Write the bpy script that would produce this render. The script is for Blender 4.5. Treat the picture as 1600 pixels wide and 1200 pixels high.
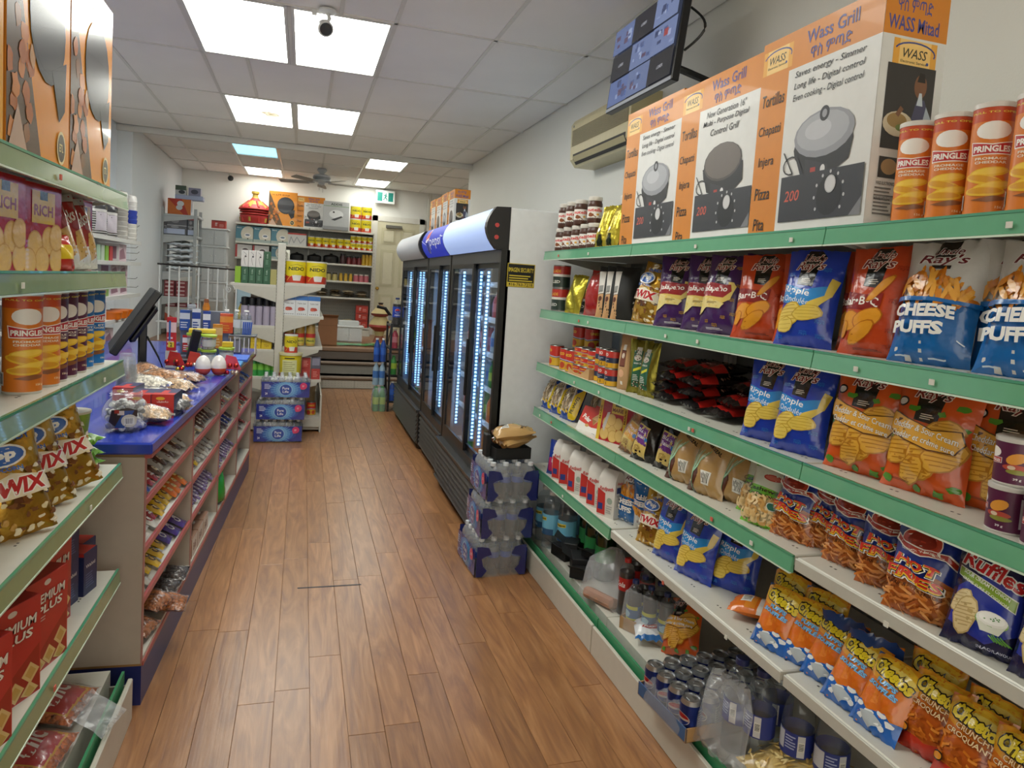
import bpy, bmesh, math, random
from mathutils import Vector, Matrix
from mathutils.geometry import tessellate_polygon
random.seed(7)
for o in list(bpy.data.objects): bpy.data.objects.remove(o, do_unlink=True)
S = bpy.context.scene
COL = S.collection
PI = math.pi

# ---------------------------------------------------------------- camera
CAMZ = 1.5
YAW, PIT, ROL = math.radians(16.8045), math.radians(-4.6439), math.radians(3.7479)
cam = bpy.data.cameras.new('camera'); cam_o = bpy.data.objects.new('camera', cam); COL.objects.link(cam_o)
cam.sensor_width = 36; cam.lens = 1095.66/1600*36; cam.shift_y = (537.3-600)/1600
cam.clip_start = 0.05; cam.clip_end = 100
_f = Vector((math.sin(YAW)*math.cos(PIT), math.cos(YAW)*math.cos(PIT), math.sin(PIT)))
_r = Vector((math.cos(YAW), -math.sin(YAW), 0)); _u = _r.cross(_f)
_r2 = math.cos(ROL)*_r + math.sin(ROL)*_u; _u2 = -math.sin(ROL)*_r + math.cos(ROL)*_u
cam_o.matrix_world = Matrix(((_r2.x,_u2.x,-_f.x,0),(_r2.y,_u2.y,-_f.y,0),(_r2.z,_u2.z,-_f.z,CAMZ),(0,0,0,1)))
S.camera = cam_o
# ---------------------------------------------------------------- world, exposure
W = bpy.data.worlds.new('sky'); S.world = W; W.use_nodes = True
_n = W.node_tree.nodes; _bg = _n['Background']
_bg.inputs[0].default_value = (1.0, 0.90, 0.71, 1); _bg.inputs[1].default_value = 1.65
S.view_settings.view_transform = 'Standard'; S.view_settings.look = 'None'
S.view_settings.gamma = 1; S.view_settings.exposure = 0.74
S.view_settings.use_curve_mapping = False
LAMP = 6.6            # emission of the ceiling troffers' diffusers

# ---------------------------------------------------------------- colours and materials
def L(h):
    if not isinstance(h, str): return tuple(h)[:3]
    h = h.lstrip('#'); c = [int(h[i:i+2], 16)/255 for i in (0, 2, 4)]
    return tuple(x/12.92 if x <= .04045 else ((x+.055)/1.055)**2.4 for x in c)
_mats = {}
def newmat(name):
    m = bpy.data.materials.new(name); m.use_nodes = True
    return m, m.node_tree.nodes, m.node_tree.links, m.node_tree.nodes['Principled BSDF']
def pm(name, rough=.5, metal=0., coat=0., spec=.5, bump=0., bscale=60, var=.06, vscale=25):
    """attribute-coloured surface: the mesh colour attribute gives the thing's own colour, noise gives slight wear and relief"""
    if name in _mats: return _mats[name]
    m, N, K, b = newmat(name)
    a = N.new('ShaderNodeAttribute'); a.attribute_name = 'Col'
    tc = N.new('ShaderNodeTexCoord'); nz = N.new('ShaderNodeTexNoise'); nz.inputs['Scale'].default_value = vscale
    K.new(tc.outputs['Object'], nz.inputs['Vector'])
    mr = N.new('ShaderNodeMapRange'); mr.inputs['To Min'].default_value = 1-var; mr.inputs['To Max'].default_value = 1+var
    K.new(nz.outputs['Fac'], mr.inputs['Value'])
    mx = N.new('ShaderNodeVectorMath'); mx.operation = 'SCALE'
    K.new(a.outputs['Color'], mx.inputs[0]); K.new(mr.outputs['Result'], mx.inputs['Scale'])
    K.new(mx.outputs[0], b.inputs['Base Color'])
    b.inputs['Roughness'].default_value = rough; b.inputs['Metallic'].default_value = metal
    b.inputs['Coat Weight'].default_value = coat; b.inputs['Specular IOR Level'].default_value = spec
    if bump:
        n2 = N.new('ShaderNodeTexNoise'); n2.inputs['Scale'].default_value = bscale; n2.inputs['Detail'].default_value = 3
        K.new(tc.outputs['Object'], n2.inputs['Vector'])
        bp = N.new('ShaderNodeBump'); bp.inputs['Strength'].default_value = bump; bp.inputs['Distance'].default_value = .01
        K.new(n2.outputs['Fac'], bp.inputs['Height']); K.new(bp.outputs[0], b.inputs['Normal'])
    _mats[name] = m; return m
FILM  = pm('glossy_film', .22, 0, .3, .5, .55, 17)
FOIL  = pm('metal_foil', .3, .8, 0, .5, .6, 26)
CARD  = pm('printed_card', .42, 0, .1)
GLOSSCARD = pm('laminated_card', .2, 0, .35)
PAPER = pm('matte_paper', .8)
PLAS  = pm('plastic', .35)
MATTE = pm('matte_plastic', .6)
STEEL = pm('powder_coated_steel', .38, 0, .1, .5)
METAL = pm('bare_metal', .3, .9)
BLACKG = pm('gloss_black', .12, 0, .3)
WALLM = pm('painted_wall', .7, 0, 0, .3, .08, 120, .015, 3)
TILEM = pm('ceiling_board', .9, 0, 0, .2, .25, 260, .05, 2.2)
def grainmat():
    m, N, K, b = newmat('loose_dry_food'); a = N.new('ShaderNodeAttribute'); a.attribute_name = 'Col'
    tc = N.new('ShaderNodeTexCoord'); vo = N.new('ShaderNodeTexVoronoi'); vo.inputs['Scale'].default_value = 85; K.new(tc.outputs['Object'], vo.inputs['Vector'])
    sp = N.new('ShaderNodeSeparateColor'); K.new(vo.outputs['Color'], sp.inputs[0])
    mr = N.new('ShaderNodeMapRange'); mr.inputs['To Min'].default_value = .55; mr.inputs['To Max'].default_value = 1.45; K.new(sp.outputs[0], mr.inputs[0])
    mx = N.new('ShaderNodeVectorMath'); mx.operation = 'SCALE'; K.new(a.outputs['Color'], mx.inputs[0]); K.new(mr.outputs[0], mx.inputs['Scale']); K.new(mx.outputs[0], b.inputs['Base Color'])
    bp = N.new('ShaderNodeBump'); bp.inputs['Strength'].default_value = .9; bp.inputs['Distance'].default_value = .008; bp.invert = True
    K.new(vo.outputs['Distance'], bp.inputs['Height']); K.new(bp.outputs[0], b.inputs['Normal']); b.inputs['Roughness'].default_value = .5; return m
FOOD = grainmat()
def clear(name, tint=(1,1,1), gloss=.9, rough=.06, density=.08, bump=0., white=0.):
    """thin clear plastic or glass: mostly passes light, mirrors at grazing angles"""
    if name in _mats: return _mats[name]
    m, N, K, b = newmat(name); N.remove(b); out = N['Material Output']
    t = N.new('ShaderNodeBsdfTransparent'); t.inputs[0].default_value = (*tint, 1)
    g = N.new('ShaderNodeBsdfGlossy'); g.inputs['Roughness'].default_value = rough; g.inputs[0].default_value = (gloss, gloss, gloss, 1)
    lw = N.new('ShaderNodeLayerWeight'); lw.inputs['Blend'].default_value = .5
    pw = N.new('ShaderNodeMath'); pw.operation = 'POWER'; pw.inputs[1].default_value = 5; K.new(lw.outputs['Facing'], pw.inputs[0])
    ad = N.new('ShaderNodeMath'); ad.operation = 'MULTIPLY_ADD'; ad.inputs[1].default_value = .85; ad.inputs[2].default_value = density; ad.use_clamp = True
    K.new(pw.outputs[0], ad.inputs[0])
    mx = N.new('ShaderNodeMixShader'); K.new(ad.outputs[0], mx.inputs[0]); K.new(t.outputs[0], mx.inputs[1]); K.new(g.outputs[0], mx.inputs[2])
    if bump:
        tc = N.new('ShaderNodeTexCoord'); nz = N.new('ShaderNodeTexNoise'); nz.inputs['Scale'].default_value = 22; nz.inputs['Detail'].default_value = 2
        K.new(tc.outputs['Object'], nz.inputs['Vector'])
        bp = N.new('ShaderNodeBump'); bp.inputs['Strength'].default_value = bump; bp.inputs['Distance'].default_value = .02
        K.new(nz.outputs['Fac'], bp.inputs['Height']); K.new(bp.outputs[0], g.inputs['Normal']); K.new(bp.outputs[0], lw.inputs['Normal'])
    last = mx
    if white:
        d = N.new('ShaderNodeBsdfDiffuse'); d.inputs[0].default_value = (.8, .82, .85, 1)
        m2 = N.new('ShaderNodeMixShader'); m2.inputs[0].default_value = white
        K.new(mx.outputs[0], m2.inputs[1]); K.new(d.outputs[0], m2.inputs[2]); last = m2
    K.new(last.outputs[0], out.inputs[0]); _mats[name] = m; return m
GLASS = clear('door_glass', (.93, .96, 1), .9, .02, .03)
WRAP  = clear('clear_wrap', (.97, .97, .98), .9, .22, .05, .45, .17)
PET   = clear('clear_bottle', (.94, .97, .98), .95, .08, .04, .12, .04)
FILMC = clear('clear_packet_film', (.98, .98, .98), .95, .14, .03, .5, .04)
PETG  = clear('green_bottle', (.05, .38, .12), .9, .05, .08)
JAR   = clear('clear_jar', (.96, .97, .98), .95, .08, .1, 0, .07)
CUPM  = clear('frosted_cup', (.95, .96, .97), .8, .2, .08, 0, .12)
def emis(name, col, st, base=None):
    if name in _mats: return _mats[name]
    m, N, K, b = newmat(name)
    b.inputs['Base Color'].default_value = (*L(base or '#e8e8e8'), 1); b.inputs['Emission Color'].default_value = (*L(col), 1)
    b.inputs['Emission Strength'].default_value = st; _mats[name] = m; return m

# ---------------------------------------------------------------- mesh builder
class MB:
    def __init__(s): s.v = []; s.f = []; s.c = []; s.m = []
    def face(s, idx, col, mi=0): s.f.append(tuple(idx)); s.c.append(L(col)); s.m.append(mi)
    def add(s, vs, fs, col, mi=0):
        n = len(s.v); s.v += [tuple(p) for p in vs]; c = L(col)
        for f in fs: s.f.append(tuple(i+n for i in f)); s.c.append(c); s.m.append(mi)
        return s
    def box(s, x0, y0, z0, x1, y1, z1, col, mi=0):
        return s.add([(x0,y0,z0),(x1,y0,z0),(x1,y1,z0),(x0,y1,z0),(x0,y0,z1),(x1,y0,z1),(x1,y1,z1),(x0,y1,z1)],
            [(3,2,1,0),(4,5,6,7),(0,1,5,4),(1,2,6,5),(2,3,7,6),(3,0,4,7)], col, mi)
    def cbox(s, x0, y0, z0, x1, y1, z1, col, b=.003, mi=0):
        """chamfered box"""
        X, Y, Z = (x0, x1), (y0, y1), (z0, z1); vs = []; ix = {}
        for i in (0,1):
            for j in (0,1):
                for k in (0,1):
                    p = (X[i], Y[j], Z[k]); d = (b if i == 0 else -b, b if j == 0 else -b, b if k == 0 else -b)
                    for a in range(3):
                        q = [p[t]+(d[t] if t != a else 0) for t in range(3)]; ix[i,j,k,a] = len(vs); vs.append(q)
        fs = []
        for a in range(3):
            u, v = (a+1)%3, (a+2)%3
            for e in (0,1):
                cs = []
                for (p, q) in ((0,0),(1,0),(1,1),(0,1)):
                    t = [0,0,0]; t[a] = e; t[u] = p; t[v] = q; cs.append(ix[t[0],t[1],t[2],a])
                fs.append(cs if e else cs[::-1])
            for p in (0,1):           # edges parallel to a
                for q in (0,1):
                    t0 = [0,0,0]; t0[a] = 0; t0[u] = p; t0[v] = q; t1 = list(t0); t1[a] = 1
                    fs.append([ix[(*t0,u)], ix[(*t1,u)], ix[(*t1,v)], ix[(*t0,v)]])
        for i in (0,1):
            for j in (0,1):
                for k in (0,1): fs.append([ix[i,j,k,0], ix[i,j,k,1], ix[i,j,k,2]])
        return s.add(vs, fs, col, mi)
    def lathe(s, prof, cols, n=20, cx=0, cy=0, cap=True, mi=0, axis='z', cz=0):
        """prof [(r, z)], cols one colour or one per segment"""
        base = len(s.v)
        for r, z in prof:
            for i in range(n):
                a = 2*PI*i/n; p = (r*math.cos(a), r*math.sin(a), z)
                if axis == 'x': p = (p[2], p[0], p[1])
                elif axis == 'y': p = (p[0], p[2], p[1])
                s.v.append((p[0]+cx, p[1]+cy, p[2]+cz))
        for k in range(len(prof)-1):
            c = cols[k] if isinstance(cols, list) else cols
            for i in range(n):
                j = (i+1)%n; s.face((base+k*n+i, base+k*n+j, base+(k+1)*n+j, base+(k+1)*n+i), c, mi)
        if cap:
            c0 = cols[0] if isinstance(cols, list) else cols; c1 = cols[-1] if isinstance(cols, list) else cols
            if prof[0][0] > 1e-5: s.face([base+i for i in range(n)][::-1], c0, mi)
            if prof[-1][0] > 1e-5: s.face([base+(len(prof)-1)*n+i for i in range(n)], c1, mi)
        return s
    def tube(s, pts, r, col, n=8, mi=0, r2=None):
        pts = [Vector(p) for p in pts]; base = len(s.v); up = Vector((0,0,1)); rr = r
        for k, p in enumerate(pts):
            d = (pts[min(k+1, len(pts)-1)]-pts[max(k-1, 0)]).normalized()
            a = d.cross(up)
            if a.length < .05: a = d.cross(Vector((1,0,0)))
            a.normalize(); b = d.cross(a)
            if r2 is not None: rr = r+(r2-r)*k/(len(pts)-1)
            for i in range(n):
                t = 2*PI*i/n; s.v.append(tuple(p+a*rr*math.cos(t)+b*rr*math.sin(t)))
        for k in range(len(pts)-1):
            for i in range(n):
                j = (i+1)%n; s.face((base+k*n+i, base+k*n+j, base+(k+1)*n+j, base+(k+1)*n+i), col, mi)
        s.face([base+i for i in range(n)][::-1], col, mi); s.face([base+(len(pts)-1)*n+i for i in range(n)], col, mi)
        return s
    def prism(s, poly, axis, a0, a1, col, mi=0):
        """extrude a 2-D polygon along an axis; poly in the other two axes in order"""
        n = len(poly); vs = []
        for a in (a0, a1):
            for p, q in poly:
                vs.append({'x': (a,p,q), 'y': (p,a,q), 'z': (p,q,a)}[axis])
        fs = [list(range(n))[::-1], list(range(n, 2*n))]
        for i in range(n): fs.append((i, (i+1)%n, n+(i+1)%n, n+i))
        return s.add(vs, fs, col, mi)
    def mesh(s, name, mats, smooth=None):
        me = bpy.data.meshes.new(name); me.from_pydata(s.v, [], s.f)
        for m in (mats if isinstance(mats, (list, tuple)) else [mats]): me.materials.append(m)
        ca = me.color_attributes.new('Col', 'FLOAT_COLOR', 'CORNER')
        buf = []
        for f, c in zip(s.f, s.c): buf += [c[0], c[1], c[2], 1.0]*len(f)
        ca.data.foreach_set('color', buf)
        me.polygons.foreach_set('material_index', s.m)
        bm = bmesh.new(); bm.from_mesh(me); bmesh.ops.recalc_face_normals(bm, faces=bm.faces)
        if smooth is not None:
            for f in bm.faces: f.smooth = True
            for e in bm.edges:
                if len(e.link_faces) == 2 and e.calc_face_angle(0) > smooth: e.smooth = False
        bm.to_mesh(me); bm.free(); me.update(); return me
    def obj(s, name, mats, parent=None, smooth=None): return link(name, s.mesh(name, mats, smooth), parent)
def link(name, me, parent=None, loc=None, rot=None):
    o = bpy.data.objects.new(name, me); COL.objects.link(o)
    if parent is not None: o.parent = parent
    if loc is not None: o.location = loc
    if rot is not None: o.rotation_euler = rot
    return o
def tag(o, label=None, cat=None, group=None, kind=None):
    if label: o['label'] = label
    if cat: o['category'] = cat
    if group: o['group'] = group
    if kind: o['kind'] = kind
    return o
def empty(name, loc, rz=0):
    o = bpy.data.objects.new(name, None); COL.objects.link(o); o.location = loc; o.rotation_euler = (0, 0, rz)
    o.empty_display_size = .05; return o
class Proto:
    """one kind of thing: a root mesh (or None) and parts [(name, mesh, children)], copied by put()"""
    def __init__(s, name, cat, root, parts=(), mats=None): s.name = name; s.cat = cat; s.root = root; s.parts = list(parts)
    def put(s, loc, rz=0, label=None, group=None, rx=0, ry=0, sc=1, name=None):
        r = link(name or s.name, s.root, None, loc, (rx, ry, rz))
        if sc != 1: r.scale = (sc, sc, sc) if not isinstance(sc, tuple) else sc
        tag(r, label, s.cat, group)
        def rec(parts, par):
            for p in parts:
                o = link(p[0], p[1], par)
                if len(p) > 2: rec(p[2], o)
        rec(s.parts, r); return r
SMO = math.radians(40)

# ---------------------------------------------------------------- flat print: shapes and lettering in a 0..w, 0..h sheet
_tx = {}
def text_tris(t, off=0., shear=0.):
    key = (t, off, shear)
    if key in _tx: return _tx[key]
    cu = bpy.data.curves.new('t', 'FONT'); cu.body = t; cu.offset = off; cu.shear = shear; cu.resolution_u = 2; cu.size = 1
    ob = bpy.data.objects.new('t', cu); me = ob.to_mesh(); me.calc_loop_triangles()
    vs = [(v.co.x, v.co.y) for v in me.vertices]; ts = [tuple(l.vertices) for l in me.loop_triangles]
    ob.to_mesh_clear(); bpy.data.objects.remove(ob); bpy.data.curves.remove(cu)
    xs = [v[0] for v in vs] or [0, 1]; ys = [v[1] for v in vs] or [0, 1]
    _tx[key] = (vs, ts, min(xs), max(xs), min(ys), max(ys)); return _tx[key]
class Art:
    """a print sheet; every shape gets a layer so later shapes lie on earlier ones"""
    def __init__(s, w, h): s.w = w; s.h = h; s.t = []; s.k = 0
    def poly(s, pts, col, same=False):
        if not same: s.k += 1
        tr = tessellate_polygon([[Vector((p[0], p[1], 0)) for p in pts]])
        for t in tr: s.t.append(([pts[i] for i in t], L(col), s.k))
        return s
    def rect(s, x0, y0, x1, y1, col): return s.poly([(x0,y0),(x1,y0),(x1,y1),(x0,y1)], col)
    def ell(s, cx, cy, rx, ry, col, n=18, rot=0, a0=0, a1=2*PI):
        full = abs(a1-a0-2*PI) < 1e-6; m = n if full else n+1; c, d = math.cos(rot), math.sin(rot); pts = []
        for i in range(m):
            a = a0+(a1-a0)*i/n; x, y = rx*math.cos(a), ry*math.sin(a); pts.append((cx+x*c-y*d, cy+x*d+y*c))
        return s.poly(pts, col)
    def line(s, pts, wd, col):
        s.k += 1
        for (a, b) in zip(pts[:-1], pts[1:]):
            dx, dy = b[0]-a[0], b[1]-a[1]; l = math.hypot(dx, dy) or 1; nx, ny = -dy/l*wd/2, dx/l*wd/2
            s.poly([(a[0]+nx,a[1]+ny),(a[0]-nx,a[1]-ny),(b[0]-nx,b[1]-ny),(b[0]+nx,b[1]+ny)], col, True)
        return s
    def blob(s, cx, cy, rx, ry, col, seed=0, n=16, amp=.15, rot=0):
        rd = random.Random(seed); c, d = math.cos(rot), math.sin(rot); pts = []
        for i in range(n):
            a = 2*PI*i/n; k = 1+rd.uniform(-amp, amp); x, y = rx*k*math.cos(a), ry*k*math.sin(a); pts.append((cx+x*c-y*d, cy+x*d+y*c))
        return s.poly(pts, col)
    def text(s, t, cx, cy, width, height, col, off=0., shear=0., rot=0, outline=None, ow=.05, arch=0):
        """lettering fitted in a width x height box round (cx, cy)"""
        for (cc, oo) in (([(outline, off+ow)] if outline else [])+[(col, off)]):
            vs, ts, x0, x1, y0, y1 = text_tris(t, oo, shear)
            _, _, X0, X1, Y0, Y1 = text_tris(t, off, shear)
            sx = width/max(X1-X0, 1e-6); sy = height/max(Y1-Y0, 1e-6); c, d = math.cos(rot), math.sin(rot)
            P = []
            for v in vs:
                x = (v[0]-(X0+X1)/2)*sx; y = (v[1]-(Y0+Y1)/2)*sy
                if arch: y += arch*(1-(2*x/width)**2)
                P.append((cx+x*c-y*d, cy+x*d+y*c))
            s.k += 1
            for q in ts: s.t.append(([P[i] for i in q], L(cc), s.k))
        return s
    def barcode(s, x0, y0, x1, y1, vertical=True):
        s.rect(x0, y0, x1, y1, '#e6e4dc'); rd = random.Random(int(x0*9999)); s.k += 1
        n = 9
        for i in range(n):
            if vertical:
                a = x0+(x1-x0)*(.1+.8*i/n); s.poly([(a,y0+.12*(y1-y0)),(a+(x1-x0)*rd.uniform(.02,.06),y0+.12*(y1-y0)),(a+(x1-x0)*.04,y1-.1*(y1-y0)),(a,y1-.1*(y1-y0))], '#222222', True)
            else:
                a = y0+(y1-y0)*(.1+.8*i/n); s.poly([(x0+.12*(x1-x0),a),(x1-.1*(x1-x0),a),(x1-.1*(x1-x0),a+(y1-y0)*rd.uniform(.03,.06)),(x0+.12*(x1-x0),a+(y1-y0)*.04)], '#222222', True)
        return s
    def smalltext(s, x0, y0, x1, y1, col, lines=4):
        rd = random.Random(int(x0*7777+y0*333)); s.k += 1
        for i in range(lines):
            a = y0+(y1-y0)*(i+.2)/lines; b = a+(y1-y0)*.45/lines; e = x0+(x1-x0)*rd.uniform(.65, 1)
            s.poly([(x0,a),(e,a),(e,b),(x0,b)], col, True)
        return s
    def mesh(s, name, mapf, mat, cutx=(), cuty=(), smooth=True):
        """mapf(x, y, layer) -> 3-D point"""
        bm = bmesh.new(); cl = bm.loops.layers.float_color.new('Col'); ll = bm.faces.layers.int.new('k')
        for pts, c, k in s.t:
            a = (pts[1][0]-pts[0][0])*(pts[2][1]-pts[0][1])-(pts[2][0]-pts[0][0])*(pts[1][1]-pts[0][1])
            if abs(a) < 1e-10: continue
            if a < 0: pts = pts[::-1]
            f = bm.faces.new([bm.verts.new((p[0], p[1], 0)) for p in pts]); f[ll] = k
            for lp in f.loops: lp[cl] = (*c, 1)
        for x in cutx: bmesh.ops.bisect_plane(bm, geom=bm.verts[:]+bm.edges[:]+bm.faces[:], dist=1e-7, plane_co=(x,0,0), plane_no=(1,0,0))
        for y in cuty: bmesh.ops.bisect_plane(bm, geom=bm.verts[:]+bm.edges[:]+bm.faces[:], dist=1e-7, plane_co=(0,y,0), plane_no=(0,1,0))
        for v in bm.verts:
            k = v.link_faces[0][ll] if v.link_faces else 0
            v.co = Vector(mapf(min(max(v.co.x, 0), s.w), min(max(v.co.y, 0), s.h), k))
        for f in bm.faces: f.smooth = smooth
        me = bpy.data.meshes.new(name); bm.to_mesh(me); bm.free(); me.materials.append(mat)
        return me
# ================================================================ THE ROOM
CEIL = 3.05
def struct(o): return tag(o, kind='structure')
def wallbox(name, a, b, col='#e4e2dc'):
    return struct(MB().box(a[0], a[1], -.1, *b, col).obj(name, WALLM))
XL, XR, YF, YB = -2.10, 2.06, -1.6, 12.55
wallbox('wall_left', (XL-.1, YF, 0), (XL, 9.15, CEIL+.1), '#dbe2ea')
wallbox('wall_left_rear', (XL-.1, 9.15, 0), (-1.94, YB, CEIL+.1), '#dfe3e6')
wallbox('wall_right', (XR, YF, 0), (XR+.1, 9.3, CEIL+.1), '#e2e0d8')
wallbox('wall_right_rear', (2.75, 9.3, 0), (2.85, YB, CEIL+.1))
wallbox('wall_right_return', (XR+.1, 9.3, 0), (2.85, 9.34, CEIL+.1))
wallbox('wall_back', (-2.1, YB, 0), (2.85, YB+.1, CEIL+.1), '#e6e5e0')
# street front behind the viewer: low wall, lintel, big shop window with mullions
fw = MB().box(XL, YF-.12, -.1, XR, YF, .45, '#dcd8ce').box(XL, YF-.12, 2.75, XR, YF, CEIL+.1, '#dcd8ce')
fw.box(XL, YF-.12, .45, XL+.15, YF, 2.75, '#dcd8ce').box(XR-.15, YF-.12, .45, XR, YF, 2.75, '#dcd8ce')
struct(fw.obj('wall_front', WALLM))
win = struct(MB().box(XL+.15, YF-.09, .45, XR-.15, YF-.03, .5, '#5a5a58').box(XL+.15, YF-.09, 2.7, XR-.15, YF-.03, 2.75, '#5a5a58').obj('window_1', METAL))
for x in (XL+.15, -.7, .62, XR-.2): MB().box(x, YF-.09, .5, x+.05, YF-.03, 2.7, '#5a5a58').obj('mullion', METAL, win)
for a, b in ((XL+.2, -.7), (-.65, .62), (.67, XR-.2)): MB().box(a, YF-.066, .5, b, YF-.06, 2.7, '#ffffff').obj('pane', GLASS, win)
struct(MB().box(XL, 9.1, 2.985, XR, 9.17, CEIL, '#d8d6d0').obj('trim_1', WALLM))
# ---------------------------------------------------------------- floor of laminate planks
def plankmat():
    m, N, K, b = newmat('laminate_wood')
    tc = N.new('ShaderNodeTexCoord'); oi = N.new('ShaderNodeObjectInfo')
    add = N.new('ShaderNodeVectorMath'); add.operation = 'ADD'; K.new(tc.outputs['Object'], add.inputs[0])
    sc = N.new('ShaderNodeVectorMath'); sc.operation = 'SCALE'; sc.inputs['Scale'].default_value = 3.7
    K.new(oi.outputs['Location'], sc.inputs[0]); K.new(sc.outputs[0], add.inputs[1])
    mp = N.new('ShaderNodeMapping'); mp.inputs['Scale'].default_value = (9, 1.1, 1); K.new(add.outputs[0], mp.inputs['Vector'])
    n1 = N.new('ShaderNodeTexNoise'); n1.inputs['Scale'].default_value = 1.6; n1.inputs['Detail'].default_value = 6; n1.inputs['Distortion'].default_value = 2.6
    K.new(mp.outputs[0], n1.inputs['Vector'])
    cr = N.new('ShaderNodeValToRGB'); e = cr.color_ramp.elements
    e[0].position = .3; e[0].color = (*L('#80563a'), 1); e[1].position = .72; e[1].color = (*L('#a87a52'), 1)
    m1 = cr.color_ramp.elements.new(.5); m1.color = (*L('#956842'), 1)
    K.new(n1.outputs['Fac'], cr.inputs[0])
    mp2 = N.new('ShaderNodeMapping'); mp2.inputs['Scale'].default_value = (110, 4, 1); K.new(add.outputs[0], mp2.inputs['Vector'])
    n2 = N.new('ShaderNodeTexNoise'); n2.inputs['Scale'].default_value = 1; n2.inputs['Detail'].default_value = 2; K.new(mp2.outputs[0], n2.inputs['Vector'])
    ml = N.new('ShaderNodeMapRange'); ml.inputs['To Min'].default_value = .86; ml.inputs['To Max'].default_value = 1.14; K.new(n2.outputs['Fac'], ml.inputs[0])
    mr = N.new('ShaderNodeMapRange'); mr.inputs['To Min'].default_value = .88; mr.inputs['To Max'].default_value = 1.14; K.new(oi.outputs['Random'], mr.inputs[0])
    mm = N.new('ShaderNodeMath'); mm.operation = 'MULTIPLY'; K.new(ml.outputs[0], mm.inputs[0]); K.new(mr.outputs[0], mm.inputs[1])
    vs = N.new('ShaderNodeVectorMath'); vs.operation = 'SCALE'; K.new(cr.outputs[0], vs.inputs[0]); K.new(mm.outputs[0], vs.inputs['Scale'])
    K.new(vs.outputs[0], b.inputs['Base Color']); b.inputs['Roughness'].default_value = .3; b.inputs['Specular IOR Level'].default_value = .6
    bp = N.new('ShaderNodeBump'); bp.inputs['Strength'].default_value = .12; bp.inputs['Distance'].default_value = .004
    K.new(n2.outputs['Fac'], bp.inputs['Height']); K.new(bp.outputs[0], b.inputs['Normal'])
    return m
WOOD = plankmat()
floor = struct(MB().box(XL, YF, -.1, XR, 9.9, -.006, '#5a3a26').obj('floor', WOOD))
PW, PL = .12, 1.22
pk = MB().cbox(0, 0, -.006, PW-.0012, PL-.0015, 0, '#8a5a38', .0009).mesh('plank', WOOD)
rd = random.Random(3)
for i in range(18):
    x = -.76+i*PW; y = .1-rd.uniform(0, PL)
    while y < 9.5:
        o = link('plank', pk, floor, (x, max(y, -.4), 0))
        o.location.y = y
        if y+PL > 9.53: o.scale.y = (9.53-y)/PL
        y += PL
# small scratch line on the floor
tag(MB().box(.03, 3.37, .0004, .33, 3.382, .0008, '#2a2a33').obj('floor_scratch', MATTE, floor))
# ---------------------------------------------------------------- steps and raised rear floor
pf = struct(MB().box(-2.0, 10.05, 0, 2.75, YB, .5, '#8a5a38').obj('floor_rear', WOOD))
stp = struct(MB().box(-1.9, 9.55, 0, 2.7, 9.8, .165, '#a9a69c').box(-1.9, 9.8, 0, 2.7, 10.05, .333, '#8d8880').obj('stair_block', STEEL))
for y, z in ((9.55, .165), (9.8, .333)):
    MB().cbox(-1.9, y-.03, z-.055, 2.7, y+.25, z, '#7c6a5a', .02).obj('tread', MATTE, stp)
MB().cbox(-1.9, 10.02, .44, 2.7, 10.09, .503, '#8a6c54', .012).obj('nosing', MATTE, stp)
MB().box(-1.9, 10.035, .34, 2.7, 10.05, .44, '#6e6258').obj('riser_board', MATTE, stp)
for x0 in (-.25, .3, .72, 1.15):
    r = MB().box(x0, 9.535, .005, x0+.4, 9.549, .105, '#b8b6ac')
    for k in range(9):
        for j in range(3): r.box(x0+.03+k*.042, 9.534, .03+j*.03, x0+.036+k*.042, 9.535, .036+j*.03, '#77756e')
    r.obj('riser_panel', STEEL, stp)
# ---------------------------------------------------------------- suspended ceiling
ceil = struct(MB().box(XL, YF, CEIL+.03, XR, 9.2, CEIL+.1, '#c8c6c2').box(-2.0, 9.2, CEIL+.03, 2.85, YB, CEIL+.1, '#c8c6c2').obj('ceiling', TILEM))
TX = [XL, -1.40, -.77, -.145, .48, 1.11, 1.73, XR]
TY = [YF, -.37, .84, 2.05, 3.26, 4.47, 5.68, 6.92, 8.12, 9.1]
rows_l = {(2.05), (4.47), (6.92)}
tiles = {}
def tile(x0, y0, x1, y1):
    key = (round(x1-x0, 3), round(y1-y0, 3))
    if key not in tiles: tiles[key] = MB().cbox(0, 0, 0, key[0]-.018, key[1]-.018, .016, '#efece8', .003).mesh('ceiling_tile', TILEM)
    link('ceiling_tile', tiles[key], ceil, (x0+.009, y0+.009, CEIL+.003+random.uniform(0, .003)), (random.uniform(-.002,.002), random.uniform(-.002,.002), 0))
def bar(x0, y0, x1, y1): MB().box(x0, y0, CEIL-.003, x1, y1, CEIL+.028, '#dad7d0').obj('grid_bar', STEEL, ceil)
_lights = []
for j in range(len(TY)-1):
    y0, y1 = TY[j], TY[j+1]; lit = any(abs(y0-q) < .01 for q in rows_l)
    xs = TX[:] if not (j in (1, 3, 4, 6, 0)) or lit else TX[:3]+[-.464, .153]+TX[4:]
    xs = sorted(xs)
    for a, b in zip(xs[:-1], xs[1:]):
        if lit and a > -.78 and b < .49: _lights.append((a, y0, b, y1))
        else: tile(a, y0, b, y1)
    for x in xs[1:-1]: bar(x-.012, y0, x+.012, y1)
for y in TY[1:-1]: bar(XL, y-.012, XR, y+.012)
BX = [-1.94, -1.55, -.95, -.37, .2, .75, 1.3, 1.9, 2.4, 2.75]; BY = [9.17, 10.38, 11.5, YB]
rear = []
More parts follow.
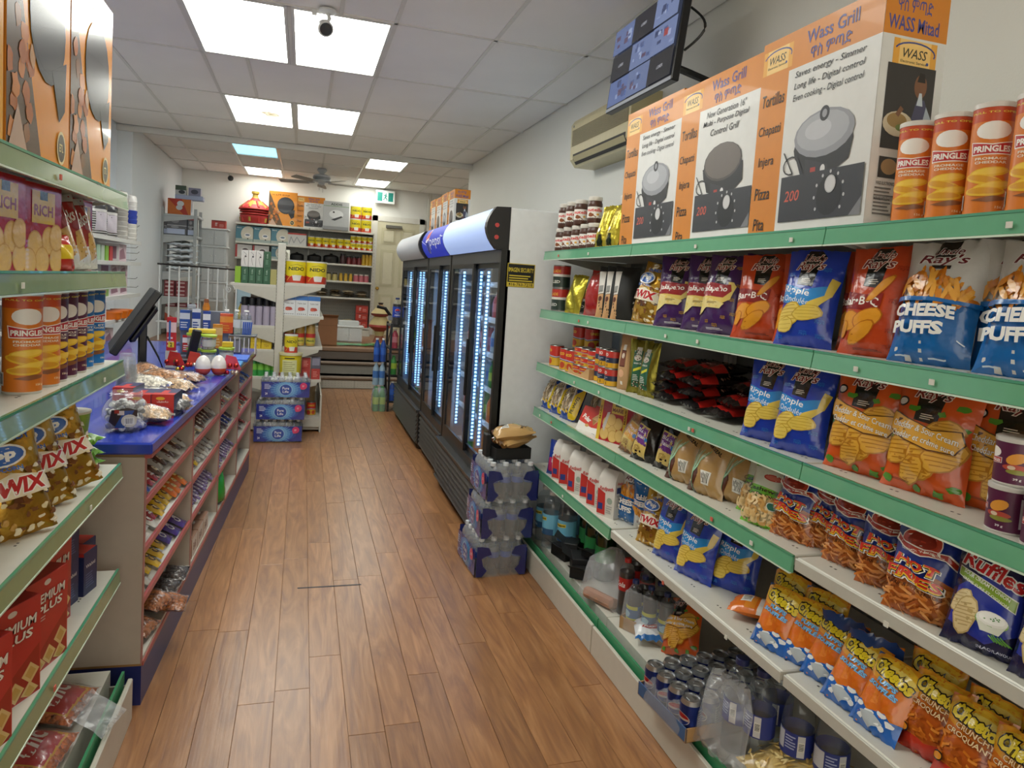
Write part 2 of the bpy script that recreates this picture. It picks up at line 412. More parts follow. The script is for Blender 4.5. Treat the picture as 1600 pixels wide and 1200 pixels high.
for j in range(3):
    for a, b in zip(BX[:-1], BX[1:]):
        y0, y1 = BY[j], BY[j+1]
        if a in (-.95, .75) and j in (0, 2):
            if j == 0: rear.append((a, 9.3, b, 10.38)); 
            else: rear.append((a, 11.5, b, 12.4)); tile(a, 12.42, b, YB)
        else: tile(a, y0, b, y1)
for x in BX[1:-1]: bar(x-.012, 9.17, x+.012, YB)
for y in BY[1:-1]: bar(-1.94, y-.012, 2.75, y+.012)
DIFF = emis('lit_diffuser', '#fbfdf4', LAMP); DIFFB = emis('lit_diffuser_blue', '#8edcf6', 1.0)
def stained():
    m, N, K, b = newmat('lit_diffuser_stained')
    tc = N.new('ShaderNodeTexCoord'); mp = N.new('ShaderNodeMapping'); mp.inputs['Location'].default_value = (-.42, -.2, 0); mp.inputs['Scale'].default_value = (5.2, 3.6, 1)
    K.new(tc.outputs['Object'], mp.inputs[0])
    nz = N.new('ShaderNodeTexNoise'); nz.inputs['Scale'].default_value = 1.8; nz.inputs['Detail'].default_value = 4; K.new(mp.outputs[0], nz.inputs[0])
    ln = N.new('ShaderNodeVectorMath'); ln.operation = 'LENGTH'; K.new(mp.outputs[0], ln.inputs[0])
    ad = N.new('ShaderNodeMath'); ad.operation = 'MULTIPLY_ADD'; ad.inputs[1].default_value = .9; K.new(nz.outputs['Fac'], ad.inputs[0]); K.new(ln.outputs['Value'], ad.inputs[2])
    cr = N.new('ShaderNodeValToRGB'); e = cr.color_ramp.elements
    e[0].position = .45; e[0].color = (.05, .038, .018, 1); e[1].position = 1.0; e[1].color = (*L('#fbfdf4'), 1)
    for p, c in ((.56, (.085, .075, .05, 1)), (.68, (.1, .095, .075, 1)), (.74, (.055, .042, .022, 1)), (.8, (.095, .09, .07, 1)), (.88, (.13, .13, .12, 1))):
        q = e.new(p); q.color = c
    K.new(ad.outputs[0], cr.inputs[0]); K.new(cr.outputs[0], b.inputs['Emission Color']); b.inputs['Emission Strength'].default_value = LAMP
    K.new(cr.outputs[0], b.inputs['Base Color']); return m
STAIN = stained()
def troffer(a, label, mat):
    x0, y0, x1, y1 = a; t = empty('ceiling_light', ((x0+x1)/2, (y0+y1)/2, CEIL-.006)); w, d = (x1-x0)/2-.013, (y1-y0)/2-.014
    f = MB()
    for q in ((-w,-d,w,-d+.018), (-w,d-.018,w,d), (-w,-d+.018,-w+.018,d-.018), (w-.018,-d+.018,w,d-.018)): f.box(q[0], q[1], 0, q[2], q[3], .03, '#dcdbd6')
    f.obj('frame', STEEL, t); MB().box(-w+.018, -d+.018, .012, w-.018, d-.018, .02, '#ffffff').obj('diffuser', mat, t)
    tag(t, label, 'ceiling light', 'fluorescent panels in the ceiling')
names = {-.37: 'pair behind the viewer', 2.05: 'pair above the viewer', 4.47: 'pair nearest in view, beside the dome camera', 6.92: 'pair just before the ceiling beam'}
for a in _lights:
    left = a[0] < -.3
    lab = ('left' if left else 'right')+' fluorescent ceiling panel of the '+names[a[1]]
    if a[1] == 6.92 and left: lab = 'fluorescent ceiling panel with a brown water stain on its diffuser'
    troffer(a, lab, STAIN if a[1] == 6.92 and left else DIFF)
for a, lab, m in zip(sorted(rear), ('pale blue fluorescent ceiling panel over the rear stairs', 'small white ceiling panel left of the fan, by the back wall', 'white ceiling panel right of the fan, just past the beam', 'white ceiling panel above the green exit sign'), (DIFFB, DIFF, DIFF, DIFF)): troffer(a, lab, m)

# ================================================================ SHELVING
SH = '#cfcdc2'; GREEN = '#66a882'; STRIPM = pm('clear_covered_strip', .18, 0, .5)
def shelfboard(w, d, t=.028, lip=None, col=SH):
    """board in local coords: front edge at y=0, depth +y, width x 0..w, top at z=0, with punched slots along the front"""
    m = MB().cbox(.004, 0, -t, w-.004, d, 0, col, .003); n = int(w/.14)
    for i in range(n):
        x = .07+i*(w-.14)/(n-1)
        for dx in (0, .016): m.box(x+dx, .045, 0, x+dx+.006, .05, .0005, '#3a3832')
    return m.mesh('shelf', STEEL)
def strip(w, h=.046, col=GREEN, dark='#3f8460', mat=None):
    m = MB().prism([(-.004, -h), (-.012, -h+.004), (-.007, -.004), (-.002, .002), (.0, .002), (0, -h)], 'x', 0, w, col)
    m.box(0, -.0135, -h-.001, w, -.006, -h+.003, '#cfe3cf').box(0, -.008, -.003, w, -.001, .0025, dark)
    return m.mesh('price_strip', mat or STRIPM)
def lipmesh(w): return MB().cbox(.004, -.006, -.034, w-.004, 0, -.002, '#bfbdb2', .002).mesh('shelf_lip', STEEL)
def bay(name, label, origin, rz, w, shelves, d, height, base_front, kick=.12, deck=.15, back='#6d6b64', ends=(), tagc=0, green=None):
    """gondola bay; local x along the bay, +y towards the back panel; shelves [(z, kind)]"""
    t = empty(name, origin, rz); tag(t, label, 'shelving', 'gondola shelving bays')
    MB().box(0, d, .05, w, d+.03, height, back).obj('back_panel', STEEL, t)  # grey-beige panel, its colour darkened for the shade behind the goods
    pr = MB()
    for (z, _) in shelves:
        for k in range(int(w/.016)): pr.box(.02+k*.016, d-.0015, z-.06, .026+k*.016, d-.0005, z-.045, '#aaa89e')  # pale dashes painted for the bright wall seen through the slots
    tag(pr.obj('perforation', STEEL, t), kind='stuff')
    for x in (.016, w-.016): MB().box(x-.014, d-.02, 0, x+.014, d+.04, height, '#b9b7ac').obj('upright', STEEL, t)
    sb = {}
    for (z, kind) in shelves:
        o = link('shelf', shelfboard(w, d), t, (0, 0, z))
        if kind == 'strip': link('price_strip', strip(w, col=green or GREEN, dark='#4f9a78'), o)
        elif kind == 'lip': link('shelf_lip', lipmesh(w), o)
        for x in (.012, w-.02): MB().prism([(.02,-.03),(d,-.03),(d,-.12),(.1,-.045)], 'x', x, x+.004, '#a9a79c').obj('bracket', STEEL, o)
        for k in range(tagc):
            x = random.uniform(.08, w-.1); MB().box(x, -.016, -.032, x+.012, -.0135, -.02, random.choice(['#d8d6cc', '#c8604e', '#d8d6cc'])).obj('price_tag', PAPER, o)
    MB().box(0, base_front+.012, .02, w, d, deck, SH).obj('base_deck', STEEL, t)
    MB().cbox(.002, base_front-.055, 0, w-.002, base_front-.04, kick, '#c9c5b8', .003).obj('kick_plate', STEEL, t)
    MB().box(.002, base_front-.03, deck-.06, w-.002, base_front-.022, deck-.005, '#3d8f62').obj('price_strip', PLAS, t)
    for x in (.01, w-.01): MB().box(x-.004, base_front-.04, .02, x+.004, base_front+.012, kick-.02, '#8f8d84').obj('kick_bracket', STEEL, t)
    return t
RX = 1.26                                  # front plane of the right-hand shelves
RB = [3.645, 2.575, 1.485, .395, -.695]    # seams between right-hand bays
RZ = [1.70, 1.387, 1.095, .847, .53]
RD = .5
R_ = -PI/2
bay('shelving_bay', 'right shelving bay with the chocolate spread jars on its top shelf', (RX, RB[0], 0), R_, RB[0]-RB[1]-.004, [(z, 'strip') for z in RZ], RD, 1.72, 0, tagc=2)
bay('shelving_bay', 'right shelving bay under the grill boxes', (RX, RB[1], 0), R_, RB[1]-RB[2]-.004, [(RZ[0], 'strip'), (RZ[1], 'strip'), (RZ[2], 'strip'), (RZ[3], 'strip'), (RZ[4], 'lip')], RD, 1.72, 0, tagc=2)
bay('shelving_bay', 'right shelving bay under the orange chip cans, nearest the viewer', (RX, RB[2], 0), R_, RB[2]-RB[3]-.004, [(RZ[0], 'strip'), (RZ[1], 'strip'), (RZ[2], 'strip'), (RZ[3], 'lip'), (RZ[4], 'lip')], RD, 1.72, 0, tagc=2)
LX = -.54
LZ = [1.703, 1.466, 1.19, .858, .51]
bay('shelving_bay', 'left shelving bay with cracker boxes, beside the counter end', (LX, 1.36, 0), PI/2, 1.09, [(z, 'strip') for z in LZ], .48, 1.72, .0, kick=.14, deck=.17, tagc=1, green='#7f9468')
bay('shelving_bay', 'left shelving bay at the picture edge, nearest the viewer', (LX, .26, 0), PI/2, 1.09, [(z, 'strip') for z in LZ], .48, 1.72, .0, kick=.14, deck=.17, tagc=1, green='#7f9468')
# ================================================================ FIXTURES
# ---------------------------------------------------------------- glass-door coolers on the right wall
LED = emis('cooler_led', '#8cc8ff', 3.6)
CANLIT = emis('lit_sign_pale', '#9dbcf4', .34, '#aebde0'); CANPEP = emis('lit_sign_blue', '#2238c0', .3, '#1c2a90')
CX0, CX1, CH = 1.055, 1.74, 1.93
def cooler(label, y0, y1, kind, grill_x):
    t = empty('drink_cooler', ((CX0+CX1)/2, (y0+y1)/2, 0)); tag(t, label, 'cooler', 'glass-door drink coolers')
    ox, oy = (CX0+CX1)/2, (y0+y1)/2
    def part(mb, name, mats, par=t, sm=None):
        mb.v = [(x-ox, y-oy, z) for x, y, z in mb.v]; return mb.obj(name, mats, par, sm)
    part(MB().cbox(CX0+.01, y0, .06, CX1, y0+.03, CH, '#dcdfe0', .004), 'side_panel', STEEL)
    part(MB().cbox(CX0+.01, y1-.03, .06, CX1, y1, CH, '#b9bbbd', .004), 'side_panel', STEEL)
    part(MB().box(CX1-.03, y0+.03, .06, CX1, y1-.03, CH, '#9fb6d8'), 'back_panel', STEEL)  # back and top panels tinted blue to imitate the LED-lit interior
    part(MB().box(CX0+.01, y0+.03, CH-.05, CX1-.03, y1-.03, CH, '#aebfd8'), 'top_panel', STEEL)
    part(MB().box(CX0+.01, y0+.03, .34, CX1-.03, y1-.03, .37, '#c8ccd0'), 'cabinet_floor', STEEL)
    # front frame
    fr = MB()
    for a in ((y0, y0+.035), (y1-.035, y1)): fr.box(CX0-.02, a[0], .36, CX0+.03, a[1], 1.70, '#161616')
    fr.box(CX0-.02, y0+.035, 1.63, CX0+.03, y1-.035, 1.70, '#3a3c3e').box(CX0-.02, y0+.035, .36, CX0+.03, y1-.035, .42, '#202020')
    part(fr, 'door_frame', PLAS)
    # two sliding doors, the near one behind the far one
    ym = (y0+y1)/2
    for k, (a, b, x) in enumerate(((y0+.035, ym+.04, CX0+.012), (ym-.03, y1-.035, CX0-.012))):
        d = MB(); fwid = .03
        d.box(x-.008, a, .42, x+.008, a+fwid, 1.63, '#141414').box(x-.008, b-fwid, .42, x+.008, b, 1.63, '#141414')
        d.box(x-.008, a+fwid, .42, x+.008, b-fwid, .46, '#141414').box(x-.008, a+fwid, 1.60, x+.008, b-fwid, 1.63, '#141414')
        do = part(d, 'sliding_door', PLAS)
        part(MB().box(x-.002, a+fwid, .46, x+.002, b-fwid, 1.60, '#ffffff'), 'pane', GLASS, do)
        part(MB().cbox(x-.022, (a if k else b-.03)+.004, .78, x-.008, (a if k else b-.03)+.026, 1.15, '#0e0e0e', .004), 'door_handle', PLAS, do)
    # light strips inside, behind the frame and beside the middle
    for yy in (ym-.09, ym+.1, y1-.06):
        hs = part(MB().box(CX0+.045, yy-.004, .45, CX0+.085, yy+.004, 1.6, '#9fb4cc'), 'light_strip', PLAS)
        led = MB()
        for q in range(46): led.box(CX0+.058, yy-.006, .47+q*.0245, CX0+.072, yy-.004, .484+q*.0245, '#ffffff').box(CX0+.058, yy+.004, .47+q*.0245, CX0+.072, yy+.006, .484+q*.0245, '#ffffff')
        tag(part(led, 'light_diodes', LED, hs), kind='stuff')
    for z in (.62, .84, 1.06, 1.28, 1.5):
        s = MB(); n = 14
        for q in range(n):
            xx = CX0+.09+q*(CX1-.06-CX0-.09)/(n-1); s.box(xx-.002, y0+.035, z-.004, xx+.002, y1-.035, z, '#cfd6da')
        for yy in (y0+.036, ym, y1-.04): s.box(CX0+.09, yy-.002, z-.012, CX1-.06, yy+.002, z-.004, '#cfd6da')
        s.box(CX0+.08, y0+.036, z-.012, CX0+.088, y1-.036, z+.022, '#dde3e6')
        part(s, 'wire_shelf', STEEL)
    # louvred base
    gx = grill_x; part(MB().box(gx+.02, y0+.01, .05, CX0+.02, y1-.01, .345, '#1c1c1c').cbox(gx, y0+.005, .335, CX0+.02, y1-.005, .36, '#303030', .004), 'base_grill', PLAS)
    nl = 7
    for q in range(nl):
        z = .07+q*.038; part(MB().prism([(gx, z), (gx+.02, z+.03), (gx+.024, z+.03), (gx+.006, z-.004)], 'y', y0+.012, y1-.012, '#45423f'), 'louver', PLAS)
    for yy in (y0+.06, y1-.06):
        for xx in (gx+.07, CX1-.08): part(MB().lathe([(.025,0),(.025,.05)], '#111111', 10, xx, yy), 'foot', PLAS)
    # canopy sign
    z0, z1 = 1.70, 1.93; xo = .955 if kind != 'cola' else .962; prof = []
    for q in range(9):
        a = q/8; prof.append((xo+.05*(2*a-1)**2+(.012 if a < .5 else 0)*(1-2*a), z0+(z1-z0)*a))
    body = prof+[(CX0+.02, z1), (CX0+.02, z0)]
    part(MB().prism([(p[0]+.006, p[1]) for p in prof]+[(CX0+.02, z1), (CX0+.02, z0)], 'y', y0+.002, y1-.002, '#202226'), 'sign_box', PLAS)
    ya, yb = (y0+.055 if kind != 'cola' else y0+.006), y1-.012
    pl = MB(); n = len(prof)
    for q in range(n): pl.v += [(prof[q][0], ya, prof[q][1]), (prof[q][0], yb, prof[q][1])]
    for q in range(n-1): pl.face((2*q, 2*q+1, 2*q+3, 2*q+2), '#c9ccd4')
    sp = part(pl, 'sign_panel', {'wide': CANLIT, 'cola': CANPEP, 'plain': PLAS}[kind], t, SMO)
    if kind != 'cola':
        part(MB().prism([(p[0]-.012, p[1]) for p in prof]+[(CX0+.02, z1+.004), (CX0+.02, z0)], 'y', y0-.002, y0+.05, '#18181a'), 'end_cap', PLAS)
        for z in (1.765, 1.83): part(MB().lathe([(.012,-.006),(.012,.0)], '#b8403e', 12, 1.0, y0-.002, axis='y', cz=z), 'screw_cover', PLAS)
    if kind == 'cola':
        w, h = yb-ya, z1-z0; A = Art(w, h)
        A.ell(w*.3, h*.55, .075, .1, '#e8eaf2').ell(w*.3, h*.55, .068, .092, '#d8403c', 20, 0, 0, PI).ell(w*.3, h*.55, .068, .092, '#2038b0', 20, 0, PI, 2*PI)
        A.poly([(w*.3-.07,h*.5),(w*.3,h*.5),(w*.3+.07,h*.62),(w*.3+.07,h*.66),(w*.3,h*.62),(w*.3-.07,h*.58)], '#eef0f6')
        A.text('pepsi', w*.66, h*.46, w*.5, h*.42, '#e6e9f4', .01)
        A.line([(0, h*.6), (w*.25, h*.42)], .006, '#dfe4f4').line([(w*.9, h*.62), (w, h*.6)], .006, '#dfe4f4')
        def mp(x, y, k):
            a = y/h; xx = xo+.05*(2*a-1)**2+(.012 if a < .5 else 0)*(1-2*a); return (xx-.001-.0004*k-ox, yb-x-oy, z0+y-0)
        link('sign_print', A.mesh('sign_print', mp, PLAS, [w*i/6 for i in range(1,6)], [h*i/8 for i in range(1,8)]), sp)
    return t, part
cA, partA = cooler('nearest glass-door cooler with a blank glowing sign and grey side', 3.74, 5.08, 'wide', .985)
# yellow security sticker on the grey side
A = Art(.16, .13); A.rect(0,0,.16,.13,'#c9b23a').rect(.004,.004,.156,.126,'#1a1a16').rect(.006,.066,.154,.108,'#1a1a16')
A.text('IMAGEN SECURITY', .08, .095, .145, .024, '#e0c83c', .01).smalltext(.012, .03, .148, .07, '#cdb93a', 3).rect(.004,.004,.156,.026,'#c9b23a').text('416-763-7218', .08, .015, .14, .016, '#1a1a16', .01)
link('sticker', A.mesh('sticker', lambda x, y, k: (1.075+x-(CX0+CX1)/2, -.67-.001-.0004*k, 1.50+y), PAPER), cA)
cooler('middle cooler with the blue cola sign', 5.11, 6.07, 'cola', 1.02)
cooler('farthest glass-door cooler with a blank unlit grey sign', 6.10, 7.74, 'plain', 1.0)

# ---------------------------------------------------------------- counter with candy shelves
CTO = (-.475, 2.52, 0); CTR = -math.radians(2.6)
ct = empty('sales_counter', CTO, CTR); tag(ct, 'long grey counter with a blue top and sloped candy shelves', 'counter')
GREY = '#b8ac9f'; REDT = '#a8504c'; CTB = [0, .80, 1.53, 2.27, 3.0]; CD = .42
MB().cbox(-.62, -.03, .875, .025, 3.03, .915, '#2a3fae', .006).obj('counter_top', GLOSSCARD, ct)
MB().box(.0, -.02, .862, .022, 3.02, .875, REDT).obj('edge_trim', PLAS, ct)
MB().box(-.60, 0, 0, .0, 2.995, .14, '#232f6e').obj('toe_kick', PLAS, ct)
MB().box(-.6, .0, .14, -CD, 3.0, .875, GREY).obj('back_board', CARD, ct)
MB().box(-.60, -.001, .14, -.0, .015, .152, '#a07a4a').obj('raw_edge', CARD, ct); MB().box(-.5, -.001, .862, 0, .015, .875, '#a07a4a').obj('raw_edge', CARD, ct)
MB().box(-CD, .02, .14, .0, 2.98, .165, '#c8c5ba').obj('bottom_shelf', CARD, ct)
for y in CTB:
    o = MB().box(-CD, y-.009, .152, -.001, y+.009, .862, GREY).obj('divider', CARD, ct)
    MB().box(-.001, y-.009, .15, .002, y+.009, .864, '#a8706a').obj('edge_band', PLAS, o)
MB().box(-.001, .01, .135, .004, 2.99, .152, REDT).obj('edge_band', PLAS, ct)
SLZ = [.36, .535, .70]; SLOPE = math.radians(27)
def slope_pt(y, z, a, h=0):
    """point on a sloped candy shelf: a metres back from the front lip"""
    return Vector((-.012-a*math.cos(SLOPE)-h*-math.sin(SLOPE)*1, y, z+a*math.sin(SLOPE)+h*math.cos(SLOPE)))
for i in range(4):
    for z in SLZ:
        y0, y1 = CTB[i]+.01, CTB[i+1]-.01; c, s = math.cos(SLOPE), math.sin(SLOPE); dd = CD/c-.03
        pts = [(-.012, z), (-.012-dd*c, z+dd*s), (-.012-dd*c-.012*s, z+dd*s-.012*c), (-.012-.0*s, z-.014)]
        o = MB().prism(pts, 'y', y0, y1, '#bab6ac').obj('sloped_shelf', CARD, ct)
        MB().cbox(-.010, y0, z-.010, .001, y1, z+.014, '#b8605e', .002).obj('shelf_lip', PLAS, o)
# lower blue work top behind the counter
wt = empty('work_top', (-1.34, 6.1, 0)); tag(wt, 'low blue work top standing behind the counter', 'counter')
MB().cbox(-.28, -.9, .76, .28, .9, .80, '#2c45b4', .006).obj('top', GLOSSCARD, wt); MB().box(-.26, -.88, 0, .26, -.84, .76, GREY).obj('side_panel', CARD, wt)
MB().box(-.26, .84, 0, .26, .88, .76, GREY).obj('side_panel', CARD, wt); MB().box(.2, -.84, .3, .22, .84, .76, '#c4c0b6').obj('front_panel', CARD, wt)

# ---------------------------------------------------------------- double-sided gondola end in mid-shop
gd = empty('gondola', (-.2, 6.85, 0)); tag(gd, 'double-sided gondola seen end-on, holding milk powder and boxes', 'shelving')
GC = '#c9c6ba'; GL = 1.9
MB().cbox(-.035, 0, 0, .035, .05, 1.76, GC, .004).obj('upright', STEEL, gd); MB().cbox(-.035, GL, 0, .035, GL+.05, 1.76, GC, .004).obj('upright', STEEL, gd)
pn = MB()
for k in range(58): pn.box(.034, -.001, .1+k*.028, .0365, .002, .112+k*.028, '#55534c').box(-.0365, -.001, .1+k*.028, -.034, .002, .112+k*.028, '#55534c')
tag(pn.obj('slot_row', STEEL, gd), kind='stuff')
MB().box(-.012, .05, .1, .012, GL, 1.72, '#a9a79c').obj('back_panel', STEEL, gd)
GZR = [1.40, 1.10, .81, .50]; GZL = [1.375, .995, .775, .52]
for s, zs, dp in ((1, GZR, .36), (-1, GZL, .40)):
    for z in zs:
        x0, x1 = (.037, .037+dp) if s > 0 else (-.037-dp, -.037)
        o = MB().cbox(x0, .0, z-.026, x1, GL, z, GC, .003).obj('shelf', STEEL, gd)
        xa, xb = (.037, .037+dp) if s > 0 else (-.037, -.037-dp)
        MB().prism([(xa, z-.024), (xb-.03*s, z-.024), (xb-.04*s, z-.05), (xa, z-.16)], 'y', -.004, .002, '#bdbaad').obj('bracket', STEEL, o)
MB().box(.037, 0, .02, .40, GL, .14, GC).obj('base_deck', STEEL, gd); MB().cbox(.395, -.03, 0, .412, GL, .36, '#c9c6ba', .003).obj('end_guard', STEEL, gd)
MB().box(-.45, 0, .02, -.037, GL, .14, GC).obj('base_deck', STEEL, gd); MB().cbox(.06, -.03, .05, .395, -.015, .14, GC, .003).obj('kick_plate', STEEL, gd)

# ---------------------------------------------------------------- wall shelving on the raised floor at the back
bs = empty('wall_shelving', (0, 12.5, .5)); tag(bs, 'wide wall shelving at the back beside the cream door', 'shelving')
BZ = [2.245, 1.942, 1.695, 1.411, 1.14, .64]
for x0, x1 in ((-1.07, .06), (.07, 1.11)):
    MB().box(x0, -.02, 0, x1, .01, 1.72, '#8f8d84').obj('back_panel', STEEL, bs)
    pr = MB()
    for k in range(34):
        for j in range(26): pr.box(x0+.03+k*.032, -.0215, .2+j*.058, x0+.036+k*.032, -.02, .21+j*.058, '#4a4842')
    tag(pr.obj('perforation', STEEL, bs), kind='stuff')
    for z in BZ: MB().cbox(x0, -.4, z-.5-.03, x1, -.02, z-.5, '#c9c7bc', .003).obj('shelf', STEEL, bs)
    MB().box(x0, -.4, 0, x1, -.38, .1, '#c9c7bc').obj('kick_plate', STEEL, bs)
for x in (-1.085, .052, 1.11): MB().box(x, -.04, 0, x+.02, .0, 1.75, '#c9c7bc').obj('upright', STEEL, bs)
MB().box(1.1, -.39, 0, 1.115, -.04, 1.745, '#c4c1b6').obj('end_panel', STEEL, bs)
# tall open shelving at the left of the raised floor
ls = empty('open_shelving', (-1.7, 11.2, .5)); tag(ls, 'tall grey steel shelving behind the white railing', 'shelving')
LSZ = [2.21, 1.92, 1.40, 1.05, .70]
for x in (-.23, .2):
    for y in (-.25, .25): MB().cbox(x-.02, y-.02, 0, x+.02, y+.02, 1.80, '#a9adae', .003).obj('upright', STEEL, ls)
for z in LSZ:
    o = MB().cbox(-.24, -.26, z-.53, .24, .26, z-.5, '#b6babb', .003).obj('shelf', STEEL, ls)
    MB().prism([(-.21, z-.53), (.2, z-.53), (.2, z-.545), (-.21, z-.62)], 'y', -.262, -.256, '#b6babb').obj('bracket', STEEL, o)
# left wall shelving with hooks behind the counter
lw = empty('wall_shelving', (-1.87, 6.9, 0)); tag(lw, 'white wall shelving of household goods behind the till', 'shelving')
LWZ = [1.71, 1.495, 1.175, .96, .70]
MB().box(-.22, -1.3, .1, -.2, 1.35, 2.0, '#c3c6c8').obj('back_panel', STEEL, lw)
for z in LWZ: 
    o = MB().cbox(-.2, -1.3, z-.03, .22, 1.33, z, '#dcdcd8', .003).obj('shelf', STEEL, lw)
    MB().box(.22, -1.3, z-.032, .228, 1.33, z+.004, '#c8c8c4').obj('price_strip', PLAS, o)
for y in (-1.3, 0.0, 1.33): MB().box(-.2, y-.015, 0, -.17, y+.015, 2.0, '#b8babb').obj('upright', STEEL, lw)
# empty peg hooks on the wall beyond it
for k, (y, z) in enumerate(((9.0, 1.9), (8.95, 1.66), (9.02, 1.6), (8.9, 1.52), (8.95, 1.31), (9.0, 1.21))):
    h = MB().tube([(0,0,0), (.26,0,0), (.28,0,.02)], .003, '#6c6c6a', 6).obj('peg_hook', METAL); h.location = (-2.1, y, z)
    tag(h, 'empty wire peg hook on the pale left wall, %s' % ['highest of all', 'second from the top', 'third from the top', 'fourth from the top', 'second from the bottom', 'lowest of all'][k], 'hook', 'empty peg hooks on the left wall')
# ---------------------------------------------------------------- white railing at the edge of the raised floor
rl = empty('railing', (-1.33, 10.13, .5)); tag(rl, 'white metal railing with thin balusters beside the steps', 'railing')
MB().tube([(-.5,0,1.0), (.5,0,.985)], .012, '#4c4c4c', 8).obj('handrail', METAL, rl)
MB().box(-.5, -.012, .24, .5, .012, .262, '#dfe2e4').obj('lower_rail', STEEL, rl)
for k in range(9):
    x = -.47+k*.1175; MB().box(x-.009, -.009, 0 if k in (0, 8) else .262, x+.009, .009, .985, '#e3e6e8').obj('baluster', STEEL, rl)
sp = [(.38+.07*math.exp(-a*.18)*math.cos(a), -.02, .72+.09*math.exp(-a*.18)*math.sin(a)) for a in [i*.4 for i in range(30)]]
MB().tube(sp, .006, '#e3e6e8', 6).obj('scroll', STEEL, rl)
MB().tube([(.31, -.02, .72), (.33, -.02, .5), (.42, -.02, .3)], .006, '#e3e6e8', 6).obj('scroll', STEEL, rl)
# ---------------------------------------------------------------- door, exit sign, fan, cameras, air conditioner, screen
DC = '#cfc9ae'
dr = struct(MB().box(1.2, 12.51, .5, 1.93, 12.55, 2.49, DC).obj('door_1', STEEL))
for x0, x1 in ((1.27, 1.53), (1.6, 1.86)):
    for z0, z1 in ((2.1, 2.38), (1.35, 2.0), (.62, 1.22)):
        p = MB().box(x0, 12.503, z0, x1, 12.511, z1, '#c4be9f').cbox(x0+.04, 12.494, z0+.04, x1-.04, 12.506, z1-.04, '#d3cdb3', .012).obj('door_panel', STEEL, dr)
MB().lathe([(.0,.0),(.02,.004),(.03,.02),(.03,.035),(.015,.05),(.012,.07)], '#b08d3e', 12, 1.24, 12.44, axis='y', cz=1.32).obj('door_knob', METAL, dr, SMO)
MB().cbox(1.34, 12.46, 2.38, 1.62, 12.5, 2.43, '#8d8b84', .004).obj('door_closer', METAL, dr)
tr = struct(MB().box(1.11, 12.5, .5, 1.2, 12.55, 2.58, '#dcdad2').box(1.93, 12.5, .5, 2.02, 12.55, 2.58, '#dcdad2').box(1.11, 12.5, 2.49, 2.02, 12.55, 2.58, '#dcdad2').obj('trim_2', STEEL))
struct(MB().cbox(2.06, 12.51, .5, 2.12, 12.55, CEIL, '#d6d4cc', .01).obj('trim_3', STEEL))
ex = empty('exit_sign', (1.3, 12.5, 2.79)); tag(ex, 'green running-man exit sign above the cream door', 'exit sign')
MB().cbox(-.165, -.06, 0, .165, 0, .225, '#e8ebe8', .006).obj('housing', PLAS, ex)
EXG = pm('exit_print', .4); A = Art(.27, .15); A.rect(0,0,.27,.15,'#17867a').rect(.085,.0,.185,.15,'#eaf5f0')
A.ell(.145,.125,.011,.011,'#17867a').poly([(.125,.112),(.15,.112),(.158,.095),(.175,.085),(.17,.078),(.152,.085),(.148,.065),(.17,.04),(.165,.012),(.153,.012),(.156,.035),(.132,.055),(.12,.03),(.095,.022),(.093,.033),(.112,.042),(.125,.07),(.132,.095),(.12,.095),(.112,.078),(.103,.082),(.115,.108)], '#17867a')
EXM = emis('exit_glow', '#bfe8de', .25)
link('pictogram', A.mesh('pictogram', lambda x, y, k: (x-.135, -.0605-.0004*k, .0375+y), EXG), ex)
fn = empty('ceiling_fan', (.2, 10.9, 2.86)); tag(fn, 'grey five-blade ceiling fan hanging over the raised rear floor', 'ceiling fan')
FC = '#b4b8bc'
MB().lathe([(.0,.19),(.06,.19),(.075,.16),(.035,.12),(.03,.1)], FC, 20).obj('canopy', PLAS, fn, SMO)
MB().lathe([(.0,.1),(.08,.1),(.12,.085),(.13,.06),(.13,.015),(.11,-.005),(.05,-.02),(.04,-.045),(0,-.05)], [FC,FC,FC,'#7a7e82',FC,FC,FC,FC], 24).obj('motor_housing', PLAS, fn, SMO)
for k in range(5):
    a = 2*PI*k/5+.28; c, s = math.cos(a), math.sin(a)
    def bp(r, w, z): return (r*c-w*s, r*s+w*c, z)
    m = MB()
    vs = []
    for r, w in ((.2,.045),(.3,.06),(.58,.07),(.63,.045)): vs += [bp(r,-w,-.012-.02), bp(r,w,.012-.02), bp(r,w,.02-.02), bp(r,-w,-.004-.02)]
    fs = [(0,1,2,3), (15,14,13,12)]
    for q in range(3):
        for j in range(4): fs.append((4*q+j, 4*q+(j+1)%4, 4*q+4+(j+1)%4, 4*q+4+j))
    m.add(vs, fs, '#a9a69e'); b = m.obj('blade', MATTE, fn)
    MB().tube([bp(.1,0,-.01), bp(.22,0,-.02)], .014, FC, 6).obj('blade_arm', METAL, b)
MB().tube([(.02,-.03,-.05), (.02,-.03,-.16)], .003, '#9a9a96', 6).obj('pull_chain', METAL, fn)
MB().tube([(-.03,-.02,-.05), (-.03,-.02,-.13)], .003, '#9a9a96', 6).obj('pull_chain', METAL, fn)
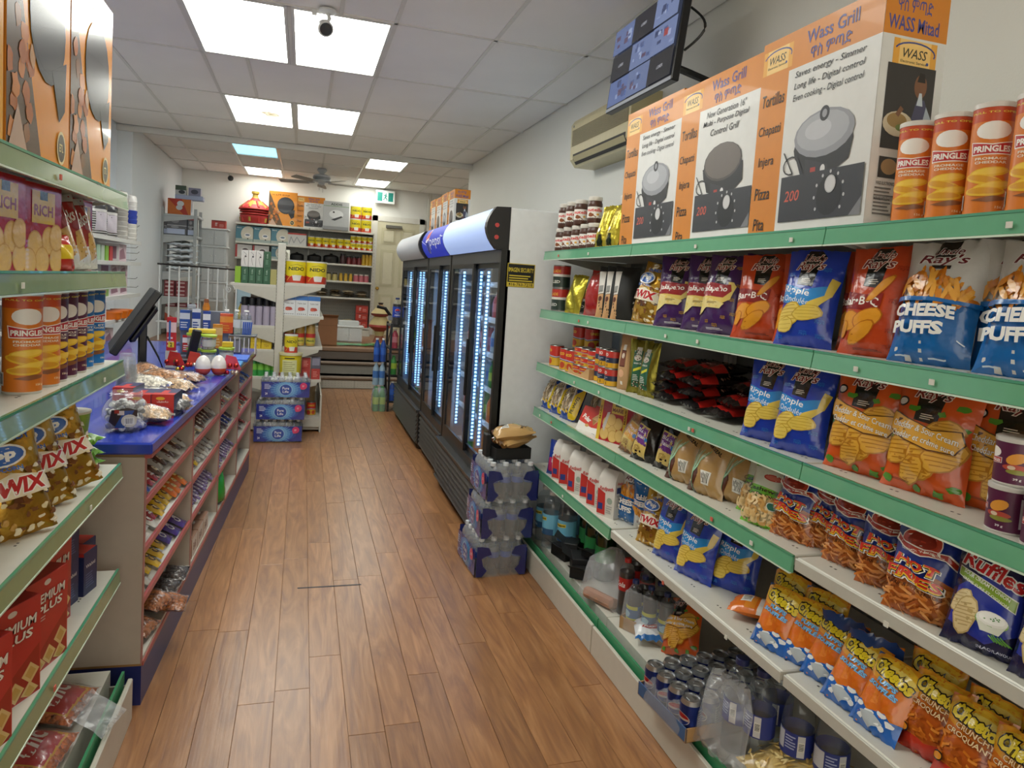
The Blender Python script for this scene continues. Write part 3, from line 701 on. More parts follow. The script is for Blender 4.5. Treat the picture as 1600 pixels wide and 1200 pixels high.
def dome(name, loc, label, k):
    t = empty(name, loc); tag(t, label, 'camera')
    MB().lathe([(.0,.0),(.05,.0),(.05,-.012),(.03,-.02),(0,-.02)], '#dcdcd8', 18).obj('mount', PLAS, t, SMO)
    MB().tube([(0,0,-.015), (.012,-.01,-.05), (.0,-.02,-.08)], .012, '#dcdcd8', 8).obj('arm', PLAS, t, SMO)
    h = MB(); h.lathe([(0,.05),(.03,.042),(.045,.015),(.045,-.02),(.0,-.021)], '#dedede', 18).obj
    hd = h.obj('head', PLAS, t, SMO); hd.location = (-.012, -.035, -.115); hd.rotation_euler = (math.radians(-55), math.radians(-25), 0)
    ln = MB().lathe([(0,-.021),(.036,-.0215),(.036,-.026),(0,-.03)], '#3c3c40', 16).obj('lens', BLACKG, hd, SMO)
    return t
dome('security_camera', (.075, 4.42, CEIL-.006), 'white ball security camera under the nearest ceiling panels', 1)
MB().cbox(-.09, .02, -.03, -.06, .04, 0, '#dcdcd8', .003).obj('cable_gland', PLAS, bpy.data.objects['security_camera'])
d2 = empty('security_camera', (-1.2, 12.49, 2.96)); tag(d2, 'small dark bullet camera high on the back wall', 'camera')
MB().lathe([(0,0),(.04,0),(.045,-.03),(.03,-.05),(0,-.055)], '#1e1e20', 16, axis='y').obj('head', PLAS, d2, SMO); MB().tube([(0,0,.02), (-.03,-.01,.07)], .01, '#c8c8c4', 6).obj('arm', PLAS, d2)
ac = empty('air_conditioner', (XR, 4.48, 2.41)); tag(ac, 'yellowed wall air conditioner below the ceiling on the right wall', 'air conditioner'); AC = '#c3b68c'
MB().prism([(0,0), (-.16,0), (-.2,.05), (-.205,.3), (-.185,.335), (0,.34)], 'y', -.5, .5, AC).obj('housing', PLAS, ac)
for k in range(14): MB().box(-.2085, -.47, .145+k*.0085, -.2035, .47, .149+k*.0085, '#9d9272').obj('grille_slat', PLAS, ac)
MB().prism([(-.175,.012), (-.2005,.05), (-.203,.085), (-.17,.06)], 'y', -.44, .44, '#2e2b24').obj('air_outlet', MATTE, ac)
MB().prism([(-.19,.03), (-.206,.062), (-.21,.066), (-.194,.034)], 'y', -.43, .43, '#b3a780').obj('flap', PLAS, ac)
MB().box(-.207, .44, .28, -.204, .46, .295, '#7d8078').obj('badge', PLAS, ac)
tv = empty('wall_screen', (1.6, 3.37, 2.5)); tv.rotation_euler = (0, -math.radians(-5.5), 0); tag(tv, 'black wall-mounted screen showing security camera views', 'screen')
MB().cbox(-.012, -.37, 0, .03, .37, .455, '#17171a', .005).obj('bezel', PLAS, tv)
MB().cbox(.03, -.25, .08, .06, .25, .38, '#141416', .006).obj('rear_housing', PLAS, tv)
MB().tube([(.05,0,.22), (.25,.0,.2), (.44,.05,.2)], .02, '#1a1a1c', 8).obj('wall_arm', PLAS, tv)
MB().tube([(.05+.05*math.sin(PI*i/12), -.33-.07*math.sin(PI*i/12), .36-.2*i/12) for i in range(13)], .006, '#131313', 6).obj('cable', PLAS, tv)
MB().box(-.0135, -.365, .003, -.012, .365, .02, '#b9bcc4').obj('chin', METAL, tv)
def scrmat():
    m, N, K, b = newmat('camera_feed'); a = N.new('ShaderNodeAttribute'); a.attribute_name = 'Col'
    b.inputs['Base Color'].default_value = (.02,.02,.02,1); b.inputs['Roughness'].default_value = .15
    K.new(a.outputs['Color'], b.inputs['Emission Color']); b.inputs['Emission Strength'].default_value = .5; return m
A = Art(.72, .42); A.rect(0,0,.72,.42,'#22232a')
cells = [(0,0,'#5d6f9e'),(1,0,'#66759c'),(2,0,'#202128'),(0,1,'#22232a'),(1,1,'#6c7ba3'),(2,1,'#7180a8'),(0,2,'#62729d'),(1,2,'#22232a'),(2,2,'#7584ab')]
for i, j, c in cells:
    x0, y0 = i*.24, j*.14; A.rect(x0+.002, y0+.002, x0+.238, y0+.138, c); rd = random.Random(i*7+j)
    if c[1] in '567':
        for q in range(9):
            a, b2 = rd.uniform(.02,.19), rd.uniform(.02,.1); A.rect(x0+a, y0+b2, x0+a+rd.uniform(.01,.05), y0+b2+rd.uniform(.008,.035), rd.choice(['#4b5a86','#8c9abf','#3a456a','#9eabca','#5c4a62']))
    else: A.text('LOREX', x0+.12, y0+.07, .06, .016, '#b9bac2', .01)
A.rect(.62, .20, .66, .235, '#a04444')
link('display', A.mesh('display', lambda x, y, k: (-.0125-.0003*k, .36-x, .025+y), scrmat()), tv)
# ================================================================ PRODUCT KIT
def lerp(a, b, t): return a+(b-a)*t
class Sheet:
    """a curved front made of a point grid; print is laid on it"""
    def __init__(s, G): s.G = G; s.nv = len(G)-1; s.nu = len(G[0])-1
    def pt(s, u, v):
        a = min(max(u, 0), 1)*s.nu; b = min(max(v, 0), 1)*s.nv; i = min(int(a), s.nu-1); j = min(int(b), s.nv-1); fu, fv = a-i, b-j
        g = s.G; return g[j][i]*(1-fu)*(1-fv)+g[j][i+1]*fu*(1-fv)+g[j+1][i]*(1-fu)*fv+g[j+1][i+1]*fu*fv
    def nor(s, u, v):
        e = .02; du = s.pt(u+e, v)-s.pt(u-e, v); dv = s.pt(u, v+e)-s.pt(u, v-e); n = du.cross(dv)
        return n.normalized() if n.length > 1e-9 else Vector((0, -1, 0))
    def map(s, x, y, k): return s.pt(x, y)+s.nor(x, y)*(.0006+.00012*k)
    def cuts(s): return [i/s.nu for i in range(1, s.nu)], [j/s.nv for j in range(1, s.nv)]
def bag(name, cat, w, h, t, art, front, back, mat=FILM, seed=1, wr=.004, nu=12, nv=16, gather=0., heavy=.8, pmat=None, backmat=None, film=False):
    rd = random.Random(seed); ph = [(rd.uniform(3, 9), rd.uniform(2, 7), rd.uniform(0, 6), rd.uniform(.4, 1)) for _ in range(5)]
    F, B = [], []
    for j in range(nv+1):
        v = j/nv; vv = min(max((v-.02)/(.94), 0), 1); b = max(math.sin(PI*vv**heavy), 0)**.55
        rf, rb = [], []
        for i in range(nu+1):
            u = i/nu; c = 2*u-1; prof = max(1-abs(c)**2.6, 0)**.75
            wx = w*(1-.08*b-gather*max(v-.7, 0)/.3)
            x = c/2*wx; nz = sum(a*math.sin(p*u*2+q*v*2+r) for p, q, r, a in ph)/3
            end = math.exp(-v*9)+math.exp(-(1-v)*9)
            z = h*v-.012*h*b*(abs(c)**3)+(.012*h*math.sin(5*u+seed)*max(v-.85, 0)/.15)
            cr = wr*1.2*math.sin(u*31+seed)*end*(1 if .02 < u < .98 else 0)
            yf = -t*.55*b*prof+wr*nz*prof*1.1+cr; yb = t*.45*b*prof+wr*nz*prof+cr
            if j in (0, nv) or i in (0, nu): yf = yb = cr+.25*wr*nz
            rf.append(Vector((x, yf, z))); rb.append(Vector((x, yb, z)))
        F.append(rf); B.append(rb)
    m = MB()
    def grid(G, col, mi, flip):
        n = len(m.v)
        for r in G: m.v += [tuple(p) for p in r]
        for j in range(nv):
            for i in range(nu):
                q = [n+j*(nu+1)+i, n+j*(nu+1)+i+1, n+(j+1)*(nu+1)+i+1, n+(j+1)*(nu+1)+i]
                c = col((j+.5)/nv) if callable(col) else col; m.face(q if not flip else q[::-1], c, mi)
    grid(F, front, 0, False); grid(B, back, 1, True)
    root = m.mesh(name, [mat, backmat or mat], math.radians(70))
    parts = []
    if art:
        A = Art(1, 1); art(A); S_ = Sheet(F); cx, cy = S_.cuts()
        parts.append(('printed_front', A.mesh('printed_front', S_.map, pmat or mat, cx, cy)))
    if film:
        f = MB(); f.v = [(p[0]*1.07, p[1]*1.18, p[2]*1.05-.02*h) for p in m.v]; f.f = list(m.f); f.c = [(1, 1, 1)]*len(m.f); f.m = [0]*len(m.f); parts.append(('clear_film', f.mesh('clear_film', FILMC, math.radians(70))))
    return Proto(name, cat, root, parts)
def boxp(name, cat, w, d, h, col, art=None, side=None, top=None, lside=None, mat=CARD, b=.0015, topcol=None, extra=None):
    """carton: front faces -y; art(front w x h), side = right side (+x) d x h, lside = left side, top w x d"""
    m = MB().cbox(-w/2, 0, 0, w/2, d, h, col, b)
    if topcol: m.box(-w/2+b, b, h-.0003, w/2-b, d-b, h+.0004, topcol)
    root = m.mesh(name, mat); parts = []
    def pr(nm, fn, aw, ah, f):
        A = Art(aw, ah); fn(A); parts.append((nm, A.mesh(nm, f, mat, smooth=False)))
    if art: pr('printed_front', art, w, h, lambda x, y, k: (x-w/2, -.0004-.0001*k, y))
    if side: pr('printed_side', side, d, h, lambda x, y, k: (w/2+.0004+.0001*k, x, y))
    if lside: pr('printed_side', lside, d, h, lambda x, y, k: (-w/2-.0004-.0001*k, d-x, y))
    if top: pr('printed_top', top, w, d, lambda x, y, k: (x-w/2, y, h+.0006+.0001*k))
    return Proto(name, cat, root, parts+(extra or []))
def can(name, cat, r, h, prof=None, cols=None, art=None, arc=1.0, mat=PLAS, n=24, lid=None, ay0=0, ay1=None, parts=None, pmat=None, ang=0):
    """round thing: lathe profile; art wraps arc of the turn centred on the front (-y)"""
    prof = prof or [(0,0),(r,0),(r,h),(0,h)]
    root = MB().lathe(prof, cols, n).mesh(name, mat, SMO); ps = list(parts or [])
    if art:
        ah = (ay1 or h)-ay0; aw = 2*PI*r*arc; A = Art(aw, ah); art(A)
        def f(x, y, k):
            a = -PI/2+(x/aw-.5)*2*PI*arc+ang; R = r+.0006+.0001*k; return (R*math.cos(a), R*math.sin(a), ay0+y)
        st = 2*PI*r/n; cx = [aw/2+(i)*st for i in range(-n//2, n//2+1) if 0 < aw/2+i*st < aw]
        ps.append(('printed_label', A.mesh('printed_label', f, pmat or mat, cx)))
    return Proto(name, cat, root, ps)
def bottle(name, cat, r, h, liquid, cap, labelcol=None, lz=(.35, .62), glass=None, neck=.32, art=None, fill=.9, capr=None, n=16):
    """clear bottle with liquid, cap and wrap-round label as parts"""
    s = max(h*(1-neck), lz[1]*h+.015); nr = r*.36
    prof = [(0,.006),(r*.8,0),(r,.02*h),(r*.97,lz[0]*h-.01),(r*.99,lz[0]*h),(r*.99,lz[1]*h),(r,lz[1]*h+.01),(r,s)]+[(nr+(r-nr)*math.cos(q*PI/2)**.9, s+(h*.9-s)*math.sin(q*PI/2)**1.15) for q in (.25,.5,.7,.85,.97)]+[(nr,h*.96)]
    root = MB().lathe(prof, '#ffffff', n, cap=False).mesh(name, glass or PET, SMO); ps = []
    if liquid:
        zl = h*fill*.86; lp = [(0,.008),(r*.78,.004),(r*.95,.025*h)]
        for rr, z in prof[3:12]:
            if z < zl: lp.append((rr*.95, z))
        lp += [(lp[-1][0], zl), (0, zl)]
        ps.append(('contents', MB().lathe(lp, liquid, n).mesh('contents', PLAS if min(L(liquid)) < .6 else clear('still_water', (.95, .975, .985), .6, .05, .05, 0, .03), SMO)))
    cr = capr or nr*1.25
    ps.append(('cap', MB().lathe([(cr,h*.94),(cr,h),(cr*.9,h+.002),(0,h+.002)], cap, n).mesh('cap', PLAS, SMO)))
    if labelcol:
        lab = MB().lathe([(r*1.0,lz[0]*h),(r*1.0,lz[1]*h)], labelcol, n, cap=False).mesh('label', CARD, SMO); sub = []
        if art:
            ah = (lz[1]-lz[0])*h; aw = 2*PI*r*.5; A = Art(aw, ah); art(A)
            def f(x, y, k):
                a = -PI/2+(x/aw-.5)*PI; R = r*1.0+.0007+.0001*k; return (R*math.cos(a), R*math.sin(a), lz[0]*h+y)
            st = 2*PI*r/n; cx = [aw/2+i*st for i in range(-n//4, n//4+1) if 0 < aw/2+i*st < aw]
            sub = [('printed_label', A.mesh('printed_label', f, CARD, cx))]
        ps.append(('label', lab, sub))
    return Proto(name, cat, root, ps)
ORD = ['first', 'second', 'third', 'fourth', 'fifth', 'sixth', 'seventh', 'eighth', 'ninth', 'tenth', 'eleventh', 'twelfth', 'thirteenth', 'fourteenth']
# right-hand shelves: everything faces the aisle
def RR(p, x, y, z, label, group=None, yaw=0, lean=0, roll=0, sc=1): return p.put((x, y, z), R_+math.radians(yaw), label, group, -math.radians(lean), math.radians(roll), sc)

# ---------------------------------------------------------------- art for snack bags
def rays(A, y=.80, big=1.0, patch=True, col='#7c2a26'):
    if patch: A.poly([(.34,.62*1),(.62,.60),(.66,y+.1),(.58,.98),(.36,.98),(.30,y+.05)], '#17130f')
    A.text('Uncle', .50, y+.075, .36*big, .075, col, .01, .25, outline='#efdcd2', ow=.045)
    A.text("Ray's", .48, y-.02, .50*big, .115, col, .012, .25, outline='#efdcd2', ow=.05)
    if patch: A.smalltext(.4, .635, .58, .69, '#cfc6b8', 3)
def chip(A, x, y, rx, ry, col, seed, rot=0, ridges='#c79b2e', n=4):
    A.blob(x, y, rx*1.05, ry*1.04, ridges, seed, 14, .08, rot); A.blob(x, y, rx*.95, ry*.94, col, seed, 14, .08, rot)
    for k in range(n):
        t = (k+.5)/n*2-1; hw = .8*rx*math.sqrt(max(1-t*t, .05)); A.line([(x-hw, y+t*ry*.8), (x+hw, y+t*ry*.8+ry*.12)], ry*.07, ridges)
def a_jal(A):
    rays(A, .84, .9)
    for k, (x, y) in enumerate(((.8,.82),(.9,.6),(.82,.42),(.7,.2),(.32,.14),(.88,.25),(.52,.1),(.2,.5))): A.text('uncle', x, y+.012, .1, .018, '#b98a2e', .03); A.text("rays", x, y-.014, .1, .022, '#b98a2e', .03)
    A.poly([(.1,.3),(.5,.3),(.8,.42),(.86,.58),(.8,.63),(.7,.63),(.7,.6),(.76,.56),(.7,.46),(.3,.44),(.1,.48)], '#e2c56a').poly([(.05,.2),(.3,.3),(.62,.3),(.7,.36),(.45,.4),(.1,.45)], '#e8d48c')
    A.poly([(.08,.45),(.66,.43),(.8,.52),(.76,.6),(.6,.59),(.3,.62),(.1,.62)], '#97262a').text('Jalapeno', .4, .53, .62, .09, '#f2eee6', .012, .1).smalltext(.3, .35, .55, .38, '#6b4a20', 2).smalltext(.3, .05, .75, .075, '#e0d6e6', 2)
def a_bbq(A):
    rays(A, .84); A.poly([(.02,.42),(.66,.38),(.7,.56),(.4,.54),(.02,.58)], '#8a1f1e')
    A.text('Bar•B•Q', .34, .475, .62, .09, '#f2ece4', .014)
    for k, (x, y, rx, ry) in enumerate(((.22,.3,.2,.09),(.52,.33,.22,.09),(.42,.2,.22,.075),(.62,.6,.2,.05),(.12,.22,.1,.06))): chip(A, x, y, rx, ry, '#e39a2c', 3+k, .2*k, '#bb6a18', 0)
    for x, y in ((.84,.8),(.85,.5),(.86,.24),(.82,.1)): A.text('uncle', x, y+.012, .13, .02, '#9c2f12', .02); A.text("rays", x, y-.016, .13, .026, '#9c2f12', .02)
    A.smalltext(.3, .05, .8, .07, '#5a1a08', 2)
def a_rip(A):
    rays(A, .83); A.poly([(.06,.44),(.6,.38),(.86,.5),(.88,.62),(.5,.56),(.06,.64)], '#2a8ad4').text('Ripple', .36, .545, .5, .085, '#f4f4f0', .008, 0, -.1).text('Ondulées', .42, .455, .55, .06, '#e6eef4', .004, 0, -.1)
    A.poly([(.55,.36),(.75,.38),(.93,.52),(.98,.68),(.88,.7),(.86,.64),(.84,.52),(.62,.44)], '#e0c452')
    chip(A, .3, .3, .24, .13, '#ecd063', 4, .2, '#c9a63a', 6); chip(A, .62, .33, .24, .08, '#e6ca5c', 7, .1, '#c9a63a', 4); chip(A, .25, .2, .16, .08, '#ecd063', 9, .1, '#c9a63a', 3)
    for x, y in ((.78,.78),(.84,.26),(.6,.14),(.86,.12),(.2,.72),(.15,.08)): A.text('uncle', x, y+.012, .12, .02, '#2f74c8', .02); A.text("rays", x, y-.016, .12, .026, '#2f74c8', .02)
def a_puf(A):
    A.poly([(0,0),(1,0),(1,.48),(0,.5)], '#1566ae')
    A.poly([(.36,.99),(.36,.84),(.62,.84),(.62,.99)], '#17130f'); A.text('Uncle', .52, .9, .36, .06, '#6e1f28', .012, .25, outline='#e8e4e2', ow=.05); A.text("Ray's", .5, .82, .6, .1, '#6e1f28', .014, .25, outline='#e8e4e2', ow=.05); A.rect(.38,.745,.62,.775,'#222222')
    rd = random.Random(5)
    for k in range(60):
        x = rd.uniform(.06, .9); y = .49+rd.random()*(.2*(1-((x-.42)/.5)**2)+.02); a = rd.uniform(0, 3); A.ell(x, y, .085, .028, rd.choice(['#e59a2a','#d9861c','#eeaa42','#c97415']), 9, a)
    A.poly([(0,.48),(1,.46),(1,.5),(.9,.49),(.5,.5),(0,.52)], '#1566ae')
    A.text('CHEESE', .45, .4, .74, .1, '#f2f2ee', .05); A.text('PUFFS', .4, .27, .62, .1, '#f2f2ee', .05); A.smalltext(.15, .05, .35, .07, '#cfe0ee', 1).smalltext(.6, .05, .9, .07, '#cfe0ee', 1); A.line([(.86,.2),(.93,.17)], .01, '#dfeaf4')
def a_ched(A):
    rays(A, .87, .9, True)
    A.ell(.12, .77, .08, .045, '#1c1a18').ell(.12, .77, .06, .03, '#d8d4cc')
    for k, (x, y) in enumerate(((.84,.78),(.9,.6),(.3,.72),(.86,.34),(.5,.06),(.12,.08),(.9,.12),(.66,.7),(.75,.05),(.06,.45))): A.blob(x, y, .06, .03, '#4f8a26', k, 10, .4)
    for k, (x, y, rx, ry, r) in enumerate(((.72,.56,.2,.1,.1),(.25,.36,.24,.14,.3),(.55,.3,.17,.17,-.2),(.76,.36,.22,.13,.4),(.45,.2,.16,.11,.5))): chip(A, x, y, rx, ry, '#dfa83e', 20+k, r, '#b97b22', 6)
    A.poly([(.04,.52),(.3,.44),(.6,.38),(.88,.4),(.94,.5),(.9,.6),(.6,.56),(.3,.62),(.1,.68),(.04,.62)], '#5a3410').poly([(.05,.53),(.3,.45),(.6,.39),(.87,.41),(.93,.5),(.89,.59),(.6,.55),(.3,.61),(.1,.67),(.05,.62)], '#e0a63a')
    A.text('Cheddar & Sour Cream', .5, .54, .78, .055, '#f6efe2', .012, 0, -.09, outline='#6a4a22', ow=.02); A.text('Cheddar et crème sure', .5, .46, .74, .05, '#f6efe2', .01, 0, -.09, outline='#6a4a22', ow=.02); A.smalltext(.2,.09,.45,.11,'#5a2208',2)
def a_hot(A):
    A.poly([(0,0),(1,0),(1,.4),(.75,.44),(.5,.36),(0,.34)], '#b5622a'); rd = random.Random(9)
    for k in range(80):
        x, y = rd.uniform(.03, .97), rd.uniform(.03, .36); a = rd.uniform(-.9, .9); dx, dy = .085*math.cos(a), .06*math.sin(a); A.line([(x-dx,y-dy),(x+dx,y+dy)], .024, rd.choice(['#d98a48','#c8742f','#e29c58','#a85620']))
    A.ell(.46, .75, .29, .135, '#f0e6da').ell(.46, .75, .275, .125, '#b23a24').ell(.46, .76, .2, .09, '#8a2a1c')
    A.poly([(.08,.72),(.2,.66),(.5,.6),(.82,.63),(.94,.56),(.96,.64),(.84,.7),(.5,.67),(.22,.73),(.1,.8)], '#f0e6da').poly([(.1,.73),(.22,.67),(.5,.61),(.82,.64),(.93,.58),(.94,.63),(.83,.69),(.5,.66),(.22,.72),(.11,.78)], '#a8301f')
    A.text("TASTE THE OVEN-BAKED CRUNCH!", .5, .645, .62, .024, '#f2e8dc', .01)
    A.text("ANDY CAPP'S", .5, .88, .86, .05, '#f2f2f0', .025, 0, 0, None, .05, .06)
    for t, y, w in (('HOT', .5, .6), ('FRIES', .375, .78)):
        A.text(t, .47, y-.008, w, .1, '#14110e', .06, 0, -.12, outline='#f2ede4', ow=.05); A.text(t, .46, y, w*.98, .1, '#e8b82c', .045, 0, -.12, outline='#1a1410', ow=.02); A.text(t, .46, y+.008, w*.98, .085, '#cc3322', .03, 0, -.12)
    A.text('CORN & POTATO SNACKS', .5, .28, .7, .035, '#3a1c0c', .01, 0, -.08)
def a_ruf(A):
    A.poly([(.05,.2),(.6,.1),(1,.3),(1,.6),(.5,.75),(.1,.55)], '#24339a')
    A.text('Ruffles', .5, .78, .84, .15, '#c62a2e', .03, .12, -.16, outline='#eeeeea', ow=.055)
    A.poly([(.06,.66),(.88,.46),(.88,.58),(.06,.75)], '#e6ead8').poly([(.07,.665),(.87,.47),(.87,.57),(.07,.74)], '#86a82c'); A.text('SOUR CREAM N ONION', .47, .635, .66, .035, '#f2f4e6', .02, 0, -.22); A.text('CRÈME SURE ET OIGNON', .47, .575, .66, .032, '#f2f4e6', .015, 0, -.22)
    chip(A, .2, .42, .17, .1, '#e2cf9e', 3, .5, '#bfa670', 5); chip(A, .3, .3, .19, .15, '#e0cb98', 5, .9, '#bfa670', 7)
    A.ell(.64, .33, .2, .08, '#7fa84a').poly([(.45,.33),(.83,.33),(.75,.22),(.53,.22)], '#d9dccf').ell(.64, .345, .19, .065, '#e8e8e2').ell(.64, .35, .16, .05, '#f4f4f0'); rd = random.Random(2)
    for k in range(9): A.ell(.64+rd.uniform(-.1,.1), .35+rd.uniform(-.02,.02), .012, .006, '#4a8a3c', 6)
    for k in range(7): A.line([(.62+k*.03,.2+.01*(k%3)),(.72+k*.03,.16)], .012, '#5f9a3a')
    A.text('SNACK FLAVOUR', .72, .08, .4, .022, '#c8cbe6', .01)
def a_chee(A, crunchy=False):
    A.ell(.5, .84, .62, .2, '#e8a024').ell(.5, .84, .5, .14, '#f0c232').ell(.52, .82, .4, .08, '#f6dd6a')
    if crunchy:
        A.poly([(0,0),(1,0),(1,.3),(.6,.2),(0,.22)], '#c03420'); rd = random.Random(4); A.blob(.52, .4, .42, .2, '#b5561a', 3)
        for k in range(46):
            x, y = rd.uniform(.1,.92), rd.uniform(.24,.58); a = rd.uniform(-1,1); A.line([(x-.07*math.cos(a),y-.04*math.sin(a)),(x+.07*math.cos(a),y+.04*math.sin(a))], .03, rd.choice(['#cf7422','#b8601a','#a34e14','#dd8a34']))
        A.text('CRUNCHY', .56, .66, .6, .065, '#eccf9a', .02, 0, -.1, outline='#8a3c14', ow=.05); A.text('CROQUANT', .5, .575, .72, .07, '#eccf9a', .02, 0, -.1, outline='#8a3c14', ow=.05); A.ell(.14, .26, .1, .055, '#2a2018').ell(.14,.26,.075,.04,'#e0922c')
    else:
        A.poly([(0,0),(1,0),(1,.3),(.85,.26),(.7,.34),(.4,.24),(.2,.32),(0,.3)], '#1f66c0'); A.blob(.5,.42,.36,.14,'#d9701c',6)
        for k, (x, y) in enumerate(((.3,.46),(.5,.42),(.7,.47),(.42,.5),(.6,.36))): A.ell(x, y, .14, .045, ['#d86a18','#e27f26'][k%2], 10, .5*k)
        for k, (x, y) in enumerate(((.2,.27),(.45,.22),(.68,.28),(.85,.22),(.3,.14),(.7,.13))): A.blob(x, y, .09, .035, '#eef2f4', k, 10, .3)
        A.poly([(.25,.2),(.5,.05),(.75,.18),(.5,.24)], '#b9c2c8')
        A.text('PUFFS', .54, .645, .42, .06, '#7fc0ea', .04, .1, -.1, outline='#2a5a9c', ow=.035); A.text('SOUFFLÉS', .5, .57, .64, .075, '#7fc0ea', .04, .1, -.1, outline='#2a5a9c', ow=.035)
    A.text('Cheetos', .53, .79, .8, .17, '#e8cf2c', .05, .08, -.13, outline='#15120e', ow=.075)
def a_twix(A):
    rd = random.Random(11)
    for k in range(70):
        x, y = rd.random(), rd.uniform(.05,.95); A.blob(x, y, rd.uniform(.03,.07), rd.uniform(.015,.035), rd.choice(['#7a4a22','#e8d8b4','#c79a52','#5e3518','#ead9a8','#f0e6cc']), k, 9, .4)
    A.poly([(.0,.36),(1,.36),(.9,.5),(.5,.56),(.05,.5)], '#e9dcc0')
    A.ell(.42, .72, .3, .1, '#f2eee6').ell(.42, .72, .27, .085, '#2f64b8'); A.text('Pop', .42, .72, .38, .11, '#f4f2ee', .05, .1); A.text('CANDY', .6, .85, .5, .05, '#3a6cc0', .03); A.text('POPCORN', .42, .6, .46, .04, '#3a6cc0', .03); A.text('TWIX', .5, .45, .76, .13, '#b8282a', .05, .15, 0, outline='#f4efe6', ow=.06)
def cashew(A, x, y, r, a, col):
    pts = []
    for k in range(9): t = a+PI*1.2*k/8; pts.append((x+r*math.cos(t), y+.6*r*math.sin(t)))
    for k in range(9): t = a+PI*1.2*(8-k)/8; pts.append((x+.45*r*math.cos(t), y+.27*r*math.sin(t)))
    A.poly(pts, col)
def a_cash(A):
    A.rect(0, .88, 1, 1, '#5fa82e').rect(0, 0, 1, .06, '#7cc43a').poly([(0,.42),(1,.42),(1,.56),(0,.6)], '#6fb435').poly([(0,.6),(1,.56),(1,.88),(0,.88)], '#d4d8c8')
    A.ell(.62, .74, .24, .05, '#b03a34').ell(.62,.74,.2,.035,'#c86a5c'); rd = random.Random(8)
    for k in range(70): cashew(A, rd.uniform(.06,.94), rd.uniform(.08,.42), .11, rd.uniform(0,6), rd.choice(['#d9b477','#e4c48c','#c99a58','#eed3a2']))
    A.text('Cashews', .5, .535, .8, .06, '#1f2414', .02); A.text('Noix De Cajou', .5, .455, .86, .045, '#1f2414', .02); A.ell(.82,.33,.13,.06,'#dce4dc').ell(.82,.33,.11,.05,'#2f6a58')
def a_pean(A):
    rd = random.Random(3); A.poly([(.2,.2),(.75,.18),(.78,.6),(.62,.86),(.38,.86),(.22,.6)], '#8a7a62')
    for k in range(60):
        x, y = rd.uniform(.2,.76), rd.uniform(.2,.84); a = rd.uniform(0,3); A.ell(x, y, .075, .03, rd.choice(['#c7b393','#b59d78','#d6c6a8','#a38a66']), 9, a)
    A.line([(.2,.2),(.22,.6),(.4,.88)], .015, '#e6eaf0').line([(.78,.18),(.78,.6),(.62,.88)], .015, '#e6eaf0'); A.poly([(.78,.05),(1,.05),(1,.85),(.8,.6)], '#d8b820'); A.text('PEANUTS', .88, .38, .42, .07, '#2c3a24', .03, 0, 1.45)
    for k in range(6): A.blob(.1+.12*k, .17+.02*(k%2), .06, .03, ['#e6e0d0','#d9b43a'][k%2], k, 9, .3)
# ================================================================ RIGHT-HAND SHELVES
Z1, Z2, Z3, Z4, Z5 = RZ; ZB = .15
# ---------------------------------------------------------------- top shelf
def a_spread(A):
    w, h = A.w, A.h; A.rect(0,0,w,h,'#e6e2da'); A.text('nutella', w*.42, h*.72, w*.62, h*.3, '#d0302c', .03).smalltext(w*.78,h*.1,w*.97,h*.9,'#8d8a84',7)
    A.blob(w*.3, h*.28, w*.1, h*.18, '#8a4a20', 2).line([(w*.34,h*.3),(w*.5,h*.08)], .004, '#6a3c20').ell(w*.55,h*.32,w*.05,h*.09,'#d9a43a').smalltext(w*.58,h*.12,w*.72,h*.26,'#a39c8e',2)
SPR = '#4a2a1c'
def spread(r, h, nm):
    prof = [(0,0),(r*.92,0),(r,.006),(r,h*.22),(r*.97,h*.24),(r*.97,h*.62),(r,h*.66),(r*.98,h*.74),(r*.84,h*.84),(r*.84,h*.86)]
    root = MB().lathe(prof, SPR, 22).mesh(nm, PLAS, SMO)
    lid = MB().lathe([(r*.9,h*.845),(r*.93,h*.86),(r*.93,h*.985),(r*.88,h),(0,h)], '#ded9d0', 22).mesh('lid', PLAS, SMO)
    aw = 2*PI*r*.62; ah = h*.42; A = Art(aw, ah); a_spread(A)
    f = lambda x, y, k: ((r*.985+.0004+.0001*k)*math.cos(-PI/2+(x/aw-.5)*2*PI*.62), (r*.985+.0004+.0001*k)*math.sin(-PI/2+(x/aw-.5)*2*PI*.62), h*.2+y)
    return Proto('spread_jar', 'jar', root, [('lid', lid), ('printed_label', A.mesh('printed_label', f, CARD, [aw*i/14 for i in range(1,14)]))])
SPS, SPB = spread(.036, .128, 'spread_jar'), spread(.043, .125, 'spread_jar')
g = 'chocolate spread jars on the top right shelf'
for k, (y, pr) in enumerate(((3.585, SPS), (3.475, SPS), (3.355, SPS), (3.24, SPS), (3.125, SPB))):
    RR(pr, 1.325, y, Z1, ['leftmost chocolate spread jar in the lower row, at the shelf end', 'second chocolate spread jar from the left, lower row', 'third chocolate spread jar from the left, lower row', 'chocolate spread jar mostly hidden behind the widest jar, lower row', 'widest chocolate spread jar, lower row, beside the gold pouches'][k], g, [70,45,42,40,40][k])
for k, (y, x) in enumerate(((3.575, 1.33), (3.465, 1.33), (3.345, 1.33), (3.17, 1.33), (2.99, 1.42))):
    RR(SPS if k < 4 else SPB, x, y, Z1+(.129 if k < 3 else .1265 if k == 3 else .0), ['leftmost chocolate spread jar in the upper row', 'second chocolate spread jar from the left, upper row', 'third chocolate spread jar from the left, upper row', 'fourth chocolate spread jar from the left, upper row, standing on the widest jar', 'chocolate spread jar behind the gold pouches'][k], g, [85,88,84,80,45][k], sc=1 if k < 4 else (1,1,2.0))
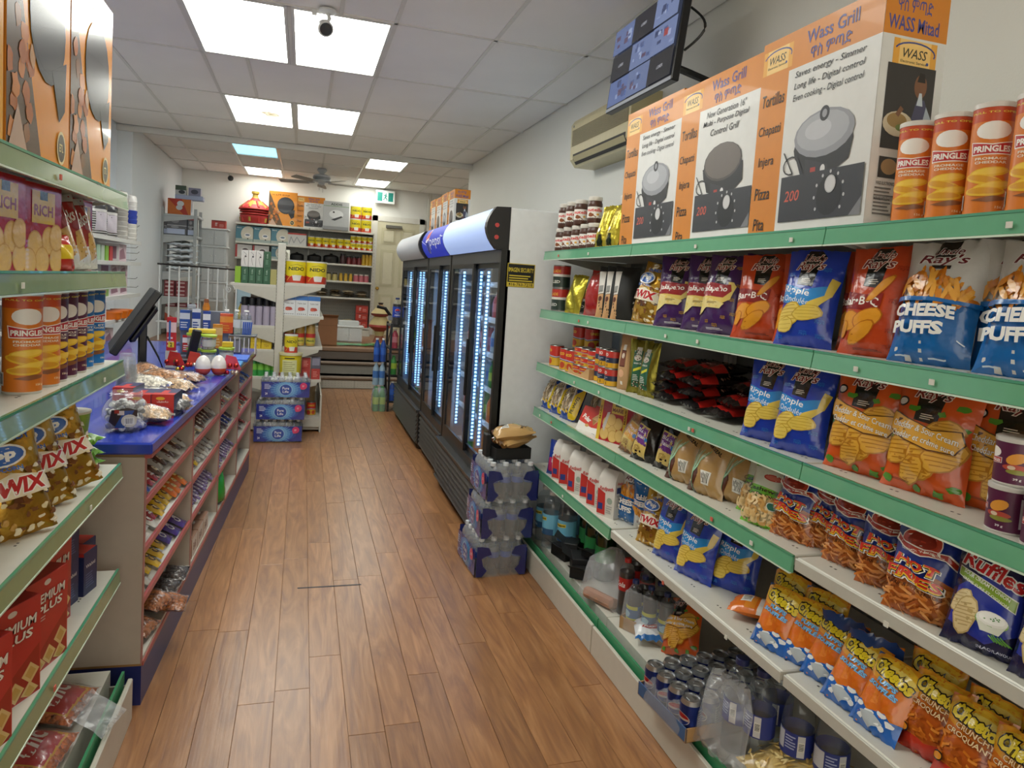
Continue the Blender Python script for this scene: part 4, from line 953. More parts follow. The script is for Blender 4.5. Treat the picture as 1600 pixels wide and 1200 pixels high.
def a_goldp(A): A.poly([(.3,.05),(.7,.05),(.6,.3),(.4,.3)], '#3a3a20').ell(.5,.14,.2,.07,'#20301c').text('COFFEE', .5, .45, .5, .05, '#6a5a1a', .02, 0, 1.3).ell(.35,.4,.12,.05,'#d8dccc')
GOLDP = bag('coffee_pouch', 'pouch', .1, .21, .055, a_goldp, '#b9a93a', '#a5952e', FOIL, 5, .006)
RR(GOLDP, 1.315, 3.03, Z1, 'crumpled gold coffee pouch beside the widest spread jar', 'gold pouches on the top shelf', 20, 14)
RR(GOLDP, 1.315, 2.925, Z1, 'crumpled gold coffee pouch leaning on the leftmost grill box', 'gold pouches on the top shelf', 10, 16)
# grill cartons
OR, ORD2, BLUE_T = '#cf8124', '#b96a20', '#4a4a8c'
def logo(A, x, y, s):
    A.rect(x-.5*s, y-.26*s, x+.5*s, y+.26*s, '#e0a23c').rect(x-.36*s, y-.26*s, x+.36*s, y+.26*s, '#ecc476')
    pts = [(x+.46*s*math.cos(a), y+.05*s+.17*s*math.sin(a)) for a in [2.9-i*.32 for i in range(11)]]
    A.line(pts, .03*s, '#3c4a8a').ell(x+.3*s, y-.12*s, .03*s, .03*s, '#3c4a8a'); A.text('WASS', x, y+.02*s, .56*s, .17*s, '#3a3a2e', .01, .25); A.text('Electronic Service', x-.02*s, y-.13*s, .6*s, .05*s, '#3a3a2e', .005)
def grill_front(title, lines, lid):
    def f(A):
        w, h = A.w, A.h; A.rect(0,0,w,h,OR).rect(.125, 0, w, h-.105, '#d7d7d4')
        logo(A, .07, h-.06, .13); A.text('Wass Grill', .285, h-.035, .19, .035, BLUE_T, .012); A.text('ዋስ ምጣድ', .285, h-.08, .15, .032, BLUE_T, .01)
        for k, t in enumerate(('Tortillas', 'Chapatti', 'Injera', 'Pizza', 'Pita')): A.text(t, .065-.004*k, h-.17-.09*k, [.1,.1,.07,.07,.05][k], .036, '#2a2014', .008, .1)
        for k, t in enumerate(lines): A.text(t, .285, h-.128-.032*k, min(.26, .0125*len(t)), .022, '#26262a', .006, .2)
        cx, cy = .29, h*.435
        if lid: A.ell(cx,cy-.02,.11,.065,'#2c2c30').poly([(cx-.11,cy-.02),(cx+.11,cy-.02),(cx+.1,cy-.07),(cx+.02,cy-.11),(cx-.07,cy-.1)],'#2a2a2c').ell(cx,cy+.01,.112,.062,'#8e9096').ell(cx-.005,cy+.016,.098,.05,'#a6a8ae').ell(cx-.02,cy+.022,.05,.026,'#b9bbc0').ell(cx,cy+.06,.018,.02,'#222226').ell(cx,cy+.06,.009,.011,'#8e9096')
        else: A.ell(cx,cy-.01,.112,.07,'#26262a').poly([(cx-.115,cy),(cx+.115,cy),(cx+.12,cy-.06),(cx+.04,cy-.11),(cx-.08,cy-.08)],'#2a2a2c').ell(cx,cy+.012,.108,.062,'#4c4844').ell(cx,cy+.015,.102,.057,'#6a625c')
        A.poly([(cx-.06,cy-.05),(cx+.03,cy-.075),(cx+.035,cy-.12),(cx-.055,cy-.095)], '#343438').rect(cx-.035,cy-.088,cx-.015,cy-.076,'#a84038').ell(cx+.012,cy-.085,.009,.012,'#d4d4d4')
        A.line([(cx-.07,cy-.075)]+[(cx-.115+.032*math.cos(q*.5), cy-.06+.024*math.sin(q*.5)) for q in range(1,11)]+[(cx-.15,cy-.02)], .004, '#2c2c2e')
        A.rect(.14, .03, w-.012, .155, '#34353a').poly([(w-.012,.03),(w-.012,.075),(w-.05,.03)], '#7c7c80'); A.text('200', .19, .1, .06, .03, '#c85a48', .01, .15)
        A.ell(.335,.088,.046,.052,'#1e1f22'); 
        for k in range(9):
            a = -.6+k*.54; A.ell(.335+.053*math.cos(a), .088+.06*math.sin(a), .004, .005, '#b9babd', 6)
        A.ell(.338,.116,.02,.023,'#b4b4b6').ell(.338,.116,.017,.02,'#cacacc')
    return f
def grill_side(A):
    w, h = A.w, A.h; A.rect(0,0,w,h,'#d7d7d4').rect(0,h-.105,w,h,OR); A.text('ዋስ ምጣድ', w*.46, h-.032, w*.55, .032, BLUE_T, .012); A.text('WASS Mitad', w*.46, h-.076, w*.8, .034, BLUE_T, .02)
    logo(A, w*.52, h-.145, .13); A.rect(w*.12,.19,w*.88,.39,'#33302e')
    A.poly([(w*.5,.19),(w*.86,.19),(w*.86,.27),(w*.74,.315),(w*.62,.31),(w*.54,.25)], '#4a4a64').poly([(w*.72,.24),(w*.86,.2),(w*.88,.27),(w*.78,.3)], '#a9b4c0').ell(w*.66,.345,.019,.028,'#7a5238').poly([(w*.6,.355),(w*.73,.355),(w*.71,.376),(w*.63,.377)],'#241d18').poly([(w*.62,.3),(w*.72,.3),(w*.69,.33),(w*.65,.33)],'#c2ccd4')
    A.ell(w*.36,.25,.045,.03,'#cbbca0').ell(w*.34,.258,.03,.018,'#9a7c4a').ell(w*.4,.242,.014,.008,'#6a7a3a').line([(w*.4,.29),(w*.33,.27)],.012,'#7a5238').line([(w*.62,.22),(w*.5,.235)],.014,'#7a5238')
    for i, c in enumerate(('#a88a5c','#b39a3c')): A.rect(w*(.13+.42*i),.12,w*(.45+.42*i),.17,'#2e2c2a').ell(w*(.29+.42*i),.147,.024,.019,c)
    A.text('WASS ELECTRONICS', w*.26, .107, w*.3, .008, '#2c2c2c', .01).smalltext(w*.1,.03,w*.45,.1,'#6c6c6a',8); A.text('HOUSE HOLD USE ONLY', w*.3, .07, w*.4, .008, '#2c2c2c', .01); A.text('CUL', w*.7, .08, .02, .03, '#2c2c2c', .01)
def flaps(w, d, h): return [('top_flap', MB().box(-w/2+.004, .004, h, w/2-.004, d/2-.001, h+.002, '#a97a44').box(-w/2+.004, d/2+.001, h, w/2-.004, d-.004, h+.002, '#a97a44').mesh('top_flap', PAPER))]
G1 = boxp('grill_box', 'box', .46, .19, .56, '#cfcfcb', grill_front('', ['Saves energy - Simmer', 'Long life - Digital control', 'Even cooking - Digital control'], True), grill_side, extra=flaps(.46, .19, .56))
G2 = boxp('grill_box', 'box', .475, .19, .55, '#cfcfcb', grill_front('', ['New Generation 16"', 'Multi - Purpose Digital', 'Control Grill'], False), grill_side, extra=flaps(.475, .19, .55))
RR(G1, 1.30, 2.575, Z1, 'leftmost of the three orange and white grill boxes on the top shelf', 'grill boxes on the top right shelf')
RR(G2, 1.295, 2.10, Z1, 'middle orange grill box, picturing a flat black plate without a lid', 'grill boxes on the top right shelf')
RR(G1, 1.285, 1.63, Z1, 'rightmost orange grill box, its side picturing a man with a platter', 'grill boxes on the top right shelf')
# stacked chip tubes
def a_tube(main, dark, flav, chipc='#e8b92c', size='156 g'):
    def f(A):
        w, h = A.w, A.h; c = w*.5; A.rect(0,0,w,h,main).rect(0,h*.87,w,h,dark); A.text('PULL TO OPEN', c, h*.955, w*.5, h*.018, '#e8d44a', .02)
        A.ell(c, h*.785, w*.17, h*.085, '#f0ece6').poly([(c-w*.2,h*.56),(c+w*.2,h*.56),(c+w*.22,h*.69),(c,h*.66),(c-w*.22,h*.69)], '#f2efe8').poly([(c-w*.19,h*.57),(c+w*.19,h*.57),(c+w*.205,h*.68),(c,h*.65),(c-w*.205,h*.68)], '#b8282c')
        A.text('PRINGLES', c, h*.615, w*.36, h*.06, '#f4f0ea', .04)
        for k, t in enumerate(flav): A.text(t, c, h*(.525-.035*k), w*.3, h*.024, '#f0e4d0', .03)
        for k, (x, y, r) in enumerate(((.5,.4,.1),(.45,.33,-.2),(.55,.27,.15),(.47,.22,0))): A.ell(w*x, h*y, w*.2, h*.045, chipc, 14, r).ell(w*x, h*y+h*.006, w*.17, h*.03, '#d99a24' if k%2 else '#f0c84a', 14, r)
        A.poly([(w*.35,h*.14),(w*.55,h*.18),(w*.68,h*.17),(w*.66,h*.14),(w*.5,h*.12)], '#8a5430'); A.text(size, w*.63, h*.07, w*.1, h*.03, '#f2d9b0', .02); A.barcode(w*.12, h*.06, w*.24, h*.2)
    return f
def tube(main, dark, flav, r=.0375, h=.232, chipc='#e8b92c', size='156 g', lid='#d8d4cc'):
    prof = [(0,0),(r,0),(r+.001,.004),(r,.006),(r,h-.012),(r+.002,h-.012),(r+.002,h-.002),(r-.002,h),(0,h-.003)]
    return can('chip_tube', 'can', r, h, prof, ['#a9a49c','#c9c4ba','#c9c4ba',main,lid,lid,lid,lid], a_tube(main, dark, flav, chipc, size), .8, CARD, ay0=.006, ay1=h-.012)
TO = tube('#d9781f', '#c2491c', ('FROMAGE', 'CHEDDAR'))
g = 'orange chip tubes on the top right shelf'
for k, (x, y, yw) in enumerate(((1.335, 1.315, 34), (1.335, 1.222, 38), (1.40, 1.16, 30), (1.335, 1.128, 42), (1.335, 1.035, 36))):
    RR(TO, x, y, Z1, ['orange chip tube standing against the grill box', 'second orange chip tube from the grill box', 'orange chip tube set back behind its neighbours', 'fourth orange chip tube from the grill box', 'orange chip tube cut by the picture edge'][k], g, yw)
# ---------------------------------------------------------------- second shelf
def a_tom(A):
    w, h = A.w, A.h; A.rect(0,0,w,h,'#26352c').rect(0,h*.55,w,h,'#b83228').rect(0,h*.5,w,h*.62,'#dedad0'); A.text('LE GRILLADE', w*.5, h*.76, w*.42, h*.14, '#e0a83c', .03); A.text('GRILLED', w*.5, h*.25, w*.4, h*.14, '#d9d6cc', .02)
TC = can('food_can', 'can', .046, .122, [(0,0),(.046,0),(.047,.003),(.046,.006),(.046,.116),(.047,.119),(.046,.122),(.043,.122),(.043,.12),(0,.12)], '#8f8d88', a_tom, .9, METAL, pmat=CARD, ay0=.006, ay1=.116)
g = 'red and dark green cans at the shelf end'
RR(TC, 1.33, 3.56, Z2, 'lower red and dark green can at the far shelf end', g, -15); RR(TC, 1.33, 3.56, Z2+.1225, 'upper red and dark green can at the far shelf end', g, -5)
RR(TC, 1.44, 3.50, Z2, 'red and dark green can tucked behind the gold foil bag', g, 10)
GOLD2 = bag('coffee_pouch', 'pouch', .13, .2, .06, None, '#b5a83c', '#9c9030', FOIL, 12, .008)
RR(GOLD2, 1.31, 3.33, Z2, 'shiny gold foil bag beside the red and green cans', None, 15, 14); RR(GOLD2, 1.40, 3.22, Z2, 'gold foil bag half hidden behind the red brick pack', None, 8, 8)
REDB = bag('coffee_brick', 'pack', .15, .225, .09, None, '#9c2420', '#8a1e1c', FILM, 3, .004, heavy=1.0)
RR(REDB, 1.33, 3.10, Z2, 'bulging red vacuum pack leaning on the second shelf', None, 18, 12)
def a_kraft(A): A.rect(0,.0,1,1,'#171614').poly([(.0,0),(.3,0),(.3,.45),(.0,.45)], '#c79a6a').rect(0,.46,.3,.9,'#d8d4cc').rect(.04,.5,.26,.62,'#8a8a86').ell(.15,.36,.1,.05,'#5a2a1a').text('BREWED', .15, .5, .22, .03, '#3a2a1c', .02)
KRB = bag('coffee_bag', 'bag', .12, .235, .06, a_kraft, '#161514', '#1b1a19', MATTE, 21, .002)
for k, y in enumerate((2.955, 2.88, 2.80)):
    RR(KRB, 1.34, y, Z2, ['black and kraft coffee bag next to the red vacuum pack', 'black and kraft coffee bag, middle of three', 'plain black coffee bag beside the gold popcorn bag'][k], 'black coffee bags on the second shelf', 50-5*k, 8)
TWX = bag('popcorn_bag', 'snack bag', .17, .25, .075, a_twix, '#c79a3c', '#b98f3a', FOIL, 8, .007, pmat=FILM)
RR(TWX, 1.335, 2.585, Z2, 'gold candy popcorn bag leaning beside the purple chip bags', 'gold popcorn bags', 12, 10, 6)
PUR = '#43205c'
JAL = bag('chip_bag', 'snack bag', .175, .272, .075, a_jal, PUR, '#77757a', FILM, 2, .005)
BBQ = bag('chip_bag', 'snack bag', .175, .272, .075, a_bbq, '#c4451c', '#b4b0aa', FILM, 4, .005)
RIP = bag('chip_bag', 'snack bag', .182, .272, .075, a_rip, '#1f3fb4', '#b9b7b4', FILM, 6, .005)
PUF = bag('puffs_bag', 'snack bag', .185, .285, .08, a_puf, '#d8d6d2', '#c2c0bc', FILM, 10, .006)
g = 'purple jalapeno chip bags'
for k, (x, y, yw, ln) in enumerate(((1.355, 2.375, 38, 9), (1.37, 2.2, 34, 8), (1.335, 2.055, 20, 11), (1.43, 1.93, 35, 5))):
    RR(JAL, x, y, Z2, ['leftmost purple jalapeno chip bag, next to the gold popcorn bag', 'purple jalapeno chip bag in the middle, partly covered', 'frontmost purple jalapeno chip bag, fully visible', 'purple chip bag set back in shadow beside the orange barbecue bag'][k], g, yw, ln)
g = 'orange barbecue chip bags'
for k, (x, y, yw, ln) in enumerate(((1.355, 1.865, 34, 12), (1.40, 1.725, 25, 8), (1.43, 1.50, 20, 4), (1.335, 1.392, 14, 8))):
    RR(BBQ, x, y, Z2, ['orange barbecue chip bag leaning right after the purple bags', 'orange barbecue chip bag mostly behind the blue ripple bag', 'orange barbecue chip bag peeking out right of the blue ripple bag', 'front orange barbecue chip bag beside the cheese puffs'][k], g, yw, ln)
RR(RIP, 1.325, 1.625, Z2, 'blue ripple chip bag on the second shelf between orange bags', 'blue ripple chip bags', 17, 10)
g = 'white and blue cheese puff bags'
RR(PUF, 1.335, 1.225, Z2, 'frontmost white and blue cheese puffs bag on the second shelf', g, 14, 12); RR(PUF, 1.43, 1.085, Z2, 'cheese puffs bag in shadow behind two others, second shelf', g, 28, 4); RR(PUF, 1.335, 1.01, Z2, 'cheese puffs bag cut by the right picture edge', g, 10, 14)
# ---------------------------------------------------------------- third shelf
def a_ico(A):
    w, h = A.w, A.h; A.rect(0,0,w,h,'#c9352a').rect(0,0,w,h*.45,'#d8ab2c').poly([(0,h*.5),(w*.3,h*.4),(w*.5,h*.48),(w*.75,h*.4),(w,h*.5),(w,h*.58),(w*.75,h*.48),(w*.5,h*.56),(w*.3,h*.48),(0,h*.58)], '#3a3c8c').line([(0,h*.55),(w*.3,h*.45),(w*.5,h*.53),(w*.75,h*.45),(w,h*.55)], h*.03, '#d9d6d6')
    A.text('UNICO', w*.5, h*.78, w*.26, h*.14, '#e8c83a', .04).ell(w*.4,h*.2,w*.08,h*.18,'#b8382a').ell(w*.58,h*.22,w*.07,h*.16,'#c24a2c').barcode(w*.86,h*.1,w*.97,h*.4).text('UNICO', w*.05+.012, h*.78, w*.1, h*.14, '#e8c83a', .04)
def tin(r, h, art, nm='food_can', lid='#8f8d88'): return can(nm, 'can', r, h, [(0,0),(r,0),(r+.001,.002),(r,.004),(r,h-.004),(r+.001,h-.002),(r,h),(r-.003,h),(r-.003,h-.002),(0,h-.002)], lid, art, .95, METAL, pmat=CARD, ay0=.004, ay1=h-.004)
T1 = tin(.037, .11, a_ico); T2 = tin(.042, .043, a_ico)
def a_fish(A):
    w, h = A.w, A.h; A.rect(0,0,w,h,'#2a3550').rect(0,h*.62,w,h,'#c23a30').rect(0,0,w,h*.3,'#d6a222'); A.text('RIO', w*.5, h*.8, w*.14, h*.2, '#ecdcd4', .04).smalltext(w*.4,h*.36,w*.6,h*.55,'#9aa0b0',2); A.text('2 1', w*.5, h*.15, w*.12, h*.18, '#3a2a10', .03).text('RIO', w*.2, h*.8, w*.14, h*.2, '#ecdcd4', .04).text('2 1', w*.2, h*.15, w*.12, h*.18, '#3a2a10', .03)
T3 = tin(.036, .078, a_fish)
g = 'red and yellow tomato tins on the third shelf'
RR(T1, 1.315, 3.515, Z3, 'lone red and yellow tomato tin at the far shelf end', g, -20)
for k, (x, y, z, l) in enumerate(((1.31, 3.345, 0, 'red and yellow tomato tin in front, left of the pair'), (1.31, 3.262, 0, 'red and yellow tomato tin in front, right of the pair'), (1.40, 3.41, .0, 'red and yellow tin in the rear stack, bottom'), (1.40, 3.41, .1105, 'red and yellow tin on top of the rear stack at the far end'), (1.42, 3.30, .0, 'red and yellow tin in the second rear stack, bottom'), (1.42, 3.30, .1105, 'red and yellow tin with a pale label, top of the second rear stack'))): RR(T1, x, y, Z3+z, l, g, [0,10,-20,-10,20,100][k])
CT = empty('cardboard_tray', (1.325, 3.10, Z3), R_); tag(CT, 'torn kraft cardboard tray holding small red and yellow tins', 'tray')
MB().box(-.13,-.045,0,.13,.05,.003,'#b58a58').obj('tray_base', PAPER, CT)
MB().prism([(-.13,0),(.13,0),(.13,.05),(.1,.046),(.07,.03),(.03,.012),(-.05,.01),(-.1,.02),(-.13,.03)],'y',-.05,-.046,'#c39a68').obj('tray_wall', PAPER, CT); MB().box(.128,-.045,0,.131,.05,.05,'#b58a58').obj('tray_wall', PAPER, CT)
for i in range(3):
    for k in range(3):
        RR(T2, 1.325+(.004 if k else 0), 3.185-.086*i, Z3+.004+.0435*k, 'small flat red and yellow tin, %s column, %s layer of the cardboard tray' % (['left', 'middle', 'right'][i], ['bottom', 'second', 'top'][k]), 'flat tins stacked in the cardboard tray', [0,30,-20][(i+k)%3] if not (i == 2 and k == 2) else 100)
for i in range(3):
    for k in range(2): RR(T3, 1.315 if i else 1.33, 2.945-.075*i, Z3+.079*k, 'blue, red and yellow tin, %s column, %s of two' % (['left', 'middle', 'right'][i], ['lower', 'upper'][k]), 'blue and yellow tins beside the kraft pouch', [60,8,-5][i])
def a_brown(A): A.rect(.33,.42,.67,.72,'#5a2f24').rect(.36,.44,.64,.7,'#7a4636').ell(.5,.62,.1,.05,'#d8cbb8').rect(.4,.72,.62,.82,'#dcd8d0').ell(.5,.3,.16,.07,'#e0b08a').rect(.45,.1,.6,.16,'#e6e2da')
KR = bag('kraft_pouch', 'pouch', .09, .235, .05, a_brown, '#c19a6c', '#b58e60', PAPER, 31, .002)
RR(KR, 1.32, 2.69, Z3, 'tall kraft paper pouch with a brown oval label', None, 18, 3)
def a_olive(A):
    A.poly([(.25,.12),(.72,.12),(.72,.8),(.25,.8)], '#35684e').rect(.38,.72,.6,.86,'#dcdcd4').ell(.46,.66,.17,.055,'#d9d2c4').poly([(.3,.4),(.66,.46),(.66,.51),(.3,.45)], '#d8d43a'); rd = random.Random(4)
    for k in range(22): A.ell(.3+.4*rd.random(), .12+.1*rd.random() if k < 14 else .6+.2*rd.random(), .03, .012, rd.choice(['#4a2a20','#6a4034','#c8b8a4']), 7)
    A.smalltext(.32,.24,.6,.36,'#cfd8cc',4); A.text('ARABICA', .48, .56, .34, .03, '#dfe6da', .02)
OL = bag('coffee_pouch', 'pouch', .1, .222, .045, a_olive, '#8c8232', '#7c7228', FOIL, 33, .004, pmat=FILM)
RR(OL, 1.34, 2.605, Z3, 'olive gold coffee pouch with green label, turned sideways', 'olive gold coffee pouches', 42, 4); RR(OL, 1.335, 2.52, Z3, 'olive gold coffee pouch with green label, facing the aisle', 'olive gold coffee pouches', 14, 5)
def a_blk(A):
    A.poly([(.0,.12),(1,.10),(1,.36),(.0,.4)], '#b3251f').poly([(.0,.0),(1,.0),(1,.1),(.0,.12)], '#1a1515').ell(.5,.26,.2,.06,'#8a1a16'); rd = random.Random(6)
    for k in range(30): A.ell(.1+.8*rd.random(), .42+.2*rd.random(), .04, .015, rd.choice(['#5a3a2c','#8a6a58','#2c1a16']), 7)
    A.text('GOLD', .5, .26, .4, .05, '#e6d8d0', .03).poly([(0,.92),(1,.92),(1,1),(0,1)], '#2c2c2c')
BLK = bag('coffee_bag', 'bag', .15, .26, .045, a_blk, '#141213', '#19171a', FILM, 41, .005)
spots = [(1.325,2.395,0,4,'bottom left'),(1.33,2.385,.042,10,'second in the left stack'),(1.32,2.37,.082,-6,'third in the left stack'),(1.34,2.36,.122,8,'top of the left stack'),
         (1.335,2.215,0,-8,'bottom middle'),(1.33,2.20,.042,6,'second in the middle stack'),(1.325,2.205,.084,-4,'third in the middle stack'),(1.35,2.19,.124,12,'top of the middle stack'),
         (1.335,2.04,0,10,'bottom right, nearest the blue bags'),(1.36,2.02,.042,-6,'second in the right stack'),(1.42,2.03,.084,4,'top of the right stack')]
for (x, y, z, yw, l) in spots: RR(BLK, x, y, Z3+z+.024, 'red and black coffee bag lying in the pile, '+l, 'red and black coffee bags piled flat', yw, 88)
RR(RIP, 1.325, 1.745, Z3, 'left of the two blue ripple bags on the third shelf', 'blue ripple chip bags', 20, 9, sc=.93); RR(RIP, 1.315, 1.592, Z3, 'right of the two blue ripple bags on the third shelf', 'blue ripple chip bags', 18, 10, sc=.93)
CHD = bag('chip_bag', 'snack bag', .2, .262, .075, a_ched, '#d2561c', '#a5a3a2', FILM, 14, .005)
g = 'orange cheddar and sour cream chip bags'
RR(CHD, 1.43, 1.475, Z3, 'orange cheddar chip bag mostly hidden behind the left one', g, 15, 4); RR(CHD, 1.335, 1.385, Z3, 'left front orange cheddar and sour cream chip bag', g, 14, 9)
RR(CHD, 1.345, 1.212, Z3, 'middle orange cheddar and sour cream chip bag, widest in view', g, 10, 10); RR(CHD, 1.405, 1.06, Z3, 'orange cheddar chip bag behind the small purple tubes', g, 12, 8)
def a_stube(A):
    w, h = A.w, A.h; A.rect(0,0,w,h,'#57193f'); c = w*.3; A.ell(c, h*.72, w*.075, h*.13, '#eeeae4').poly([(c-w*.09,h*.42),(c+w*.09,h*.46),(c+w*.09,h*.6),(c-w*.09,h*.58)], '#f0ece6').poly([(c-w*.085,h*.435),(c+w*.085,h*.47),(c+w*.085,h*.59),(c-w*.085,h*.57)], '#b8282c'); A.text('PRINGLES', c, h*.515, w*.15, h*.07, '#f2efea', .04)
    A.ell(w*.5,h*.62,w*.08,h*.13,'#e0983a',14,.4).ell(w*.5,h*.4,w*.1,h*.08,'#b84a3a').ell(w*.52,h*.3,w*.09,h*.06,'#8a8a3a').ell(w*.47,h*.4,w*.03,h*.05,'#d8c0a8'); A.text('39 g', w*.52, h*.12, w*.06, h*.07, '#eee6ea', .02); A.rect(w*.66,h*.12,w*.86,h*.86,'#d9d7d6').smalltext(w*.68,h*.16,w*.84,h*.82,'#8a888a',8)
r, h = .036, .092
STB = can('chip_tube', 'can', r, h, [(0,0),(r,0),(r+.001,.003),(r,.005),(r,h-.01),(r+.002,h-.01),(r+.002,h-.002),(r-.002,h),(0,h-.002)], ['#b8b4ae','#c4c0ba','#c4c0ba','#57193f','#c9c6c0','#c9c6c0','#c9c6c0','#c9c6c0'], a_stube, .95, CARD, ay0=.005, ay1=h-.01)
g = 'small purple chip tubes'
RR(STB, 1.315, .985, Z3, 'lower small purple chip tube at the right picture edge', g, 10); RR(STB, 1.318, .983, Z3+.0925, 'upper small purple chip tube stacked at the right picture edge', g, 35); RR(STB, 1.30, .902, Z3, 'small purple chip tube cut by the right picture edge', g, 60)
# ---------------------------------------------------------------- fourth shelf
PEA = bag('peanut_bag', 'snack bag', .14, .215, .08, a_pean, '#2350b0', '#2350b0', FILM, 17, .006)
g = 'blue and yellow peanut bags'
for k, (x, y, yw, ln) in enumerate(((1.305, 3.575, 10, 22), (1.305, 3.43, 14, 22), (1.305, 3.275, 12, 22), (1.41, 3.16, 16, 18))): RR(PEA, x, y, Z4, ['leftmost blue peanut bag at the far shelf end', 'second blue peanut bag from the far end', 'third blue peanut bag, its yellow side showing', 'blue peanut bag behind the red wafer box'][k], g, yw, ln)
def a_polar(A):
    w, h = A.w, A.h; A.rect(0,0,w,h,'#cc3524').poly([(0,0),(w,0),(w,h*.24),(w*.6,h*.2),(0,h*.36)], '#e4dfd6').poly([(w*.5,h*.55),(w*.78,h*.9),(w*.94,h*.8),(w*.86,h*.62),(w*.64,h*.3)], '#d6ab72').poly([(w*.5,h*.55),(w*.72,h*.5),(w*.64,h*.3)], '#a8743e').line([(w*.5,h*.55),(w*.88,h*.78)], .004, '#b98a50'); A.text('Polar', w*.3, h*.52, w*.4, h*.2, '#f4efe8', .04, .1, -.3).ell(w*.4,h*.24,w*.08,h*.06,'#c89a5a')
POL = boxp('wafer_box', 'box', .17, .045, .12, '#c43222', a_polar)
for k, (x, y) in enumerate(((1.30, 3.0), (1.352, 2.985))): RR(POL, x, y, Z4, ['red wafer biscuit box leaning on the fourth shelf', 'red wafer box directly behind the front one'][k], 'red wafer boxes', 16, 24)
def a_marie(A):
    w, h = A.w, A.h; A.rect(0,0,w,h,'#a8262c').rect(0,h*.0,w*.12,h,'#d9b43a').rect(w*.45,h*.62,w*.92,h*.92,'#d9b23a').rect(w*.56,h*.78,w*.8,h*.9,'#3a4a2c'); A.text('MARIE', w*.68, h*.7, w*.4, h*.08, '#6a2a18', .03)
    for k, (x, y) in enumerate(((.55,.3),(.75,.42),(.35,.4),(.62,.14),(.3,.16),(.86,.18),(.5,.48))): A.ell(w*x, h*y, w*.17, w*.17*1.0, '#c8a058', 18).ell(w*x, h*y, w*.15, w*.15, '#dcb870', 18)
    A.poly([(w*.2,h*.3),(w*.32,h*.62),(w*.42,h*.64),(w*.28,h*.2)], '#c9c4c0').text('MARIE', w*.06, h*.6, h*.3, w*.06, '#6a2a18', .02, 0, 1.57)
MAR = boxp('biscuit_pack', 'pack', .16, .07, .205, '#a8262c', a_marie, None, mat=FILM, b=.012)
RR(MAR, 1.315, 2.79, Z4, 'front red and yellow round-biscuit pack beside the wafer box', 'biscuit packs on the fourth right shelf', 22, 7); RR(MAR, 1.37, 2.65, Z4, 'red and yellow round-biscuit pack in shadow behind the front one', 'biscuit packs on the fourth right shelf', 20, 4)
def labelled(a, b, cols, txt):
    def f(A):
        A.poly([(.1,.12),(.62,.04),(.7,.6),(.2,.68)], '#d9bd6c').poly([(.14,.34),(.64,.26),(.68,.58),(.22,.65)], cols)
        A.text(txt[0], .42, .53, .4, .07, '#efe6f0', .01, .1, -.15); A.text(txt[1], .42, .43, .4, .07, '#efe6f0', .01, .1, -.15); A.ell(.62,.38,.07,.045,'#3a7ac0').smalltext(.2,.16,.5,.27,'#8a6a34',4)
    return f
DRK = bag('dried_fruit_bag', 'bag', .15, .215, .075, labelled(0, 0, '#6a2a80', ('Black', 'Raisins')), '#1e1816', '#1c1614', FILM, 23, .012, gather=.45)
BRN = bag('nut_bag', 'bag', .14, .2, .07, labelled(0, 0, '#d99a2c', ('Mixed', 'Nuts')), '#a8723c', '#9c6834', FOOD, 25, .01, gather=.45, pmat=FILM, film=True)
RR(BRN, 1.315, 2.575, Z4, 'bag of brown nuts with a yellow label beside the biscuit packs', None, 20, 18, 8)
RR(DRK, 1.315, 2.455, Z4, 'left dark dried-fruit bag with a purple and yellow label', 'dark bags with purple labels', 20, 16); RR(DRK, 1.35, 2.315, Z4, 'right dark dried-fruit bag with a purple and yellow label', 'dark bags with purple labels', 28, 16)
def a_sug(A):
    A.poly([(.0,.0),(.32,.0),(.36,.3),(.3,.42),(.0,.3)], '#5a3222')
    for k in range(9): A.line([(.17+.012*k,.02),(.16+.01*k,.3),(.05+.065*k,.62+.03*(k%3))], .016, ['#9cc8a4','#bcdcc0','#86b890'][k%3])
    A.barcode(.5,.16,.74,.36).text('SUCRE', .6, .8, .3, .03, '#3a2a1a', .02, 0, -.3); A.text('ARROZAL', .62, .72, .44, .06, '#2a1c12', .03, 0, -.3)
SUG = bag('sugar_bag', 'bag', .16, .215, .085, a_sug, '#b8935e', '#ad8852', FILM, 27, .008, gather=.35)
g = 'clear bags of brown sugar'
for k, (x, y, yw, rl) in enumerate(((1.315, 2.165, 18, 0), (1.315, 2.015, 14, 0), (1.37, 1.925, 20, 4), (1.43, 1.86, 24, 0))): RR(SUG, x, y, Z4, ['leftmost brown sugar bag with green cane print', 'second brown sugar bag with green cane print', 'third brown sugar bag, turned to show its barcode', 'brown sugar bag behind the cashews'][k], g, yw, 18, rl)
CSH = bag('cashew_bag', 'snack bag', .13, .195, .05, a_cash, '#c9b68c', '#c9b68c', FILM, 29, .005)
RR(CSH, 1.36, 1.81, Z4, 'left cashew bag with green bands, set back', 'green cashew bags', 18, 20); RR(CSH, 1.31, 1.715, Z4, 'right cashew bag with green bands, in front', 'green cashew bags', 18, 20)
HOT = bag('fries_bag', 'snack bag', .14, .205, .06, a_hot, '#22378f', '#1b2c72', FILM, 35, .005)
g = 'blue and orange hot fries bags'
for k, (x, y, yw, ln, sc) in enumerate(((1.335, 1.60, 18, 14, 1), (1.38, 1.505, 18, 12, 1), (1.35, 1.405, 18, 13, 1), (1.345, 1.275, 34, 14, 1), (1.295, 1.145, 22, 17, 1.02))): RR(HOT, x, y, Z4, ['leftmost hot fries bag, touching the cashews', 'second hot fries bag, overlapped by the next one', 'third hot fries bag from the cashews', 'fourth hot fries bag, turned sideways', 'frontmost hot fries bag, largest in view'][k], g, yw, ln, 0, sc)
